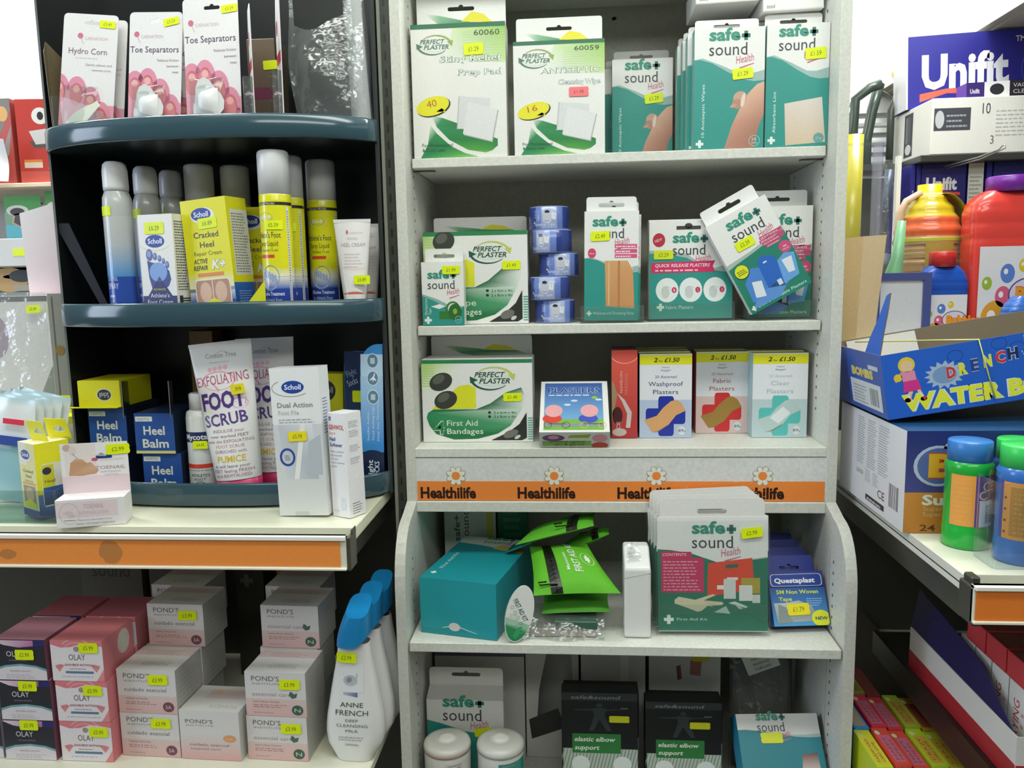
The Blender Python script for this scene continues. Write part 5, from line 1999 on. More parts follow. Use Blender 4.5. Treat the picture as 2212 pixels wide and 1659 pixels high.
def cotton(b):
    b.text('Cotton Tree', .5, .905, .038, '#9aa49c', fw=.50, al='C', ly=3)
    b.ring(.52, .90, .12, .05, .004, '#9aa49c', 3, 10, 20, 160)
    b.lines(.30, .87, .70, .878, 1, '#b7bdb4', 3)
    b.ell(.42, .735, .27, .07, '#ea9fb2', 3)
    b.poly([(.3, .73), (.6, .72), (.84, .60), (.82, .545), (.66, .57), (.4, .66)], '#eba6b8', 2)
    b.ell(.73, .56, .13, .04, '#d8a0dc', 3)
    for k in range(4):
        b.ell(.30 + .085 * k, .822 + .003 * k, .035, .016, '#eeb4c2', 3)
    b.text('EXFOLIATING', .07, .70, .075, '#c4587c', fw=.84, ly=4, rot=4)
    b.text('FOOT', .12, .525, .125, '#5a3a84', fw=.70, ly=5, bold=.05, rot=3)
    b.text('SCRUB', .13, .40, .09, '#5d4488', fw=.70, ly=5, bold=.025, rot=4)
    for k, (t, c, f) in enumerate((('INDULGE your', '#b07a90', .5), ('over worked FEET', '#8a6a7c', .62), ('with this EXFOLIATING', '#a87088', .74), ('FOOT SCRUB', '#d08aa0', .46), ('ENRICHED with', '#b07a90', .50))):
        b.text(t, .5, .355 - .038 * k, .024, c, fw=f, al='C', ly=4)
    b.text('PUMICE', .5, .135, .05, '#d8b93c', fw=.46, al='C', ly=4, bold=.02)
    for k, (t, c, f) in enumerate((('it will leave your', '#7d6a88', .56), ('FEET feeling FRESH', '#a87088', .64), ('and REVITALISED', '#c0788e', .56))):
        b.text(t, .5, .095 - .035 * k, .024, c, fw=f, al='C', ly=4)


yT = -.056
pA = atY(515, 1040, yT)
hT = atY(490, 748, yT).z - ZF3
t = tube('scrub_tube', 'white exfoliating foot scrub tube with purple lettering and pink cap', V((pA.x + .004, yT, ZF3)), .094, hT, .034, .024, '#e9e8e6', '#d4306a', cotton, (R_(-2), R_(-5.5), R_(2)), 'foot scrub tubes', ry=.021)
price(t, .094, hT, 0, .74, .70, '.99', 4, W=.021, H=.0145, y=-.0150, col='#e8d820')
t = tube('scrub_tube', 'second foot scrub tube standing behind the front one, to its right', V((pA.x + .034, yT + .055, ZF3)), .094, hT + .002, .034, .024, '#e4e3e1', '#cc2f66', cotton, (R_(-2), R_(-2), R_(-4)), 'foot scrub tubes', ry=.021)


def mycota(b):
    b.rect(0, .66, 1, .80, '#23305e', 1)
    b.poly([(.15, .66), (.85, .66), (.5, .40)], '#2a2f44', 1)
    b.text('Mycota', .20, .70, .075, '#e6e9f0', fw=.50, ly=4, bold=.03)
    b.rect(.1, .315, .95, .37, '#d8402e', 2)
    b.lines(.2, .28, .85, .30, 1, '#9a9c9c', 3)
    b.text("ATHLETE'S", .5, .20, .04, '#4a4c50', fw=.40, al='C', ly=4)
    b.text('FOOT', .5, .145, .04, '#4a4c50', fw=.24, al='C', ly=4)
    b.ring(.5, .02, .17, .11, .01, '#33363a', 4, 16, 0, 180)
    for k in range(4):
        b.rect(.44 + .05 * k, .03, .452 + .05 * k, .10, '#d8604a', 5)


pM = atY(438, 960, -.030)
hM = atY(440, 848, -.030).z - ZF3
rm = .0225
t = can('powder_bottle', 'white athletes foot powder bottle with a black triangle, left of foot scrub', V((pM.x + .001, -.030, ZF3)), [(rm * .95, 0, '#dedfdd'), (rm, .003, '#dedfdd'), (rm, hM - .036, '#dedfdd'), (rm * .93, hM - .028, '#dedfdd'), (rm * .74, hM - .025, '#dedfdd')], rm + .0001, .004, hM - .034, mycota, 6, capprof=[(rm * .72, hM - .026, '#d5d6d6'), (rm * .72, hM - .002, '#d5d6d6'), (rm * .6, hM, '#d5d6d6')])
price(t, rm * 3.14, hM, 0, .56, .50, '£4.49', 0, W=.022, H=.012, y=-rm - .002)


def heelbalm(b):
    b.rect(0, 0, 1, 1, '#24509c', 1)
    b.rect(.03, .80, .46, .92, '#dfe3dc', 3)
    b.text('FLEXITOL', .08, .83, .06, '#4a5a74', fw=.32, ly=4)
    b.text('Heel', .22, .47, .22, '#dfe3d8', fw=.54, ly=4, bold=.03)
    b.text('Balm', .18, .15, .22, '#dfe3d8', fw=.66, ly=4, bold=.03)
    b.rect(0, 0, 1, .07, '#d6d08c', 3)
    b.on('R')
    b.rect(0, 0, 1, 1, '#1d2a3c', 1)
    b.on('T')
    b.rect(0, 0, 1, 1, '#1d2c4a', 1)


wb, hb, db = .0615, .061, .095
yH = -.045
p1 = atY(343, 965, yH)
xs = p1.x
GB = 'blue heel balm cartons'
t1 = carton('heel_balm_carton', 'lower blue heel balm carton of the middle stack, on the bottom tier', 'carton', V((xs + .0035, yH, ZF3)), wb, hb, db, '#24509c', heelbalm, (0, R_(0), R_(-2)), group=GB)
zt_ = ZF3 + hb + .0006
t2 = carton('heel_balm_carton', 'upper blue heel balm carton of the middle stack', 'carton', V((xs - .0025, yH - .004, zt_)), wb, hb, db, '#24509c', heelbalm, (0, R_(0), R_(-1)), group=GB)
p2 = atY(224, 910, -.012)
for k, lab in ((0, 'lower blue heel balm carton of the left stack, behind the toenail lotion'), (1, 'upper blue heel balm carton of the left stack, under a yellow carton')):
    carton('heel_balm_carton', lab, 'carton', V((p2.x + .002 + .004 * k, -.012, ZF3 + k * (hb * 1.02 + .0006))), wb, hb * 1.02, db, '#24509c', heelbalm, (0, 0, R_(-1)), group=GB)
# clear folded sleeves standing up behind the balm stacks
for px, lab in ((285, 'black folded card standing behind the left heel balm stack'), (380, 'black folded card standing behind the middle heel balm stack')):
    a = atY(px, 850, -.02)
    t = thing('folded_card', lab, 'card', V((a.x, -.030, ZF3 + 2 * hb + .003)), (0, 0, R_(-66)))
    b = B(m='gloss')
    b.prism([[(0, -.0), (.075, 0), (.075, .052), (.0, .044)]], .0008, '#1d2228', side='#7d868a')
    b.prism([[(0, 0), (.0012, 0), (.0012, .044), (.0, .044)]], .0012, '#8a9498', o=-.0006)
    b.make('card', t)
yz = ZF3 + 2 * (hb * 1.02) + .002
a, c = atY(175, 850, -.010), atY(266, 850, -.010)
w = c.x - a.x
t = carton('heel_cream_carton', 'yellow carton lying upside down on top of the left heel balm stack', 'carton', V(((a.x + c.x) / 2, -.018, yz)), w, .042, .09, '#e0da1e', lambda b: (b.ell(.62, .48, .18, .24, '#d9d9c8', 2), b.ell(.62, .48, .16, .20, '#33363a', 3), b.text('Scholl', .62, .56, .2, '#d8dcc8', fw=.22, al='C', ly=4, rot=180)), group='yellow foot care cartons')
b = B(m='card')
b.box((-w / 2 - .012, -.010, 0), (w / 2, .0, .0008), '#e0da1e')
b.make('tuck_flap', t, (0, 0, .001))
a = atY(122, 880, .004)
t = carton('heel_cream_carton', 'yellow hanging carton with its slot, left of the upside down yellow carton', 'carton', V((min(a.x, -.5465), .004, ZG + .0004)), .050, .118, .036, '#d8d21e', lambda b: (b.rect(.55, .0, 1, .9, '#dfdccb', 1), b.text('NEW', .2, .86, .05, '#6a6a1c', fw=.2, ly=3)), (0, 0, R_(2)), group='yellow foot care cartons')
tabpart(t, .046, .116, .146, .035, '#dcd81e', sw=.4, sh=.2, sv=.35)
a = atY(438, 800, .085)
carton('foot_care_carton', 'plain tan carton standing at the back of the bottom tier behind the foot scrub', 'carton', V((a.x, .085, ZF3)), .040, atY(438, 715, .085).z - ZF3, .035, '#8a6a40', lambda b: b.rect(0, 0, 1, .55, '#4a3a3a', 1))
a = atY(722, 850, .02)
carton('foot_care_carton', 'yellow and black foot care carton behind the white foot file carton', 'carton', V((a.x - .020, .035, ZF3)), .050, atY(722, 808, .035).z - ZF3, .03, '#d8d41e', lambda b: (b.ell(.42, .84, .34, .10, '#2d3036', 2), b.text('Scholl', .42, .82, .06, '#cfd2b8', fw=.5, al='C', ly=3), b.text('Skin', .3, .62, .05, '#4a4a1e', fw=.3, ly=3), b.text('Recovery', .3, .54, .05, '#4a4a1e', fw=.56, ly=3)), (0, R_(2), R_(-2)), group='yellow foot care cartons')


def flight(name, label, x, Y, w, h, d, rz, rnd, inner, group):
    t = thing(name, label, 'carton', V((x, Y, ZF3)), (0, R_(1.5), rz), group)
    b = B(w, h, d, 'gloss')
    o = [(-w / 2, 0), (w / 2, 0), (w / 2, h)] + [(-w / 2 + rnd - rnd * math.sin(R_(9 * k)), h - rnd * 1.3 * (1 - math.cos(R_(9 * k)))) for k in range(11)]
    b.prism([o], d, '#3f8fd0', side='#1c2c5c')
    if inner:
        b.rect(0, .30, 1, .78, ('#3f8fd6', '#a9c8e0'), 1)
        b.rect(.02, .78, 1, .93, '#b7d2e6', 1)
        b.rect(0, 0, 1, .25, '#1a2748', 2)
        b.ell(.5, .22, .5, .045, '#1a2748', 3)
        for v, q in ((.885, 0), (.765, 1), (.635, 0)):
            b.ell(.55, v, .26, .052, '#d6e2ea', 3)
            b.ell(.55, v, .23, .046, '#5f8298', 4)
            if q:
                b.poly([(.42, .755), (.55, .775), (.62, .80), (.66, .80), (.62, .77), (.70, .755), (.70, .745), (.60, .755), (.56, .74), (.54, .74), (.55, .758), (.42, .748)], '#e6eef2', 5)
            else:
                b.rect(.45, v - .02, .65, v + .02, '#b9ccd6', 5)
        vtext(b, 'Swollen Ankles', .36, .33, .10, .20, '#d5e6f2')
        vtext(b, 'Tired Aching Legs', .58, .33, .10, .24, '#d5e6f2')
        vtext(b, 'Deep Vein Thrombosis', .80, .33, .10, .30, '#d5e6f2')
        vtext(b, 'Flight', .50, .045, .24, .15, '#e0e8ee', bold=.02)
        vtext(b, 'SOCKS', .78, .055, .22, .13, '#e0e8ee', bold=.02)
        b.rect(0, 0, 1, .004, '#d5dade', 5)
    else:
        b.rect(0, 0, 1, 1, ('#2b4a66', '#1a2a58'), 1)
        b.text('Flight', .15, .80, .05, '#8fa2c2', fw=.5, ly=3, rot=25)
        b.text('Socks', .2, .73, .05, '#b9c6dc', fw=.5, ly=3, rot=25)
        b.rect(.45, .46, .7, .56, '#8d9ca4', 3)
    b.make('carton', t, bevel=.0006)
    if not inner:
        price(t, w, h, d, .62, .66, None, 0, W=.018, H=.018, ly=8)
    return t


a, c = atY(784, 900, -.022), atY(833, 900, -.022)
hF = atY(815, 745, -.022).z - ZF3
flight('flight_sock_carton', 'tall light blue flight socks carton with round-cornered top, right end of bottom tier', (a.x + c.x) / 2 - .0085, -.012, c.x - a.x, hF, .028, R_(0), (c.x - a.x) * .8, True, 'flight sock cartons')
a, c = atY(745, 900, .02), atY(792, 900, .02)
flight('flight_sock_carton', 'dark blue flight socks carton behind the light blue one', (a.x + c.x) / 2 - .003, .022, c.x - a.x, atY(775, 760, .02).z - ZF3, .03, R_(-5), .018, False, 'flight sock cartons')

# ================================================================== goods on the gondola shelf in front of the stand
ZGs = ZG + .0004


def dual(b):
    b.rect(0, 0, 1, .62, ('#d6d8d6', '#d2d4d8'), 1)
    b.poly([(.1, .62), (.8, .62), (.86, .25), (.2, .25)], ['#c6cad0', '#e3e4e6', '#b4bac2', '#d0d3d8'], 2)
    b.poly([(.56, .62), (.66, .62), (.46, .25), (.36, .25)], '#ecebe6', 3)
    b.poly([(.70, .5), (.95, .55), (.95, .28), (.6, .27)], '#b9bec4', 3)
    scholl(b, .46, .87, .46, 4, False)
    b.ring(.42, .865, .38, .055, .014, '#9c9a92', 3, 18, 130, 320)
    b.text('Dual Action', .12, .735, .034, '#8b8f8c', fw=.72, ly=4, bold=.02)
    b.text('Foot File', .13, .685, .030, '#b4b7b4', fw=.42, ly=4)
    b.lines(.13, .63, .86, .665, 2, '#a8acae', 3, .45)
    b.ring(.25, .40, .115, .046, .045, '#2f4c94', 4, 24)
    b.lines(.19, .38, .31, .42, 3, '#6a7a9c', 5, .4)
    b.on('R')
    b.lines(.2, .55, .8, .8, 12, '#7d90b8', 2, .4)


p, w, h = spot(589, 800, 700, 1118, -.139, ZGs)
h += .001
t = carton('foot_file_carton', 'tall white dual action foot file carton at the gondola front', 'carton', p + V((.003, 0, 0)), w * .98, h, .034, '#e9eae9', dual, (R_(-1.5), R_(-2.0), R_(-4)), m='gloss', bevel=.003)
price(t, w, h, 0, .49, .54, '£5.99', 2, W=.027, H=.0135, col='#ecdc1c')
b = B(m='clear')
b.box((-.012, -.0004, -.0002), (.008, .0, .006), '#f4f6f6', 'clear')
b.make('seal_tab', t)


def gehwol(b):
    b.rect(.08, .93, .20, .965, '#2d4486', 3)
    b.rect(.12, .935, .16, .955, '#d9dce6', 4)
    b.text('GEHWOL', .05, .845, .045, '#cc3a34', fw=.86, ly=3, bold=.03)
    b.text('med', .05, .795, .03, '#e0a49c', fw=.36, ly=3)
    b.text('Nail', .06, .735, .036, '#35478c', fw=.34, ly=3, bold=.03)
    b.text('Softener', .06, .68, .036, '#35478c', fw=.72, ly=3, bold=.03)
    for k, t in enumerate(('Helps to prevent', 'ingrowing nails', 'and callus.', 'Cuticles become', 'smooth.')):
        b.text(t, .06, .625 - .036 * k, .02, '#9a9da4', fw=(.78, .66, .46, .78, .36)[k], ly=3)
    b.ring(.66, .12, .16, .05, .006, '#c6cbd6', 3, 12)
    b.poly([(.5, .06), (.82, .07), (.78, .19), (.54, .2)], '#dcdfe6', 2)
    b.text('15 ml', .10, .05, .018, '#a9acb4', fw=.26, ly=3)
    b.on('R')
    for v in (.93, .84, .70, .58):
        b.lines(.2, v - .07, .85, v, 4, '#8a90a0', 2, .35)
    b.lines(.2, .03, .8, .15, 5, '#4a4f5a', 2, .3)


p, w, h = spot(702, 894, 755, 1118, -.139, ZGs)
t = carton('nail_softener_carton', 'slim white nail softener carton with red heading, right of the foot file carton', 'carton', p + V((.003, 0, 0)), .0315, h, .0315, '#eceaec', gehwol, (0, R_(-1), R_(-27)))


def toenail(b):
    b.rect(0, .0, 1, .34, '#e3cdd2', 1)
    b.rect(.06, .36, .52, 1, '#e6dcd8', 1)
    b.poly([(.10, .36), (.14, .62), (.22, .70), (.32, .68), (.38, .60), (.44, .62), (.50, .52), (.55, .44), (.5, .38), (.3, .35)], ['#c89a78', '#c89a78', '#d8b094', '#d4a888', '#c89874', '#d0a484', '#d4aa8c', '#cda080', '#c89878', '#bd8c6a'], 2)
    b.ell(.10, .92, .06, .07, '#c9b0a8', 2)
    b.ell(.18, .86, .05, .09, '#dcd2cc', 3)
    b.poly([(.17, .80), (.185, .80), (.27, .68), (.255, .68)], '#a9b0b8', 3)
    b.ell(.5, .665, .05, .035, '#cf5a7a', 3)
    b.text('CARNATION', .58, .635, .036, '#d8b4bc', fw=.34, ly=3)
    b.text('TOENAIL', .50, .46, .072, '#a88a9a', fw=.45, ly=3)
    b.text('SOFTENING', .57, .39, .036, '#c0aab4', fw=.3, ly=3)
    b.text('LOTION', .63, .33, .036, '#c0aab4', fw=.2, ly=3)


# box with a tall header card
bl, br = atZ(124, 1142, ZGs), atZ(272, 1132, ZGs)
w = (br - bl).length
yw = math.atan2(br.y - bl.y, br.x - bl.x)
h = atY(198, 1078, -.185).z - ZGs
t = thing('nail_lotion_carton', 'white and pink toenail softening lotion carton with header card, front of gondola', 'carton', mid(bl, br), (0, 0, yw + R_(1)))
b = B(w, h, .036)
b.box((-w / 2, 0, 0), (w / 2, .036, h), '#ece8e8')
b.rect(0, .35, .9, .92, '#e6d5d8', 1)
b.ring(.19, .5, .14, .37, .004, '#b09aa0', 3)
b.poly([(.1, .55), (.2, .62), (.29, .4), (.2, .36)], '#d4c6ca', 3)
b.rect(.11, .25, .27, .27, '#8a7a80', 4)
b.text('TOENAIL', .40, .66, .17, '#c9a6b4', fw=.30, ly=3)
b.text('SOFTENING LOTION', .34, .45, .12, '#cfb4be', fw=.42, ly=3)
b.text('Removes discomfort from', .32, .22, .07, '#b09aa4', fw=.48, ly=3)
b.text('HARD OR SHARP TOENAILS', .28, .08, .07, '#a894a0', fw=.56, ly=3)
b.make('carton', t, bevel=.001)
hh = atY(215, 958, -.155).z - ZGs
q = B(w * 1.0, hh - h, 0)
q.prism([[(-w / 2, h - .001), (w / 2, h - .001), (w / 2, hh), (-w / 2, hh)], slot(.10 * w, hh - .020, w * .33, .0055)], .0007, '#ebe7e7')
q.on(lambda u, v, e: ((u - .5) * w, -e, h + v * (hh - h)))
toenail(q)
q.make('header_card', t, (0, .035, 0))
price(t, w, hh, .0, .86, .905, '£2.99', 2, W=.031, H=.014, y=.0338)


def crackedwin(b):
    cracked(b)


# acrylic bin, front left, with two window cartons
t = thing('acrylic_bin', 'clear acrylic bin on the gondola holding yellow cracked heel cartons', 'bin', V((0, 0, ZGs)))
xl, xr = -.62, atY(122, 1143, -.176).x
for nm, a, c in (('front_wall', (xl, -.176, 0), (xr, -.1735, .046)), ('side_wall', (xr - .0025, -.1735, 0), (xr, -.088, .046)), ('base', (xl, -.1735, 0), (xr - .0025, -.088, .002))):
    b = B(m='clear')
    b.box(a, c, '#e4ece8', 'clear')
    b.make(nm, t, bevel=.0005)
zB = ZGs + .0024
p, w, h = spot(10, 962, 88, 1130, -.165, zB)
w, h = .046, atY(50, 962, -.165).z - zB
t = thing('heel_balm_pack', 'yellow cracked heel balm pack with a window, front of the acrylic bin', 'carton', V((p.x - .001, -.1505, zB)), (0, 0, R_(-30)), 'cracked heel window packs')
b = B(w, h, .046)
b.box((-w / 2, 0, 0), (w / 2, .046, h), '#e3dd1e', T='#e8e2b0')
b.rect(0, .0, 1, 1, '#e6dfa0', 1)
b.rect(0, .7, .5, 1, '#e8e6d8', 2)
scholl(b, .42, .84, .55, 4)
b.text('Cracked', .5, .60, .045, '#4a4a3a', fw=.60, al='C', ly=4)
b.text('Heel', .5, .53, .045, '#4a4a3a', fw=.34, al='C', ly=4)
b.text('Softening', .5, .475, .03, '#a89c5a', fw=.5, al='C', ly=4)
b.rect(.1, .44, .9, .46, '#d89a4a', 4)
b.rect(.12, .12, .85, .42, '#9c8c7c', 3)
b.ell(.5, .30, .24, .10, '#cfae90', 4)
b.poly([(.12, .12), (.85, .12), (.85, .18), (.5, .25), (.12, .18)], '#e3dd1e', 5)
b.rect(0, 0, 1, .10, ('#203c94', '#27489c'), 3)
b.on('R')
b.rect(0, .30, 1, 1, '#e3dd1e', 1)
b.rect(0, 0, 1, .32, ('#24408f', '#4a74b8'), 1)
b.poly(rrect(.14, .14, .80, .72, .06), '#dcd8cc', 2)
b.rect(.16, .40, .5, .70, '#cfc81e', 3)
b.rect(.16, .16, .78, .40, ('#1b2460', '#2d5aa8'), 3)
b.ell(.3, .62, .13, .05, '#2d3040', 4)
b.text('Heel', .22, .46, .045, '#2d3030', fw=.3, ly=4)
b.make('carton', t, bevel=.001)
for yy in (.0, .046):
    q = B(m='card')
    ww2 = .040
    q.prism([[(-ww2 / 2, 0), (ww2 / 2, 0), (ww2 / 2 - .004, .030), (-ww2 / 2 + .0, .030)], slot(.002, .014, .020, .006)], .0006, '#e0da14')
    q.make('hang_tab', t, (.004 if yy else -.001, .020 + yy * .55, h - .001), (R_(12), 0, R_(20 if yy else 6)))
# pale blue sachets stacked left of the heel packs
for i in range(5):
    a = atY(40 + 13 * i, 900, -.02)
    t = thing('sachet', '%s pale blue foil sachet from the front in the leaning stack, left edge' % ('first', 'second', 'third', 'fourth', 'fifth')[i], 'sachet', V((-.593 + .003 * i, -.076 + .0105 * i, ZGs)), (R_(-3), R_(6 + 1.5 * i), R_(-4)), 'pale blue sachets')
    b = B(m='gloss')
    rn = random.Random(i)
    f1, f2 = rn.uniform(0, 6), rn.uniform(0, 6)
    for s in (-1, 1):
        b.grid(lambda u, v: ((u - .5) * .088, s * .004 * (math.sin(math.pi * u) * math.sin(math.pi * v)) ** .5 + (.0015 * math.sin(12 * u + f2) if v > .9 else 0), v * .155), 12, 14, lambda u, v: '#b4d0d8' if v > .93 else ('#e2e8e8' if v > .45 + .2 * u else '#8fb8c6'))
    b.make('foil_pouch', t)
    if i == 0:
        q = B(m='gloss')
        q.box((.0, -.0105, .118), (.034, -.0100, .126), '#d8304a')
        q.box((-.01, -.0105, .086), (.04, -.0100, .10), '#2c4a9c')
        q.make('print_panel', t)

# ================================================================== cosmetics under the gondola
ZL = -.3366
oW, oH, oD = .0765, .0600, .075


def olaydark(b):
    b.rect(0, 0, 1, 1, '#2b2a33', 1)
    b.poly([(0, .98), (.9, .98), (.9, .86), (.5, .80), (.2, .86), (0, .96)], ['#e6d5dc', '#c86aa8', '#a85a98', '#b46aa4', '#dfc8d4', '#e6d5dc'], 2)
    b.rect(.78, .84, 1, .98, '#2d2a6c', 3)
    b.poly([(0, .0), (1, 0), (1, .28), (.8, .36), (.5, .40), (.2, .36), (0, .28)], '#6fa4ac', 2)
    b.poly([(0, .0), (1, 0), (1, .22), (.8, .31), (.5, .35), (.2, .31), (0, .22)], '#dfd6da', 3)
    b.text('OLAY', .24, .58, .14, '#d9d9dc', fw=.34, ly=4)
    b.text('essentials', .28, .47, .05, '#8d8c96', fw=.34, ly=4)
    b.text('double action', .28, .20, .06, '#8d94a0', fw=.4, ly=4)
    b.lines(.2, .04, .8, .16, 3, '#b4aab4', 4, .35)


def olaypink(b):
    b.rect(0, 0, 1, 1, '#e9e0e2', 1)
    b.poly([(0, 1), (1, 1), (1, .86), (.8, .90), (.62, .93), (.4, .84), (.2, .82), (0, .9)], '#df7f86', 2)
    b.ring(.5, .78, .22, .16, .015, '#ecb4b8', 3, 14, 20, 160)
    b.ring(.5, .78, .30, .24, .015, '#ecc6c8', 3, 14, 30, 150)
    b.ell(.50, .79, .055, .065, '#9c948c', 4)
    b.text('OLAY', .34, .52, .15, '#6d6a6c', fw=.32, ly=4)
    b.ring(.5, .25, .45, .16, .01, '#e6a4a8', 3, 14, 20, 160)
    b.poly([(.06, .38), (.18, .42), (.24, .38), (.14, .22)], '#e08a90', 3)
    b.poly([(.94, .38), (.82, .42), (.76, .38), (.86, .22)], '#e08a90', 3)
    b.poly([(1, 0), (1, .3), (.9, .1), (.84, 0)], '#e58a8c', 3)
    b.text('DOUBLE ACTION', .26, .375, .055, '#8a5a66', fw=.54, ly=4, bold=.01)
    b.lines(.34, .29, .7, .33, 1, '#b48a94', 4)
    b.rect(.26, .19, .80, .245, '#5c7c9c', 4)
    b.lines(.18, .10, .84, .135, 1, '#b4bcc4', 4)


def sidepatch(b):
    b.on('R')
    b.ell(.68, .62, .20, .30, '#d6cfc4', 2)


yO = -.166
for col in range(2):
    for row in range(3):
        z = ZL + (2 - row) * (oH + .0006)
        py = (1430, 1525, 1615)[row]
        pxr = ((44, 57, 66), (167, 179, 188))[col][row]
        xx = atY(pxr, py, yO).x
        lab = ('black and white', 'pink and white')[col] + ' face cream carton, ' + ('top', 'middle', 'bottom')[row] + ' of the ' + ('left', 'right') [col] + ' stack under the gondola'
        t = carton('face_cream_carton', lab, 'carton', V((xx, yO, z)), oW, oH, oD, '#dd8a90' if col else '#35333d', (lambda b: (olaypink(b), sidepatch(b))) if col else olaydark, (0, 0, R_(-.4)), group='face cream cartons in two stacks', T='#cc7478' if col else '#b47a88', R='#dc8088' if col else '#8a5a6c')
        pu, pv = (((.60, .63), (.57, .86), (.52, .88)), ((.74, .83), (.72, .78), (.76, .75)))[col][row]
        price(t, oW, oH, 0, pu, pv, '£5.99', 0, W=.0285, H=.0150)
for col in range(2):
    xx = atY((45, 168)[col], 1430, yO).x
    for row in range(3):
        carton('face_cream_carton', ('left', 'right')[col] + ' back row pink face cream carton, ' + ('top', 'middle', 'bottom')[row] + ' one behind the front stacks', 'carton', V((xx + .002, yO + .0805, ZL + (2 - row) * (oH + .0006) + .0002)), oW, oH, oD, '#c4747c', olaypink if col else olaydark, (0, 0, 0), group='face cream cartons in two stacks', T='#a85a66')
xx = atY(10, 1560, yO).x - oW - .003
for row in range(2):
    carton('face_cream_carton', ('upper', 'lower')[row] + ' red and white carton mostly cut off by the left picture edge', 'carton', V((atY(2, 1600, yO - .002).x - oW / 2 - .001, yO + .002, ZL + (1 - row) * (oH + .0006))), oW, oH, oD, '#8a2c34', olaydark, group='face cream cartons in two stacks', R='#b9b0b4')

GP = 'cream cartons with grey and pink fronts'


def pond(kind):
    def art(b):
        b.rect(0, 0, 1, 1, '#dcd8d6', 1)
        b.rect(0, .0, 1, .40, ('#dfb4b0', '#dcc4c0'), 2)
        b.rect(.03, .40, .97, .405, '#e9e2e0', 3)
        b.text("POND'S", .11, .80, .115, '#6d6c6e', fw=.46, ly=4)
        b.text('INSTITUTE', .12, .715, .045, '#9a9896', fw=.46, ly=4)
        if kind == 'c':
            b.text('cuidado esencial', .11, .50, .09, '#8d7a7e', fw=.72, ly=4)
            b.text('TRIPLE ACCION', .12, .315, .04, '#9a6a6c', fw=.38, ly=4)
            bc, bt = '#7a4a58', '3A'
        else:
            b.text('essential care', .11, .46, .09, '#b09c9c', fw=.64, ly=4)
            b.poly([(.74, .58), (.72, .50), (.77, .42), (.84, .45), (.86, .55), (.80, .52), (.78, .56)], '#4f6a5c', 5)
            b.text('NATURAL FINISH', .12, .31, .04, '#a8787a', fw=.44, ly=4)
            bc, bt = '#3f6650', 'N'
        b.lines(.12, .2, .7, .29, 2, '#b48a88', 4, .4)
        b.lines(.12, .07, .45, .10, 1, '#b49a98', 4)
        b.ell(.85, .16, .095, .115, bc, 5)
        b.text(bt, .85, .115, .09, '#d9cfcf', fw=.10, al='C', ly=6)
        b.on('T')
        b.text("POND'S", .78, .30, .13, '#b0aeaa', fw=.46, al='L', ly=3, rot=180)
        b.text('INSTITUTE', .78, .36, .05, '#bcbab6', fw=.44, al='L', ly=3, rot=180)
        b.rect(.0, .62, 1, .88, '#c9b4b0', 2)
        b.lines(.2, .66, .9, .84, 3, '#b49a98', 3, .4)
        b.on('R')
        b.lines(.1, .1, .9, .85, 7, '#a9a7a2', 2, .25)
    return art


pW, pH, pD = .0885, .0655, .072


def pbox(px, py, Y, z, kind, label, sticker, rz=-2):
    x = atY(px, py, Y).x
    t = carton('cream_carton', label, 'carton', V((x + .0015, Y, z)), pW, pH, pD, '#d6d3cf', pond(kind), (0, 0, R_(rz)), group=GP, T='#cfccc6', R='#b9b8b0')
    if sticker:
        price(t, pW, pH, 0, sticker[0], sticker[1], '£3.99', 1, W=.0305, H=.0150)
    return t


yP = -.150
for kind, xs_, nm in (('c', (317, 325, 378), 'left'), ('n', (594, 598, 624), 'right')):
    for row, pyy in ((0, 1615), (1, 1515)):
        pbox(xs_[row ^ 1], pyy, yP, ZL + row * (pH + .0006), kind, '%s grey and pink cream carton of the %s stack under the gondola' % (('bottom', 'second')[row], nm), (.70, .78) if kind == 'c' else (.74, .74))
    yy = yP + pD + .002
    for row in range(3):
        pbox(xs_[2] + (0 if row == 2 else 4), (1615, 1515, 1350)[row], yy, ZL + row * (pH + .0006) + .0002, kind, '%s cream carton of the back stack behind the %s stack' % (('bottom', 'middle', 'top')[row], nm), ((.72, .74) if kind == 'c' else None) if row == 2 else None)
    for row in range(3):
        pbox(xs_[2] + 10, (1615, 1515, 1350)[row], yy + pD + .002, ZL + row * (pH + .0006) + .0002, kind, '%s cream carton at the very back of the %s row' % (('bottom', 'middle', 'top')[row], nm), None)


def pondbig(b):
    b.rect(0, 0, 1, 1, '#dedad8', 1)
    b.rect(0, .0, 1, .55, ('#dba8a4', '#dedad8'), 2)
    b.text("POND'S", .10, .745, .08, '#6d6c6e', fw=.46, ly=4)
    b.text('INSTITUTE', .11, .685, .03, '#9a9896', fw=.46, ly=4)
    b.ell(.83, .45, .11, .075, '#e0a070', 4)
    b.text('UV', .83, .42, .05, '#f0d5bc', fw=.1, al='C', ly=5)
    b.text('cuidado esencial', .15, .28, .06, '#8d7a7e', fw=.66, ly=4)
    b.text('essential care', .16, .20, .05, '#9a888a', fw=.5, ly=4)
    b.on('T')
    b.text("POND'S", .9, .25, .12, '#b0aeaa', fw=.46, al='L', ly=3, rot=180)
    b.rect(.25, .5, 1, .85, '#cfb9b5', 2)
    b.ell(.4, .75, .07, .08, '#dcae8e', 3)


x0, x1 = atY(385, 1600, yP - .004).x, atY(524, 1600, yP - .004).x
hB = atY(455, 1537, yP - .004).z - ZL
carton('cream_carton', 'taller white and pink cream carton standing between the two cream stacks', 'carton', V(((x0 + x1) / 2, yP - .004, ZL)), x1 - x0 - .006, hB, .07, '#d9d6d2', pondbig, (0, 0, R_(-2)), group=GP, T='#cfccc6')

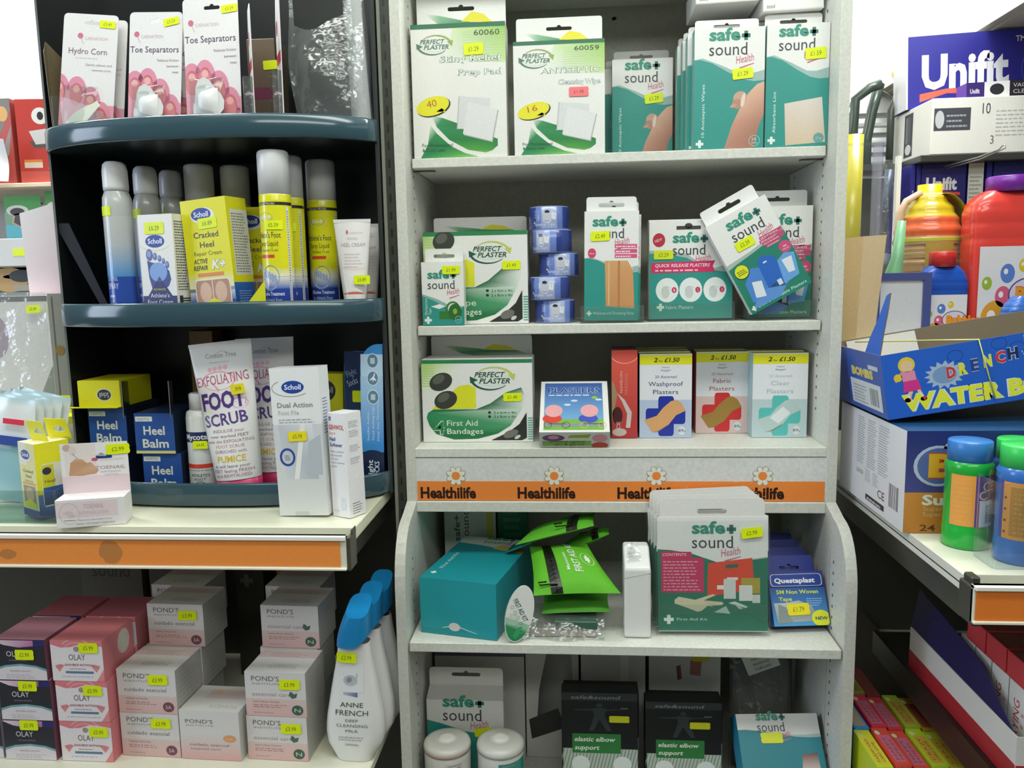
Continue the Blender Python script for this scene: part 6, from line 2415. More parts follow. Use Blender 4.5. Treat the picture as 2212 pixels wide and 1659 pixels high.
# cleansing milk bottles in file
aS = atY(763, 1645, -.150)
fW, fD = .084, .040
zS, zC = .172, .226


def anne(b):
    b.rect(.34, .60, .70, .86, '#e3e4e3', 2)
    b.poly([(.36, .58), (.60, .56), (.60, .76), (.36, .76)], ['#b6bac8', '#5a6098', '#8fa8cc', '#7a9cc8'], 2)
    b.ell(.48, .70, .12, .045, '#b9bcc0', 4)
    b.ring(.48, .70, .12, .045, .006, '#dfe1e2', 5)
    b.ell(.46, .705, .05, .02, '#8f9096', 6, 40)
    b.text('ANNE', .50, .475, .042, '#4a4a4c', fw=.40, al='C', ly=4)
    b.text('FRENCH', .50, .405, .046, '#4a4a4c', fw=.56, al='C', ly=4)
    b.text('DEEP', .50, .35, .024, '#6a6c70', fw=.22, al='C', ly=4)
    b.text('CLEANSING', .50, .305, .026, '#6a6c70', fw=.54, al='C', ly=4)
    b.text('MILK', .50, .26, .026, '#6a6c70', fw=.22, al='C', ly=4)
    b.lines(.27, .19, .76, .235, 2, '#a4a6a8', 4, .35)
    b.text('ORIGINAL', .50, .145, .018, '#6a6c70', fw=.24, al='C', ly=4)


def profw(z):
    """Half width and half depth of the bottle body at height z (0..zS)."""
    s = z / zS
    pts = ((0, .62, .9), (.03, .68, .95), (.14, .95, 1), (.24, 1.0, 1), (.36, .97, .98), (.6, .80, .86), (.85, .60, .72), (1.0, .52, .62))
    for (s0, a0, d0), (s1, a1, d1) in zip(pts, pts[1:]):
        if s <= s1:
            k = (s - s0) / (s1 - s0)
            return fW / 2 * (a0 + (a1 - a0) * k), fD / 2 * (d0 + (d1 - d0) * k)
    return fW / 2 * .52, fD / 2 * .62


def se(a, n=3.2):
    c, s = math.cos(a), math.sin(a)
    return math.copysign(abs(c) ** (2 / n), c), math.copysign(abs(s) ** (2 / n), s)


for i in range(3):
    t = thing('cleansing_milk_bottle', ('front', 'second', 'third', 'fourth')[i] + ' white cleansing milk bottle with slanted blue cap, file right of the cartons', 'bottle', V((aS.x + .004 * i, -.150 + fD / 2 + .047 * i, ZL)), (0, R_(0), R_(-3)), 'cleansing milk bottles')
    b = B(m='plastic')

    def body(u, v):
        z = zS * v
        a, d = profw(z)
        c, s = se(2 * math.pi * u)
        return (a * c + .004 * v, d * s, z)
    b.grid(body, 40, 30, '#e4e3e0', closed_u=True)
    b.face([b.P(body(k / 40, 0)) for k in range(40)][::-1], '#e4e3e0')
    b.w, b.h = fW, zS

    def front(u, v, e):
        a, d = profw(zS * v)
        x = (u - .5) * fW
        q = min(.999, abs(x) / a)
        return (x + .004 * v, -d * (1 - q ** 3.2) ** (1 / 3.2) - e - .0002, zS * v)
    b.on(front)
    if i == 0:
        anne(b)
    b.make('bottle', t)
    c = B(m='plastic')
    cw, cd = fW / 2 * .55, fD / 2 * 1.10

    def capf(u, v):
        k = 1 - .30 * v ** 2.2
        cc, s = se(2 * math.pi * u, 3.0)
        x = cw * cc * (1 - .30 * v ** 1.8) + .004 + .009 * v ** 1.5
        drop = .012 * (1 - v) * max(0, cc) ** 2
        return (x, cd * s * (1 - .06 * v ** 3), zS - .003 + drop * 1.2 + (zC - zS) * v + .010 * v * s)
    c.grid(capf, 40, 12, '#1687c4', closed_u=True)
    c.face([c.P(capf(k / 40, 1)) for k in range(40)], '#1687c4')
    c.make('cap', t)
    if i == 0:
        price(t, fW, zS, 0, .47, .895, '£2.99', -3, W=.029, H=.0150, y=-fD / 2 * .72 - .003)
# stock standing at the back under the gondola, its dimness put into the colours
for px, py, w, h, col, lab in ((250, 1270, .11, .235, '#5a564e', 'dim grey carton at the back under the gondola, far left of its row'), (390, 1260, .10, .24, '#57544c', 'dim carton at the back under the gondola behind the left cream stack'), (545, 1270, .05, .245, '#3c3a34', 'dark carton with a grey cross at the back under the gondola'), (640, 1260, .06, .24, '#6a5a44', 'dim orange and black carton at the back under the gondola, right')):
    a = atY(px, py, .10)

    def art(b, c=col, px=px):
        if px == 545:
            cross(b, .4, .62, .22, '#6d7068')
        elif px == 250:
            b.text('safe', .2, .80, .10, '#2c2c28', fw=.5, ly=3, bold=.03)
            b.text('sound', .2, .66, .10, '#2c2c28', fw=.6, ly=3)
        elif px == 640:
            b.ell(.4, .70, .4, .05, '#a86a30', 3)
            b.ell(.5, .84, .3, .08, '#22201c', 3)
        else:
            b.lines(.1, .7, .9, .9, 4, '#7d7a70', 2)
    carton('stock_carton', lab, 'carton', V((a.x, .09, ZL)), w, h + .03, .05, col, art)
# ================================================================== lowest visible shelf of the chemist unit
b = B(m='board')
b.box((T_ + .0025, Y5, Z6 - T_), (W_ - T_ - .0025, YB, Z6 - .0004), '#dadacf')
b.make('shelf', unit, bevel=.0012)


def wrist(b):
    b.poly([(.2, 1), (.3, .9), (.6, .88), (.8, .92), (.9, 1)], '#7a2a34', 2)
    b.ring(.55, 1.0, .33, .115, .012, '#d8c46a', 3, 14, 200, 340)
    b.rect(.42, .72, .72, .885, '#8a343c', 3)
    b.text('WRIST', .57, .77, .05, '#d9b4b4', fw=.22, al='C', ly=4)
    b.lines(.04, .8, .35, .95, 4, '#8d86a4', 2)
    b.rect(0, .68, 1, .73, '#6a6484', 2)


a, c = atY(940, 1450, .075), atY(1132, 1450, .075)
h = atY(1030, 1412, .075).z - Z6 + .03
t = carton('support_carton', 'white and maroon wrist support carton at the back left of the lowest shelf', 'carton', V(((a.x + c.x) / 2, .075, Z6)), c.x - a.x, .269, .05, '#cfcdc8', wrist)
price(t, c.x - a.x, .269, 0, .88, .955, '£5.69', 3, W=.031, H=.0165)
# gable-topped carton
a, c = atY(921, 1513, -.012), atY(1087, 1513, -.012)
w = c.x - a.x
h0 = atY(1004, 1513, -.012).z - Z6
h1 = atY(1004, 1487, .0).z - Z6
h2 = atY(1004, 1449, .0).z - Z6
t = thing('support_carton', 'white carton with sloping top and hanging slot, behind the two white tubs', 'carton', V(((a.x + c.x) / 2, -.012, Z6)))
b = B(w, h0, .03)
b.box((-w / 2, 0, 0), (w / 2, .03, h0), '#e2e1dc')
b.quad([(-w / 2, 0, h0), (w / 2, 0, h0), (w * .485, .022, h1), (-w * .485, .022, h1)], '#c4c3bc')
b.poly([(0, 0), (1, 0), (1, .62), (.5, .66), (.2, .74), (0, .78)], TEAL, 2)
ss_logo(b, .21, .775, .54)
b.make('carton', t)
q = B(m='card')
q.prism([rrect(-w * .485, h1 - .001, w * .485, h2, .006, 3, (0, 0, 1, 1)), slot(0, (h1 + h2) / 2 + .003, w * .38, .0062)], .0007, '#dddcd6')
q.make('hang_tab', t, (0, .0222, 0))
price(t, w, h0, 0, .74, .66, None, 8, W=.03, H=.014)
for px, py, Y, lab, tint in ((966, 1598, -.052, 'white dressing tub with clear domed lid, left of the pair on the lowest shelf', '#c9b4aa'), (1081, 1598, -.052, 'white dressing tub with clear domed lid, right of the pair on the lowest shelf', '#cfd2cc')):
    p = atY(px, py, Y)
    r = .036
    H = p.z - Z6
    t = thing('dressing_tub', lab, 'tub', V((p.x, Y, Z6)), group='white dressing tubs')
    b = B(m='plastic')
    b.lathe([(r * .96, 0, '#dcdad4'), (r * .98, H * .9, '#e2e0da'), (r * .96, H * .93, '#e2e0da')], 36)
    b.w, b.h = math.pi * r, H * .9
    b.on(lambda u, v, e: ((r * .985 + e) * math.cos(R_(-180 + 180 * u)), (r * .985 + e) * math.sin(R_(-180 + 180 * u)), v * H * .9))
    b.rect(.5, .2, .95, .93, TEAL if px == 1081 else '#d9d7d2', 1)
    b.lines(.55, .75, .75, .92, 4, '#9a9a94', 2)
    b.make('tub', t)
    q = B(m='plastic')
    q.lathe([(r, H * .90, tint), (r * 1.01, H * .94, tint), (r * .97, H * .985, '#d6d4cc'), (r * .80, H * 1.015, '#cfcdc6'), (r * .5, H * 1.03, '#c4c2ba'), (r * .36, H * 1.034, '#d9d7d0'), (r * .34, H * 1.045, '#e4e2dc'), (r * .15, H * 1.05, '#e4e2dc')], 36)
    q.make('lid', t)


def kneeart(seed):
    def art(b):
        pp_logo(b, .5 + .06 * (seed == 0), .86, .66, '#7d8070', '#4d5048', '#5a5d58')
        if seed == 0:
            b.poly([(.42, .72), (.86, .74), (.9, .45), (.7, .25), (.2, .22), (.25, .45)], ['#6f706a', '#8d8e88', '#b4b4ae', '#8d8e88', '#3a3b38', '#4a4b48'], 3)
            b.poly([(.05, .25), (.6, .33), (.75, .2), (.1, .12)], '#2d2e2c', 4)
        elif seed == 1:
            b.rect(.62, .2, .74, 1, '#e6e5e0', 3)
            b.poly([(.06, .5), (.45, .52), (.4, .2), (.1, .2)], '#9a9a92', 3)
        else:
            b.poly([(.58, .66), (.74, .67), (.72, .56), (.57, .57)], '#b4786e', 3)
            b.poly([(.38, .62), (.44, .63), (.46, .54), (.40, .53)], '#7d5a4c', 3)
    return art


for i, (x0, x1, st_) in enumerate(((1136, 1250, None), (1255, 1394, None), (1402, 1556, (.62, .66)))):
    a, c = atY(x0, 1480, .085), atY(x1, 1480, .085)
    w = c.x - a.x
    t = carton('support_carton', ('white knee support carton with dark photo, left of the three at the back', 'white support carton with pale strip, middle of the three at the back', 'white support carton with small red picture, right of the three at the back')[i], 'carton', V(((a.x + c.x) / 2, .085, Z6)), w, .269, .05, '#d2d1cb', kneeart(i), group='white support cartons at the back of the lowest shelf')
    if st_:
        price(t, w, .269, 0, st_[0] + .1, st_[1] + .02, None, 0, W=.028, H=.013, col='#d8d020')


def elbow(b):
    b.rect(0, 0, 1, 1, '#101415', 1)
    b.rect(.0, .93, 1, 1, '#2c3233', 2)
    b.text('safe&sound', .12, .945, .032, '#7d8484', fw=.66, ly=3, shear=.2, bold=.02)
    g = '#2f3a38'
    f = lambda v: .66 + (v - .30) * .46
    b.ell(.50, f(.80), .042, .020, g, 3)
    b.poly([(x, f(v)) for x, v in [(.43, .75), (.57, .75), (.60, .72), (.84, .735), (.84, .72), (.58, .69), (.57, .60), (.60, .50), (.66, .30), (.60, .30), (.5, .52), (.42, .30), (.36, .30), (.41, .50), (.43, .60), (.42, .69), (.16, .70), (.16, .715), (.40, .73)]], g, 3)
    b.lines(.78, .86, .9, .88, 1, '#6d7474', 4)
    b.rect(.02, 0, 1, .50, '#b9c2b4', 3)
    for k in range(30):
        b.poly([(-.2 + .045 * k, 0), (-.185 + .045 * k, 0), (.0 + .045 * k, .50), (-.015 + .045 * k, .50)], '#7f9484', 4)
    b.rect(.14, .46, .78, .635, '#2f7a3c', 5)
    b.text('elastic elbow', .17, .565, .042, '#dfe9dc', fw=.54, ly=6, shear=.2, bold=.03)
    b.text('support', .17, .49, .042, '#dfe9dc', fw=.33, ly=6, shear=.2, bold=.03)
    for u in (.25, .8):
        b.ell(u, .36, .12, .075, '#dfe6df', 6)


for i, (x0, x1, yt, Y, su) in enumerate(((1213, 1378, 1506, -.035, (.76, .77)), (1395, 1560, 1526, -.032, (.72, .78)))):
    a, c = atY(x0, 1570, Y), atY(x1, 1570, Y)
    w = c.x - a.x
    h = atY((x0 + x1) / 2, yt, Y).z - (Z6 + .02)
    t = carton('support_carton', ('black elastic elbow support carton with green label, left of the pair', 'black elastic elbow support carton with green label, right of the pair')[i], 'carton', V(((a.x + c.x) / 2, Y, Z6)), w, h + .02, .030, '#15191a', elbow, (R_(-3), 0, 0), group='black elbow support cartons')
    price(t, w, h + .02, 0, su[0], su[1], None, 0, W=.031, H=.0105, col='#d6d81e')
for i, (x0, x1, yt, Y) in enumerate(((1216, 1380, 1484, .03), (1400, 1562, 1506, .03))):
    a, c = atY(x0, 1500, Y), atY(x1, 1500, Y)
    carton('support_carton', 'black elbow support carton behind the %s front one' % ('left', 'right')[i], 'carton', V(((a.x + c.x) / 2, Y, Z6)), c.x - a.x, atY((x0 + x1) / 2, yt + 14, Y).z - Z6, .04, '#1a1e1f', elbow, group='black elbow support cartons')


def ankle(b):
    wave(b, .16, '#1d7f8c', '#a9bcbc', sc=.5)
    ss_logo(b, .24, .79, .36)
    b.poly([(.68, 0), (.70, .30), (.74, .52), (.92, .54), (.93, .3), (.86, .0)], ['#d5cfc8', '#d5cfc8', '#8a5248', '#6a443c', '#d5cfc8', '#c4beb8'], 4)


p0, p1 = atY(1574, 1540, -.02), atY(1752, 1545, -.02)
w = p1.x - p0.x
# leaning back, so its front looks up
t = carton('support_carton', 'teal and white support carton lying tilted back, right end of lowest shelf', 'carton', V(((p0.x + p1.x) / 2 + .014, -.093, p0.z - .092)), w, .118, .04, '#dedcd8', ankle, (R_(-38), 0, R_(4)), L='#2f8aa8', R='#15302c')
norest(t)
price(t, w, .118, 0, .40, .715, None, 0, W=.033, H=.0145, col='#dce01e')
carton('support_carton', 'plain carton underneath the tilted teal and white support carton', 'carton', V(((p0.x + p1.x) / 2 + .012, -.06, Z6)), w * .9, p0.z - .155 - Z6 + .02, .10, '#8d8a80')
# crinkled clear bag with a paper label
p0 = atY(1650, 1430, .03)
t = thing('bandage_bag', 'crinkled clear plastic bag with a white paper label, back right of lowest shelf', 'bag', V((p0.x + .006, .078, Z6)))
b = B(m='film')
b.grid(lambda u, v: ((u - .5) * .098, -.034 * (math.sin(math.pi * u) ** .6) * (.35 + .65 * (1 - v)) + .004 * math.sin(14 * u + 9 * v), .262 * v), 16, 18, '#f0f2f0', 'film')
b.make('wrapper', t)
q = B(m='matte')
q.grid(lambda u, v: ((u - .5) * .088, -.022 * (math.sin(math.pi * u) ** .6) * (.35 + .65 * (1 - v)), .255 * v), 10, 10, '#6d6e66')
q.make('contents', t)
q = B(.052, .032, 0)
q.prism([[(-.026, -.016), (.026, -.016), (.026, .016), (-.026, .016)]], .0003, '#cfd2ca')
q.on(lambda u, v, e: ((u - .5) * .052, -e, (v - .5) * .032))
for k, t_ in enumerate(('PACK OF', 'BANDAGE', 'TUBULAR')):
    q.text(t_, .5, .62 - .25 * k, .14, '#3a3c38', fw=.5, al='C', ly=2)
q.make('paper_label', t, (-.008, -.036, .200), (R_(-6), R_(-22), 0))

# ================================================================== goods on the right-hand gondola
ZRs = ZR + .0004
xF = .6635
sw, sh, sd = .30, .1285, .24


def superb(b):
    b.rect(0, .38, 1, 1, ('#4a4a8c', '#223072'), 1)
    b.rect(0, 0, 1, .40, ('#c07a2a', '#d08a3c'), 2)
    b.ell(.13, .66, .10, .20, '#b9c2dc', 3)
    b.ell(.22, .78, .08, .16, '#b9c2dc', 3)
    b.ell(.25, .6, .07, .15, '#b9c2dc', 3)
    b.ell(.13, .66, .085, .175, '#5a6aa4', 4)
    b.text('Bu', .09, .56, .22, '#e8b030', fw=.22, bold=.06, ly=6, out='#d2452a')
    b.text('Bubble', .20, .78, .08, '#3c4a80', fw=.16, bold=.03, ly=6)
    b.text('Super', .07, .28, .10, '#ece6da', fw=.22, bold=.05, ly=5)
    b.text('Super bulles', .075, .22, .045, '#dcb888', fw=.17, ly=5)
    b.text('Super Burbujas', .075, .165, .045, '#dcb888', fw=.2, ly=5)
    b.text('24 x 70ml', .065, .02, .065, '#5a4030', fw=.26, bold=.02, ly=5)
    b.on('L')
    b.rect(0, 0, 1, 1, '#e9e9ee', 1)
    for u0, u1 in ((.30, .43), (.46, .60), (.63, .78)):
        b.lines(u0, .42, u1, .95, 20, '#9aa0ac', 2, .4)
    for u0 in (.44, .56):
        b.lines(u0, .26, u0 + .09, .40, 8, '#8d92a0', 2, .35)
    b.vlines(.80, .16, .93, .40, 9, '#4a4c54', 3)
    b.text('CE', .64, .17, .09, '#33363c', fw=.10, ly=4)
    b.rect(.46, .06, .74, .12, '#22232a', 3)
    b.lines(.48, .07, .72, .11, 1, '#c9ccd2', 4)
    b.text('CAUTION', .3, .3, .05, '#6d727c', fw=.11, ly=3)


carton('bubble_carton', 'large blue orange and white carton of bubble tubs under the water bombs box', 'carton', V((xF + sw / 2, -.180, ZRs)), sw, sh, sd, '#2a3a80', superb, (0, 0, R_(.0)), T='#1f4f80', L='#e9e9ee')

# open water bombs display box, one end propped up
bw, bh, bd = .30, .084, .195
rl = R_(-9.0)
zW = ZRs + sh + .0045
t = thing('water_bomb_box', 'open blue display box of water bombs with yellow lettering, propped at an angle', 'box', V((.6600, -.129, zW)), (0, rl, 0))
b = B(bw, bh, bd)
b.box((0, 0, 0), (bw, .0015, bh), '#2458c0')
b.box((0, bd - .0015, 0), (bw, bd, bh * 1.02), '#8d806a')
b.box((0, .0015, 0), (.0015, bd - .0015, bh), '#8d806a', L='#2a55b4')
b.box((bw - .0015, .0015, 0), (bw, bd - .0015, bh), '#8d806a')
b.box((.0015, .0015, 0), (bw - .0015, bd - .0015, .0015), '#7d705a')
b.on(lambda u, v, e: (u * bw, -e, v * bh))
b.w, b.h = bw, bh
b.rect(0, 0, 1, 1, '#2360c8', 1)
for u, v in ((.30, .82), (.55, .80), (.48, .9)):
    b.ring(u, v, .03, .08, .003, '#1a4496', 2, 14)
b.text('WATER B', .065, .10, .24, '#eaea38', fw=.50, bold=.06, ly=6, rot=0, out='#dfe4ea')
b.text('MBS', .655, .10, .24, '#eaea38', fw=.235, bold=.06, ly=6, out='#dfe4ea')
b.ell(.61, .23, .052, .155, '#dfe4ea', 5)
b.ell(.61, .23, .045, .135, '#c62a2a', 7)
b.rect(.60, .36, .625, .41, '#5a4a44', 8)
b.ell(.625, .29, .012, .03, '#f0d0cc', 8)
n = 30
pts = []
for k in range(n):
    a = 2 * math.pi * k / n
    r = 1.0 if k % 2 else .72
    pts.append((.25 + .085 * r * math.cos(a), .56 + .22 * r * math.sin(a)))
b.poly(pts, '#a9bcd4', 3)
b.ell(.25, .56, .05, .13, '#7d9cc4', 4)
for k, (ch, cc, fwd_) in enumerate((('D', '#d8342e', .035), ('R', '#e4e038', .035), ('E', '#2a3f88', .03), ('N', '#e4e038', .035), ('C', '#d8342e', .042), ('H', '#1d2a5c', .042))):
    b.text(ch, .26 + .050 * k, .50 + .028 * k, .17, cc, fw=fwd_, bold=.06, ly=7, rot=2, out='#cfd8e4')
b.text("'ems", .565, .66, .08, '#b9cce8', fw=.06, bold=.03, ly=7)
# two cartoon children: heads, hair, clothes
for u, s, hair, top, bot in ((.10, 1, '#e4c63c', '#e090b0', '#d8348c'), (.80, -1, '#c8b8a0', '#e0c020', '#e0c020')):
    b.ell(u, .80, .035, .12, hair, 4)
    b.ell(u, .78, .026, .09, '#e8c49a', 5)
    b.poly([(u - .03, .70), (u + .03, .70), (u + .035, .55), (u - .02, .53)], top, 5)
    b.poly([(u - .02, .55), (u + .04, .56), (u + .05, .40), (u - .025, .38)], bot, 6)
    b.poly([(u - .03, .68), (u - .055 * s, .58), (u - .05 * s, .55), (u - .02, .62)], '#e8c49a', 4)
    b.poly([(u, .40), (u - .02, .28), (u, .26), (u + .015, .38)], '#e8c49a', 4)
    b.poly([(u + .03, .40), (u + .045, .26), (u + .06, .27), (u + .045, .4)], '#e8c49a', 4)
    b.ell(u - .01, .26, .014, .035, '#c83a2e', 6)
    b.ell(u + .055, .25, .014, .035, '#c83a2e', 6)
b.ell(.06, .62, .018, .06, '#e4c63c', 5)
b.ell(.62, .82, .014, .05, '#8ad03c', 5)
b.rect(.58, .88, .80, .975, '#d5dde0', 4)
b.text('QTY: 48 PACKS', .69, .90, .05, '#4a545c', fw=.2, al='C', ly=5)
b.on(lambda u, v, e: (-e, (1 - u) * bd, v * bh))
b.w, b.h = bd, bh
b.rect(.35, .08, .93, .50, '#dfe3e8', 2)
b.vlines(.72, .14, .88, .42, 10, '#5a5c62', 3)
b.lines(.4, .12, .66, .44, 6, '#9aa4b0', 3, .4)
b.rect(.74, .73, .92, .80, '#cfd8e0', 3)
b.text('BOMBS', .40, .58, .13, '#e8d038', fw=.42, bold=.05, ly=4, out='#dfe4ea')
b.make('box', t)
b = B(m='card')
pr = [(0, 0), (.052, 0), (.050, .02), (.040, .050), (.036, .078), (.026, .082), (.018, .060), (.010, .030)]
b.prism([pr], .0014, '#2a62c8', axis='x', side='#5a5040')
b.quad([(.0015, p[0], p[1]) for p in pr], '#3a3630')
b.make('lid_flap', t, (0.0004, .004, bh - .0005), (0, R_(23), 0))
b = B(m='card')
b.box((.02, 0, -.03), (bw * .40, .0012, .0), '#cfcfc8')
b.make('lid_flap', t, (.0, bd - .004, bh), (R_(-16), 0, 0))
b = B(m='plastic')
sx = bw * .44
b.tube([(sx, -.0012, .006), (sx - .012, -.0012, bh + .0008), (sx - .11, bd * .8, bh + .002)], .0011, '#d6d68a')
b.make('strap', t)
b = B(m='gloss')
b.make('void', t) if False else None
for k, (x, y, z, cc, lab) in enumerate(((.045, .045, .042, '#33256e', 'purple foil packet of water bombs lying left in the open box'), (.110, .100, .046, '#3d2c84', 'purple foil packet of water bombs in the middle of the open box'), (.150, .045, .052, '#b9bcc0', 'silver crumpled packet of water bombs in the open box'), (.050, .135, .046, '#d8802a', 'orange and yellow packet of water bombs at the back of the open box'))):
    q = Matrix.Rotation(rl, 4, 'Y') @ V((x, y, z - .03))
    t2 = thing('water_bomb_packet', lab, 'packet', V((.6600, -.129, zW)) + q, (R_((-6, 8, 14, -12)[k]), rl + R_((8, -12, 20, -6)[k]), R_((20, -15, 40, 5)[k])), 'packets in the water bombs box')
    norest(t2)
    b = B(m='gloss')
    ph = k * 1.7
    for s in (1, -1):
        b.grid(lambda u, v: ((u - .5) * .060, (v - .5) * .050, .03 + s * .010 * (math.sin(math.pi * u) * math.sin(math.pi * v)) ** .5 + .004 * math.sin(8 * u + ph) * math.sin(7 * v + ph)), 10, 8, lambda u, v: cc if (u * 3 + ph) % 1 < .8 else '#e4d838')
    b.make('packet', t2)
    p = B(m='card')
    p.box((-.02, -.02, 0), (.02, .02, .02), '#7d705a')
    p.make('contents', t2)


def bubart(orange, side):
    def art(b):
        if side:
            b.rect(.12, 0, .50, 1, '#f0a44c', 1)
            b.lines(.15, .08, .46, .92, 9, '#e0b070', 2, .25)
            b.rect(.46, 0, .52, 1, '#5a3a9c', 2)
            b.rect(.52, 0, 1, 1, '#2a2a66', 1)
            b.rect(.52, 0, .95, .52, '#e4e4e8', 2)
            b.vlines(.62, .10, .88, .44, 12, '#4a4c54', 3) if False else [b.rect(.62, .08 + .033 * k, .88, .08 + .033 * k + .018, '#4a4c54', 3) for k in range(11)]
            b.text('CE', .56, .70, .20, '#d5d8e0', fw=.22, ly=4)
            b.ring(.58, .62, .05, .06, .02, '#c4d0e4', 4, 14, 60, 330)
        else:
            b.rect(.10, 0, .9, 1, '#ef9f45', 1)
            b.rect(.04, 0, .10, 1, '#4a4a9c', 2)
            b.rect(.20, .06, .9, .92, '#c9892e', 2)
            b.lines(.25, .12, .85, .88, 9, '#d8a860', 3, .25)
            b.lines(.12, .1, .16, .9, 4, '#6a4a2c', 3, .2)
    return art


def bubble(px, pyb, pyt, body, capc, side, lab, r=.0262, Z=None):
    f = atZ(px, pyb, ZRs)
    Y = f.y + r
    x = atY(px, (pyb + pyt) / 2, Y).x
    H = atY(px, pyt, Y - r * .2).z - ZRs
    k = H
    prof = [(r * .96, 0, body), (r * 1.0, .004, body), (r * .98, .012, body), (r, .016, body), (r * .98, .022, body), (r * .96, .026, body), (r * .96, k * .70, body), (r * 1.0, k * .715, body), (r * .98, k * .75, body), (r, k * .775, body), (r * .9, k * .81, body), (r * .86, k * .82, body)]
    t = can('bubble_bottle', lab, V((x, Y, ZRs)), prof, r * .965, .028, k * .70, bubart(True, side), 0, 'small bubble bottles on the gondola', capprof=[(r * .90, k * .80, capc), (r * .90, k * .99, capc), (r * .86, k, capc), (r * .3, k, capc)])
    t['category'] = 'bottle'
    return t


bubble(2090, 1191, 952, '#1fae3c', '#3c80cc', True, 'green bubble bottle with a blue cap, leftmost on the gondola')
bubble(2196, 1186, 950, '#2a62c0', '#3fd060', True, 'blue bubble bottle with green cap, between the green one and the right edge')
bubble(2208, 1226, 962, '#3a74c8', '#3fd060', False, 'blue bubble bottle with orange label at the right picture edge', r=.0268)
t = thing('acrylic_divider', 'upright clear acrylic divider standing among the bubble bottles', 'divider', V((atZ(2138, 1225, ZRs).x, -.305, ZRs)))
b = B(m='clear')
b.box((0, 0.003, 0), (.0022, .045, .095), '#f2f6f6', 'clear')
b.box((.0022, 0, 0), (.10, .0022, .095), '#f2f6f6', 'clear')
b.make('panel', t)

# ---- raised shelf behind the water bombs
ZU = .2164


def bigbub(b):
    b.rect(0, 0, 1, 1, '#e2e0e4', 1)
    for u, v, r, c in ((.40, .72, .10, '#5a80c8'), (.62, .80, .07, '#d8c030'), (.12, .62, .07, '#9cb83c'), (.35, .48, .11, '#d8607c'), (.25, .24, .20, '#e0a028'), (.68, .30, .11, '#6a8cd0'), (.12, .05, .14, '#d85a3a'), (.48, .06, .13, '#5a3080'), (.36, -.05, .13, '#c8c030'), (.8, .1, .12, '#3a8a5a')):
        b.ell(u, v, r, r * 1.0, c, 3)
        b.ell(u - r * .25, v + r * .2, r * .3, r * .3, '#f0eaea', 4)
    b.ell(.72, .50, .30, .18, '#5a4a80', 5)
    b.ell(.72, .50, .28, .165, '#d9cfe0', 6)
    b.text('Bubbles', .52, .43, .15, '#e89a28', fw=.8, bold=.06, ly=8, out='#d84a2a')


def jug(name, label, x0, x1, yt, Y, col, capc, lab, h=None, sy=.5, neckh=.02):
    a, c = atY(x0, yt + 80, Y), atY(x1, yt + 80, Y)
    w = c.x - a.x
    H = atY((x0 + x1) / 2, yt, Y).z - ZU
    t = thing(name, label, 'bottle', V(((a.x + c.x) / 2, Y + w * sy / 2, ZU)), group='large bubble solution bottles')
    b = B(m='gloss')

    def f(u, v):
        a_ = 2 * math.pi * u
        z = H * v
        k = 1.0
        top = .035 / H
        if v > 1 - top:
            q = (v - 1 + top) / top
            k = 1 - .42 * q ** 2.4
        if v > .66:
            k *= 1 - .018 * (math.sin((v - .66) * 60) > .5)
        cc, s = se(a_, 4.5)
        return (w / 2 * cc * k, w * sy / 2 * s * k, z)
    b.grid(f, 48, 60, col, closed_u=True)
    b.face([b.P(f(k / 48, 1)) for k in range(48)], col)
    b.w, b.h = w * .86, H * .62
    b.on(lambda u, v, e: ((u - .5) * w * .86, -w * sy / 2 - e - .0006, H * (.02 + .62 * v)))
    lab(b)
    b.make('bottle', t)
    if capc:
        q = B(m='plastic')
        q.lathe([(w * .26, H - .002, capc), (w * .26, H + neckh, capc), (w * .24, H + neckh + .002, capc), (w * .1, H + neckh + .002, capc)], 30)
        q.make('cap', t)
    return t


jug('bubble_jug', 'big red bubble solution bottle with spotted white label, right picture edge', 2107, 2290, 408, .135, '#e2453c', '#7a2aa0', bigbub)
jug('bubble_jug', 'big royal blue bubble solution bottle with red cap beside the red one', 1990, 2096, 574, .135, '#1f50b4', '#cc3030', bigbub)
jug('bubble_jug', 'blue bubble solution bottle lower in front of the red one', 2178, 2300, 640, .078, '#3a70c8', None, bigbub)
# framed white sheet
a, c = atY(1890, 640, .12), atY(2012, 640, .12)
h = atY(1950, 590, .12).z - ZU
w = c.x - a.x
t = thing('framed_board', 'pale board with a dark blue frame behind the water bombs box', 'board', V(((a.x + c.x) / 2, .12, ZU)))
b = B(m='gloss')
b.prism([[(-w / 2, 0), (w / 2, 0), (w / 2, h), (-w / 2, h)], [(-w / 2 + .008, .004), (w / 2 - .012, .004), (w / 2 - .012, h - .011), (-w / 2 + .008, h - .011)]], .012, '#4a5490')
b.make('frame', t)
b = B(m='card')
b.box((-w / 2 + .006, .004, .003), (w / 2 - .010, .011, h - .009), '#d3d6dc')
b.make('sheet', t)
# tan corrugated card flaps
t = thing('cardboard_flap_box', 'tan cardboard box with tall open flaps beside the white unit', 'box', V((.0, .0, 0)))
a, c, d = atY(1800, 600, .13), atY(1862, 600, .10), atY(1912, 600, .11)
zt0, zt1 = atY(1830, 512, .11).z, atY(1915, 507, .11).z
b = B(m='matte')
b.quad([(a.x, .13, .217), (c.x - .006, .10, .217), (c.x, .10, zt0), (a.x, .13, zt0 - .002)], '#d4b888')
b.quad([(c.x - .006, .10, .217), (d.x - .014, .11, .217), (d.x, .11, zt1), (c.x, .10, zt0)], '#dcc49c')
b.make('flap', t, solid=.003)
b = B(m='matte')
b.box((a.x, .132, .2168), (d.x - .015, .150, .26), '#b49a6c')
b.make('box', t)


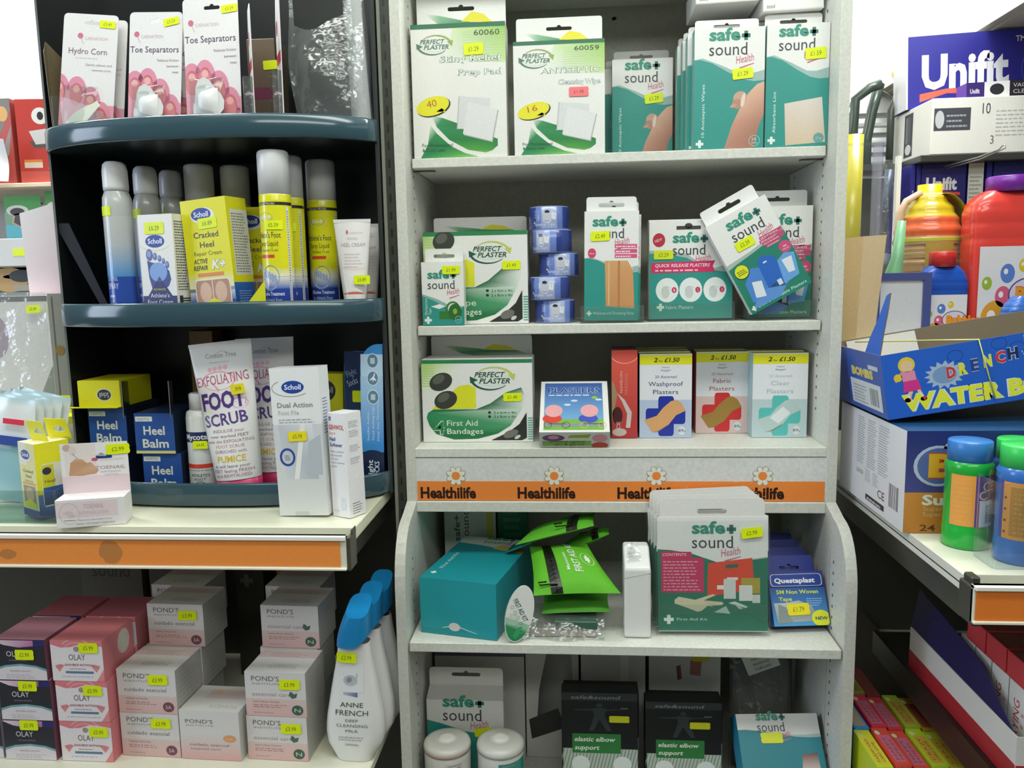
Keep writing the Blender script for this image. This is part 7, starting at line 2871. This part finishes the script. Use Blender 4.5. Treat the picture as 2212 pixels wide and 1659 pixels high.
def ribbed(b, H, R, cols, n=13):
    prof = []
    for k in range(n * 4 + 1):
        v = k / (n * 4)
        c = cols[0] if v < .72 else (cols[1] if v < .86 else cols[2])
        taper = 1 if v < .72 else 1 - ((v - .72) / .28) ** 1.6 * .55
        prof.append((R * (taper + .03 * math.cos(v * n * 2 * math.pi)), H * v, c))
    b.lathe(prof, 36)


a, c = atY(1938, 520, .20), atY(2082, 520, .20)
R = (c.x - a.x) / 2
zc0 = atY(2010, 425, .24).z
t = thing('oil_bottle', 'ribbed clear bottle of layered orange and yellow liquid with yellow cap', 'bottle', V(((a.x + c.x) / 2 + .012, .187 + R, ZU)), (0, 0, 0))
H = zc0 - ZU
b = B(m='gloss')
ribbed(b, H, R, ('#cdb080', '#d8633a', '#c8b020'))
b.w, b.h = math.pi * R, H
b.on(lambda u, v, e: ((R * 1.035 + e) * math.cos(R_(-180 + 180 * u)), (R * 1.03 + e) * math.sin(R_(-180 + 180 * u)), v * H))
for k in range(15):
    b.rect(.04, .04 + .045 * k, .96, .055 + .045 * k, '#b88a68', 1)
b.rect(.36, .02, .62, .68, '#b09a48', 2)
b.rect(.05, .69, .95, .71, '#b9c83c', 1)
b.make('bottle', t)
q = B(m='plastic')
q.lathe([(R * .40, H - .004, '#f0d8b0'), (R * .40, H + .004, '#e8dca8'), (R * .36, H + .005, '#f4c818'), (R * .36, H + .019, '#f4c818'), (R * .1, H + .0195, '#f4c818')], 24)
q.make('cap', t)
q = B(m='plastic')
q.tube([(-R * .35, -.01, H + .006), (-R * .8, -.012, H - .008), (-R * .98, -.012, H - .028), (-R * 1.0, -.012, H - .06), (-R * .93, -.012, H - .085)], [.005, .006, .007, .007, .006], '#d9b8a0')
q.make('handle', t)
q = B(m='plastic')
q.grid(lambda u, v: (R * (.25 + .85 * math.sin(v * 1.4)), -.03 + .06 * u, H + .002 - .07 * (1 - math.cos(v * 1.5))), 4, 10, '#8f9420')
q.make('tag', t, solid=.001)
# yellow rolls in clear sleeve
a, c = atY(1824, 400, .17), atY(1856, 400, .17)
t = thing('yellow_roll', 'tall yellow roll in a clear plastic sleeve beside the white unit', 'roll', V((c.x - .010, .176, ZU)))
ztop = atY(1840, 280, .12).z - ZU
b = B(m='gloss')
b.lathe([(.016, .0, '#d8cc1a'), (.016, ztop, '#d8cc1a'), (.014, ztop, '#b8ac14')], 20)
b.make('roll', t)
b = B(m='clear')
zc_ = atY(1860, 300, .11).z - ZU
b.box((-.022, -.024, 0), (.040, -.0225, zc_), '#f4f4f8', 'clear')
b.box((.038, -.0225, 0), (.040, .02, zc_), '#e4e4f0', 'clear')
b.box((-.022, -.0255, zc_ - .004), (.042, -.0225, zc_ + .002), '#f4f4f8', 'clear')
b.make('sleeve', t)
# bagged blue item hanging and green tool
a = atY(1922, 420, .335)
t = thing('bagged_brush', 'clear bag with a blue grey round object hanging behind the ribbed bottle', 'bag', V((a.x, .345, ZU)))
b = B(m='film')
w_, h_ = atY(1952, 420, .335).x - atY(1894, 420, .335).x, atY(1920, 345, .335).z - ZU
b.grid(lambda u, v: ((u - .5) * w_ * (1 - .3 * v), -.02 * math.sin(math.pi * u) * (1 - .5 * v) + .003 * math.sin(13 * u + 8 * v), h_ * v), 12, 16, '#fafafa', 'film')
b.make('wrapper', t)
b = B(m='plastic')
b.lathe([(.0, 0, '#8fa8c4'), (w_ * .42, .004, '#9ab4d0'), (w_ * .42, .012, '#6d7f94'), (0.0, .016, '#6d7f94')], 24, cap=False)
b.make('disc', t, (0, .012, h_ * .42), (R_(90), 0, 0))
b = B(m='plastic')
b.tube([(-.004, .006, h_ * .6), (.004, .006, h_ * .95)], .008, '#3a4a66')
b.box((-.03, .02, .0), (.03, .03, h_ * .3), '#2a3038')
b.make('body', t)
a = atY(1930, 540, .21)
t = thing('green_tool', 'pale green plastic handle left of the ribbed bottle', 'tool', V((a.x - .004, .185, ZU)))
b = B(m='plastic')
zz = atY(1930, 480, .21).z - ZU
b.tube([(-.006, 0, 0), (-.005, 0, zz * .55), (.001, 0, zz * .7), (.006, 0, zz)], [.016, .015, .010, .007], '#7fb88a')
b.make('handle', t)
b = B(m='plastic')
b.box((-.02, -.012, zz * .5), (.012, .010, zz * .58), '#22262a')
b.make('collar', t, bevel=.002)


# ---- vacuum bag cartons
def unifit(b):
    b.rect(0, 0, 1, 1, '#26246e', 1)
    b.text('Unifit', .10, .76, .115, '#dedee6', fw=.70, bold=.06, ly=4)
    b.poly([(.08, .70), (.4, .745), (.88, .73), (.88, .705), (.4, .72), (.08, .675)], '#d84a40', 4)
    b.rect(.04, .18, .92, .62, '#d85a3c', 3)
    b.text('Vacuum', .15, .50, .075, '#ece4dc', fw=.62, ly=5)
    b.text('Cleaner', .15, .38, .075, '#ece4dc', fw=.60, ly=5)
    b.text('Bags', .15, .27, .075, '#ece4dc', fw=.36, ly=5)


def vacsp(b):
    b.rect(0, 0, 1, 1, '#2c2a88', 1)
    vtext(b, 'Vacuum Cleaner Bags', .70, .14, .40, .62, '#cfd0e4', bold=.01)


YV = .325


def topart(b, a):
    H = b.h
    b.h = .185
    b.on(lambda u, v, e: ((u - .5) * b.w, -e, H - (1 - v) * .185))
    b.rect(0, -1, 1, 1, '#26246e', 1) if False else None
    a(b)
    b.h = H


for x0, x1, yt, art, col, lab, dy in ((1990, 2088, 328, unifit, '#26246e', 'blue vacuum bag carton with orange panel standing behind the ribbed bottle', 0), (1966, 1978, 338, vacsp, '#2c2a88', 'blue vacuum bag carton spine, leftmost of the row', .004), (1979, 1990, 334, vacsp, '#2c2a88', 'blue vacuum bag carton spine, second from left of the row', .002), (2090, 2126, 326, lambda b: (b.rect(0, 0, 1, 1, '#d2d2ca', 1), b.lines(.1, .45, .9, .9, 12, '#8d8d8a', 2, .35)), '#d2d2ca', 'white printed carton side between the two blue vacuum bag cartons', .002), (2130, 2144, 322, vacsp, '#2c2a88', 'blue vacuum bag carton spine left of the right hand vacuum carton', .002), (2145, 2240, 312, unifit, '#26246e', 'blue vacuum bag carton with orange panel at the right picture edge', 0)):
    p, w, h = spot(x0, yt, x1, 440, YV + dy, ZU)
    h = min(h, .535 - .013 - ZU)
    carton('vacuum_bag_carton', lab, 'carton', p, w - .0022, h, .10, col, lambda b, a=art: topart(b, a), group='vacuum bag cartons in a row', L='#2c2a88')
ZV = .5355
xb0 = atY(1961, 150, .40).x


def bigsign(b):
    b.rect(0, 0, 1, 1, '#2a2888', 1)
    b.rect(0, 0, .012, 1, '#e8e8ea', 2)
    b.text('Unifit', .115, .28, .46, '#eeeef2', fw=.64, bold=.055, ly=4)
    b.text('TM', .80, .83, .08, '#dedee8', fw=.07, bold=.03, ly=4)
    b.poly([(.10, .09), (.10, .20), (.3, .255), (.5, .24), (.65, .20), (.86, .235), (.86, .195), (.65, .13), (.5, .165), (.3, .19)], '#e0604e', 4)
    b.ring(.92, .45, .07, .22, .006, '#3a58b8', 3, 18)
    b.ring(.90, .28, .03, .08, .006, '#3a58b8', 3, 18)


hW = .075
wSg = atY(2255, 150, .40).x - xb0
zS0 = atY(2080, 224, .36).z
hSg = atY(2080, 76, .40).z - zS0
# white pack beneath, then the sign-like carton and a slim carton lying in front
a, c = atY(2012, 270, .305), atY(2260, 280, .305)
dP = min(.185, atX(1882, 290, a.x).y - .305)
x0_, x1_ = a.x, c.x
hP = zS0 - ZV - .0005


def whitepack(b):
    b.rect(.02, .42, .34, .82, '#4a4c54', 2)
    b.ell(.07, .62, .04, .16, '#c9ccd2', 3)
    b.lines(.13, .48, .32, .76, 3, '#a9acb4', 3, .35)
    b.text('10', .44, .70, .20, '#4a4a48', fw=.07, ly=3)
    b.lines(.56, .3, .98, .8, 7, '#b9b9b4', 2, .3)
    b.text('3', .52, .16, .16, '#6a6a66', fw=.03, ly=3)
    b.on('L')
    b.rect(.38, .10, .58, .92, '#3c3e46', 2)
    b.ell(.48, .24, .07, .10, '#d9dade', 3)
    b.vlines(.42, .36, .54, .86, 3, '#8d9098', 3)


t = carton('vacuum_bag_pack', 'white pack of vacuum bags with a grey label on the upper right shelf', 'pack', V(((x0_ + x1_) / 2, .305, ZV)), x1_ - x0_, hP, dP, '#ecebe6', whitepack)
carton('vacuum_bag_carton', 'large dark blue vacuum bag carton with big white lettering, upper right', 'carton', V((xb0 + wSg / 2, .40, zS0)), wSg, hSg, .06, '#2a2888', bigsign, (0, R_(-2.2), 0), T='#e6e6ee', L='#e6e6ec')
a = atY(2060, 225, .320)


def slim(b):
    b.rect(0, 0, .15, 1, '#3a2470', 1)
    b.rect(.15, 0, .36, 1, '#e6e4e6', 1)
    b.ell(.255, .5, .06, .36, '#2a2a30', 2)
    b.rect(.36, 0, 1, 1, '#26222a', 1)
    b.text('VACUUM', .39, .58, .26, '#c9c6d0', fw=.22, ly=2)
    b.text('CLEANER BAGS', .39, .18, .26, '#c9c6d0', fw=.40, ly=2)
    b.text('Unifit', .03, .3, .3, '#e0dce8', fw=.08, bold=.03, ly=3)


carton('vacuum_bag_carton', 'slim purple and black vacuum bag carton lying on the white pack', 'carton', V((a.x + .12, .3205, zS0)), .20, .026, .036, '#4a3a80', slim, (0, R_(-1.5), R_(1)), L='#5a3f9c', T='#6a5ab0')
t = thing('wire_hook', 'chrome wire display hook sticking out under the upper right shelf', 'hook', V((atY(2095, 300, .29).x, .290, .5165)))
norest(t)
b = B(m='metal')
pts = [(-.030, .02, -.001), (.0, -.03, .006), (.020, -.058, .014)] + [(.020 + .006 * math.sin(a_ * .6), -.058 - .003 * a_, .014 + .007 * math.sin(a_)) for a_ in (1, 2, 3)] + [(.004, -.03, .003), (-.026, .02, -.004)]
b.tube(pts, .0012, '#a9aaa6', n=6)
b.make('wire', t)
# garden tools heaped against the wall, upper right
t = thing('wire_basket', 'dark wire hanging basket with a hoop handle against the white wall', 'basket', V((atY(1900, 230, .52).x, .56, .5355 + .0)))
cx0 = t.location.x
b = B(m='metal')
hz = atY(1900, 200, .56).z - .5355
rr = .050
b.tube([(rr * math.cos(R_(k)), 0, hz * .72 + rr * 1.0 * math.sin(R_(k))) for k in range(0, 181, 12)], .0022, '#7d807a')
b.make('hoop', t)
b = B(m='plastic')
for k in range(6):
    z = hz * (.10 + .12 * k)
    b.box((-.05, -.012, z), (.05, .012, z + .006), '#5a625c' if k % 2 else '#a9aea8')
b.box((-.052, -.014, 0), (-.046, .014, hz * .75), '#2c342e')
b.box((.046, -.014, 0), (.052, .014, hz * .75), '#2c342e')
b.make('slats', t)
for nm, lab, pts, r, cc in (('garden_tool', 'dark green bent garden tool in front of the wire basket', ((1842, 300, .44), (1848, 215, .44), (1880, 190, .44), (1903, 182, .44)), .009, '#2f3c34'), ('garden_tool', 'dark green straight garden tool leaning right of the bent one', ((1872, 300, .47), (1884, 240, .475), (1900, 182, .48)), .010, '#34433a'), ('garden_tool', 'grey garden tool handle leaning against the blue vacuum carton', ((1925, 240, .46), (1942, 200, .47), (1958, 160, .48)), .007, '#4a4f4a')):
    P = [atY(*k) for k in pts]
    t = thing(nm, lab, 'tool', V((P[0].x, P[0].y, ZV - .0)), group='garden tools upper right')
    b = B(m='plastic')
    b.tube([V((P[0].x, P[0].y, ZV)) - t.location] + [p - t.location for p in P], r, cc)
    b.make('handle', t)
b = B(m='plastic')
xs0 = atY(1838, 280, .45).x
b.box((xs0 - .06, .40, ZV - .012), (.868, .60, ZV - .0005), '#3c3c3a')
b.make('shelf', gr)
p = atY(1950, 155, .56)
t = thing('brass_knob', 'brass coloured ball beside the blue vacuum carton', 'knob', V((p.x, .575, ZV)))
b = B(m='metal')
b.tube([(0, 0, 0), (0, 0, p.z - ZV - .01)], .005, '#6d6a50')
b.make('stem', t)
b = B(m='metal')
b.lathe([(.002, p.z - ZV - .012, '#c8a83c'), (.012, p.z - ZV - .009, '#c8a83c'), (.016, p.z - ZV, '#d4b648'), (.012, p.z - ZV + .009, '#d4b648'), (.002, p.z - ZV + .012, '#d4b648')], 20)
b.make('ball', t)

# ---- under the right gondola: card games and playing cards
nz0 = atX(1896, 1658, .652)
Yg = nz0.y
gl, gwid, ghh = .088, .0205, .062
zg = nz0.z - ghh
b = B(m='plastic')
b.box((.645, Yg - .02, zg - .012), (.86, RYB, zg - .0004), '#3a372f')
b.make('shelf', gr)
GG = 'childrens card game cartons in rows'


def game(c1, c2, t1, t2):
    def art(b):
        b.on('T')
        b.rect(0, 0, 1, 1, c1, 1)
        b.rect(.12, .08, .88, .80, c2, 2)
        vtext(b, t1, .46, .14, .22, .60, '#8a5a2c', ly=4)
        vtext(b, t2, .78, .14, .22, .52, '#8a5a2c', ly=4)
        b.ell(.2, .86, .16, .06, '#d9d8a0', 3)
    return art


rows = ((Yg, 1608, ((1868, '#d2e030', '#e0d040', 'FARMYARD', 'CARD GAME'), (1912, '#e2503c', '#c86a8a', 'HAPPY', 'FAMILIES'), (1948, '#e2503c', '#c86a8a', 'HAPPY', 'FAMILIES'), (1988, '#b8d02c', '#d0a83c', 'CRAZY', 'CARD GAME'), (2026, '#b8d02c', '#d0a83c', 'CRAZY', 'CARD GAME'))),
        (Yg + .092, 1540, ((1878, '#4a94d8', '#b0a48c', '', ''), (1908, '#d83a5a', '#c86a8a', 'HAPPY', 'FAMILIES'), (1942, '#d84048', '#c86a8a', 'HAPPY', 'FAMILIES'), (1976, '#a8c038', '#c0a048', 'SNAP', 'CARD GAME'), (2010, '#d0a830', '#a8583c', 'MEMORY', 'CARD GAME'))),
        (Yg + .184, 1475, ((1880, '#8a9040', '#8a7a40', 'DONKEY', ''), (1908, '#9aa03c', '#8a7a40', 'DONKEY', ''), (1938, '#8a3a34', '#7a3a3c', 'FAMILIES', ''))))
nm = ('yellow green', 'red', 'red', 'lime green', 'lime green')
for r, (Y, py, items) in enumerate(rows):
    for k, (px, c1, c2, t1, t2) in enumerate(items):
        x = atY(px, py, Y + .03).x
        lab = '%s card game carton, %s from left in the %s row below' % (((nm[k] if r == 0 else ('blue', 'crimson', 'red', 'olive green', 'mustard yellow')[k]) if r < 2 else ('olive', 'dull green', 'dark red')[k]), ('first', 'second', 'third', 'fourth', 'fifth')[k], ('front', 'second', 'rear')[r])
        x = .652 + gwid / 2 + .0235 * k + (.0 if r == 0 else .002 * r)
        carton('card_game_carton', lab, 'carton', V((x, Y, zg)), gwid, ghh + (.004 if k % 2 else 0), gl, c1, game(c1, c2, t1, t2), (0, 0, R_(1.0)), group=GG)
# tray of playing cards, its long side receding
pn, XT = atY(2196, 1592, -.30), None
XT = pn.x
pf = atX(1966, 1372, XT)
t = thing('playing_card_tray', 'white and red cardboard tray of playing cards under the right shelf', 'tray', V((XT, -.30, pn.z - .06)))
Lr = pf.y + .30
b = B(m='card')
b.box((0, 0, 0), (.0015, Lr, .060), '#e2e0dc', L='#e2e0dc')
b.box((-.0006, 0, 0), (0, Lr, .026), '#b02a34')
b.box((0, -.0015, 0), (.2, 0, .060), '#d9d7d2')
b.box((0, -.0021, 0), (.2, -.0015, .026), '#b02a34')
b.box((.0015, 0, 0), (.2, Lr, .0015), '#3a2a30')
b.make('tray', t)
q = B(m='card')
q.quad([(.0018, .010, .061), (.0018, Lr, .061), (.012, Lr, .118), (.010, .10, .098)], '#231d52')
q.make('lid_flap', t, solid=.0012)
b = B(m='plastic')
zb2 = pn.z - .06
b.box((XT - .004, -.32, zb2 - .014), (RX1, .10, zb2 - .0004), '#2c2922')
b.make('shelf', gr)
b = B(m='plastic')
b.box((XT - .010, -.33, zb2 - .035), (XT - .004, .10, zb2 + .002), '#1f1d1a')
b.make('bracket', gr)
GC2 = 'playing card packs in the tray'


def cards(b):
    b.rect(0, 0, 1, 1, '#b9b6b0', 1)
    for k in range(5):
        b.ell(random.uniform(.1, .9), random.uniform(.2, .8), .05, .05, '#3c3c3c', 2)
    b.on('L')
    b.rect(0, 0, 1, 1, '#e4e2de', 1)
    vtext(b, 'PLAYING', .60, .20, .34, .62, '#c04050', ly=3)
    b.lines(.7, .25, .9, .8, 4, '#d8909a', 2, .3)


def redc(b):
    b.rect(0, 0, 1, 1, '#c03038', 1)
    b.text('Red', .1, .3, .35, '#dcb8b8', fw=.4, ly=2, shear=.2)
    b.on('L')
    b.rect(0, 0, 1, 1, '#cc3a40', 1)
    b.rect(.04, .06, .96, .94, '#d2444a', 2)
    b.on('T')
    b.lines(.05, .1, .95, .9, 5, '#7a4a3c', 2, .3)


y0 = atX(2180, 1500, XT + .018).y
for k in range(4):
    carton('playing_card_pack', ('nearest', 'second', 'third', 'farthest')[k] + ' white playing card pack of the lower row in the tray', 'carton', V((XT + .018 + .045, -.285 + .040 * k, zb2 + .0025)), .09, atX(2180, 1462, XT + .018).z - zb2 - .0025, .038, '#c9c6c0', cards, group=GC2)
zr = atX(2180, 1462, XT + .018).z + .0006
for k in range(3):
    carton('playing_card_pack', ('nearest', 'middle', 'farthest')[k] + ' red playing card pack lying on top of the white packs', 'carton', V((XT + .018 + .049, -.285 + .048 * k, zr)), .098, .030, .046, '#b42c34', redc, group=GC2, T='#5a2a24')

# ================================================================== behind the stand on the far left
bgs = thing('background_shelving', 'white shop shelving behind the display stand at the left picture edge', 'shelving', (0, 0, 0))
norest(bgs)
YL = .30
xr_ = -.60
za, zb3 = atY(50, 395, YL).z, atY(40, 515, YL).z
zc3 = atY(40, 575, YL).z
for nm, a, c, col in (('shelf', (-1.3, YL, za - .008), (xr_, YL + .25, za), '#ead2b4'), ('shelf', (-1.3, YL, zc3), (xr_, YL + .25, zc3 + .006), '#d9d9d6'), ('price_rail', (-1.3, YL - .004, zc3), (atY(76, 550, YL).x, YL, zb3), '#cfcfcc'), ('back_panel', (-1.3, YL + .25, .0), (xr_, YL + .26, za), '#c4c4bc'), ('shelf', (-1.3, YL, .1), (xr_, YL + .25, .11), '#d9d9d6'), ('upright', (xr_, YL, FL), (xr_ + .02, YL + .26, za), '#c9c9c2'), ('upright', (-1.32, YL, FL), (-1.30, YL + .26, za), '#c9c9c2')):
    b = B(m='plastic')
    b.box(a, c, col)
    o = b.make(nm, bgs, bevel=.001)
    if nm == 'price_rail':
        pl = B(m='card')
        q = atY(40, 545, YL - .004)
        pl.box((q.x - .011, YL - .0046, q.z - .007), (q.x + .012, YL - .0041, q.z + .007), YEL)
        pl.make('price_label', o)


def toybox(b):
    b.rect(0, 0, 1, 1, '#b8382e', 1)
    b.ell(.62, .80, .22, .10, '#d8d6d2', 3)
    b.ell(.62, .80, .08, .05, '#2a2826', 4)
    b.poly([(.30, .62), (.95, .66), (1, .48), (.45, .46)], '#c9c6c2', 3)
    b.poly([(.3, .5), (1, .5), (1, .42), (.4, .42)], '#55504c', 2)
    b.rect(.12, .18, .58, .26, '#d8c4ae', 3)
    b.rect(.12, .25, .58, .28, '#d87c30', 4)
    b.poly([(.72, .17), (.90, .17), (.81, .25)], '#e0c42a', 4)
    b.rect(0, 0, 1, .14, '#c4564a', 2)


p, w, h = spot(38, 214, 118, 396, YL + .012, za + .0004)
t = carton('toy_carton', 'red toy carton on the top background shelf, left of the stand', 'carton', V((p.x + .003, p.y, za + .0004)), w, h, .10, '#b8382e', toybox, (0, 0, R_(6)), L='#a8453c')
p, w, h = spot(-70, 214, 28, 396, YL + .010, za + .0004)


def greybox(b):
    b.rect(0, 0, 1, 1, '#b04a44', 1)
    b.poly([(0, .4), (.7, .55), (1, .85), (1, 1), (0, 1)], '#77726e', 2)
    b.poly([(.2, .2), (.8, .45), (1, .7), (.9, .35), (.5, .1)], '#8d8884', 3)
    b.ell(.82, .82, .12, .09, '#d0a05c', 4)
    b.rect(.1, .5, .5, .9, '#3c3836', 3)


carton('toy_carton', 'red and grey toy carton cut off by the left picture edge on the background shelf', 'carton', V((p.x, p.y, za + .0004)), w, h, .10, '#a8453c', greybox)
p = atY(8, 330, YL - .02)
t = thing('white_bag', 'white crumpled carrier bag hanging at the left picture edge', 'bag', V((p.x - .045, YL - .02, za)), (0, 0, 0))
b = B(m='plastic')
hb_ = atY(8, 285, YL - .02).z - za
b.grid(lambda u, v: ((u - .5) * .10, -.012 * math.sin(math.pi * u) - .004 * math.sin(9 * u + 5 * v), hb_ * v * (1 - .15 * u)), 10, 10, '#e6e6ea')
b.make('bag', t)


def pack(px, yt, yb, w, kind, lab):
    p = atY(px, yt, YL - .006)
    h = p.z - atY(px, yb, YL - .006).z
    t = thing('mirror_pack', lab, 'carded goods', V((p.x, YL + .03, p.z - h)), group='green carded goods on the background shelf')
    b = B(w, h, 0)
    b.prism([rrect(-w / 2, 0, w / 2, h, .006, 3), slot(0, h - .012, .018, .005)], .0008, '#7fa88a')
    b.rect(0, .62, 1, 1, '#3f9a3c', 1)
    b.ell(.35, .66, .30, .12, '#d8ded4', 2)
    b.ell(.35, .63, .2, .09, '#3a2c26', 3)
    if kind == 0:
        b.poly([(.25, .58), (.75, .66), (1, .62), (1, .08), (.5, .22), (.18, .38)], '#c9b088', 3)
        b.poly([(.28, .55), (.75, .62), (.97, .58), (.97, .13), (.5, .26), (.23, .39)], '#4a3c38', 4)
        b.ell(.1, .14, .5, .2, '#5fc0d0', 2)
    elif kind == 1:
        b.poly([(.3, .5), (.6, .62), (.9, .5), (.7, .3)], '#b86a58', 3)
        b.rect(.5, .45, .9, .60, '#2a2626', 4)
    else:
        b.rect(0, 0, 1, 1, '#2c5a34', 1)
        b.ell(.25, .5, .3, .5, '#c8a060', 3)
        b.ell(.45, .65, .2, .25, '#1f2a20', 4)
        b.rect(.3, .05, 1, .3, '#b0a898', 4)
        b.ell(.9, .2, .25, .2, '#8d98b8', 5)
    b.make('card', t)
    q = B(m='metal')
    q.tube([(0, 0, h + .004 if False else h - .012), (0, .06, h - .010)], .0016, '#55554e', n=6)
    q.make('hook_wire', t)


pack(18, 418, 516, .076, 0, 'green carded pack with a dark mirror, hanging at the left picture edge')
pack(93, 408, 516, .046, 1, 'green carded pack with a red brown object, beside the stand')
pack(24, 577, 632, .13, 2, 'dark green carded pack below the white price rail')
# pale pink folder and film-wrapped pack standing on the gondola
P = [atY(47, 462, .14), atY(108, 440, .14), atY(132, 640, .14), atY(78, 640, .14)]
t = thing('pink_folder', 'white to pink card sleeve standing beside the display stand', 'folder', V((P[3].x, .14, ZGs)))
b = B(m='gloss')
o_ = t.location
f = [(P[0].x - o_.x, P[0].z - o_.z), (P[1].x - o_.x + .01, P[1].z - o_.z), (P[2].x - o_.x + .01, 0), (P[3].x - o_.x + .004, 0)]
b.face([b.P((x, 0, z)) for x, z in f], [lin('#ece6e6'), lin('#e8dede'), lin('#dc98ae'), lin('#e4a8ba')])
b.make('sleeve', t, solid=.006)
xa, xb_ = atY(-90, 800, .09).x, atY(112, 800, .09).x
t = thing('cushion_pack', 'film wrapped grey and white pack with a price sticker, left picture edge', 'pack', V(((xa + xb_) / 2, .09, ZGs)))
w = xb_ - xa
h = atY(50, 640, .09).z - ZGs
b = B(w, h, .04)
b.box((-w / 2, .004, 0), (w / 2, .04, h), '#dedcd8')
b.on(lambda u, v, e: ((u - .5) * w, .004 - e, v * h))
b.poly([(.4, 0), (.75, .35), (1, .62), (1, 0)], '#8d9284', 2)
b.ell(.42, .78, .14, .12, '#a89aa4', 2)
b.poly([(.7, .15), (1, .42), (1, .30), (.85, .15)], '#2a4a90', 3)
b.poly([(.9, .32), (1, .42), (1, .35), (.94, .28)], '#d83a50', 4)
b.rect(.0, .97, 1, 1, '#6d6e68', 3)
b.make('insert', t)
b = B(m='film')
b.grid(lambda u, v: ((u - .5) * w * 1.01, -.001 - .004 * math.sin(math.pi * u) - .0015 * math.sin(40 * v + 10 * u), v * (h + .006)), 12, 24, '#fcfcfc', 'film')
b.make('wrapper', t)
price(t, w, h, 0, .90, .93, '£5.99', 2, W=.024, H=.0125, y=-.009)
p = atY(48, 18, YL)
t = thing('striped_roll', 'blue and white striped roll on top behind the stand, upper left', 'roll', V((p.x + .01, YL + .16, za + .0004)))
b = B(m='gloss')
zt_ = atY(48, 0, YL).z - za + .04
b.tube([(.03, 0, 0), (.03, 0, zt_ * .6), (-.004, 0, zt_)], .012, '#3f7cae')
b.make('roll', t)

settle()
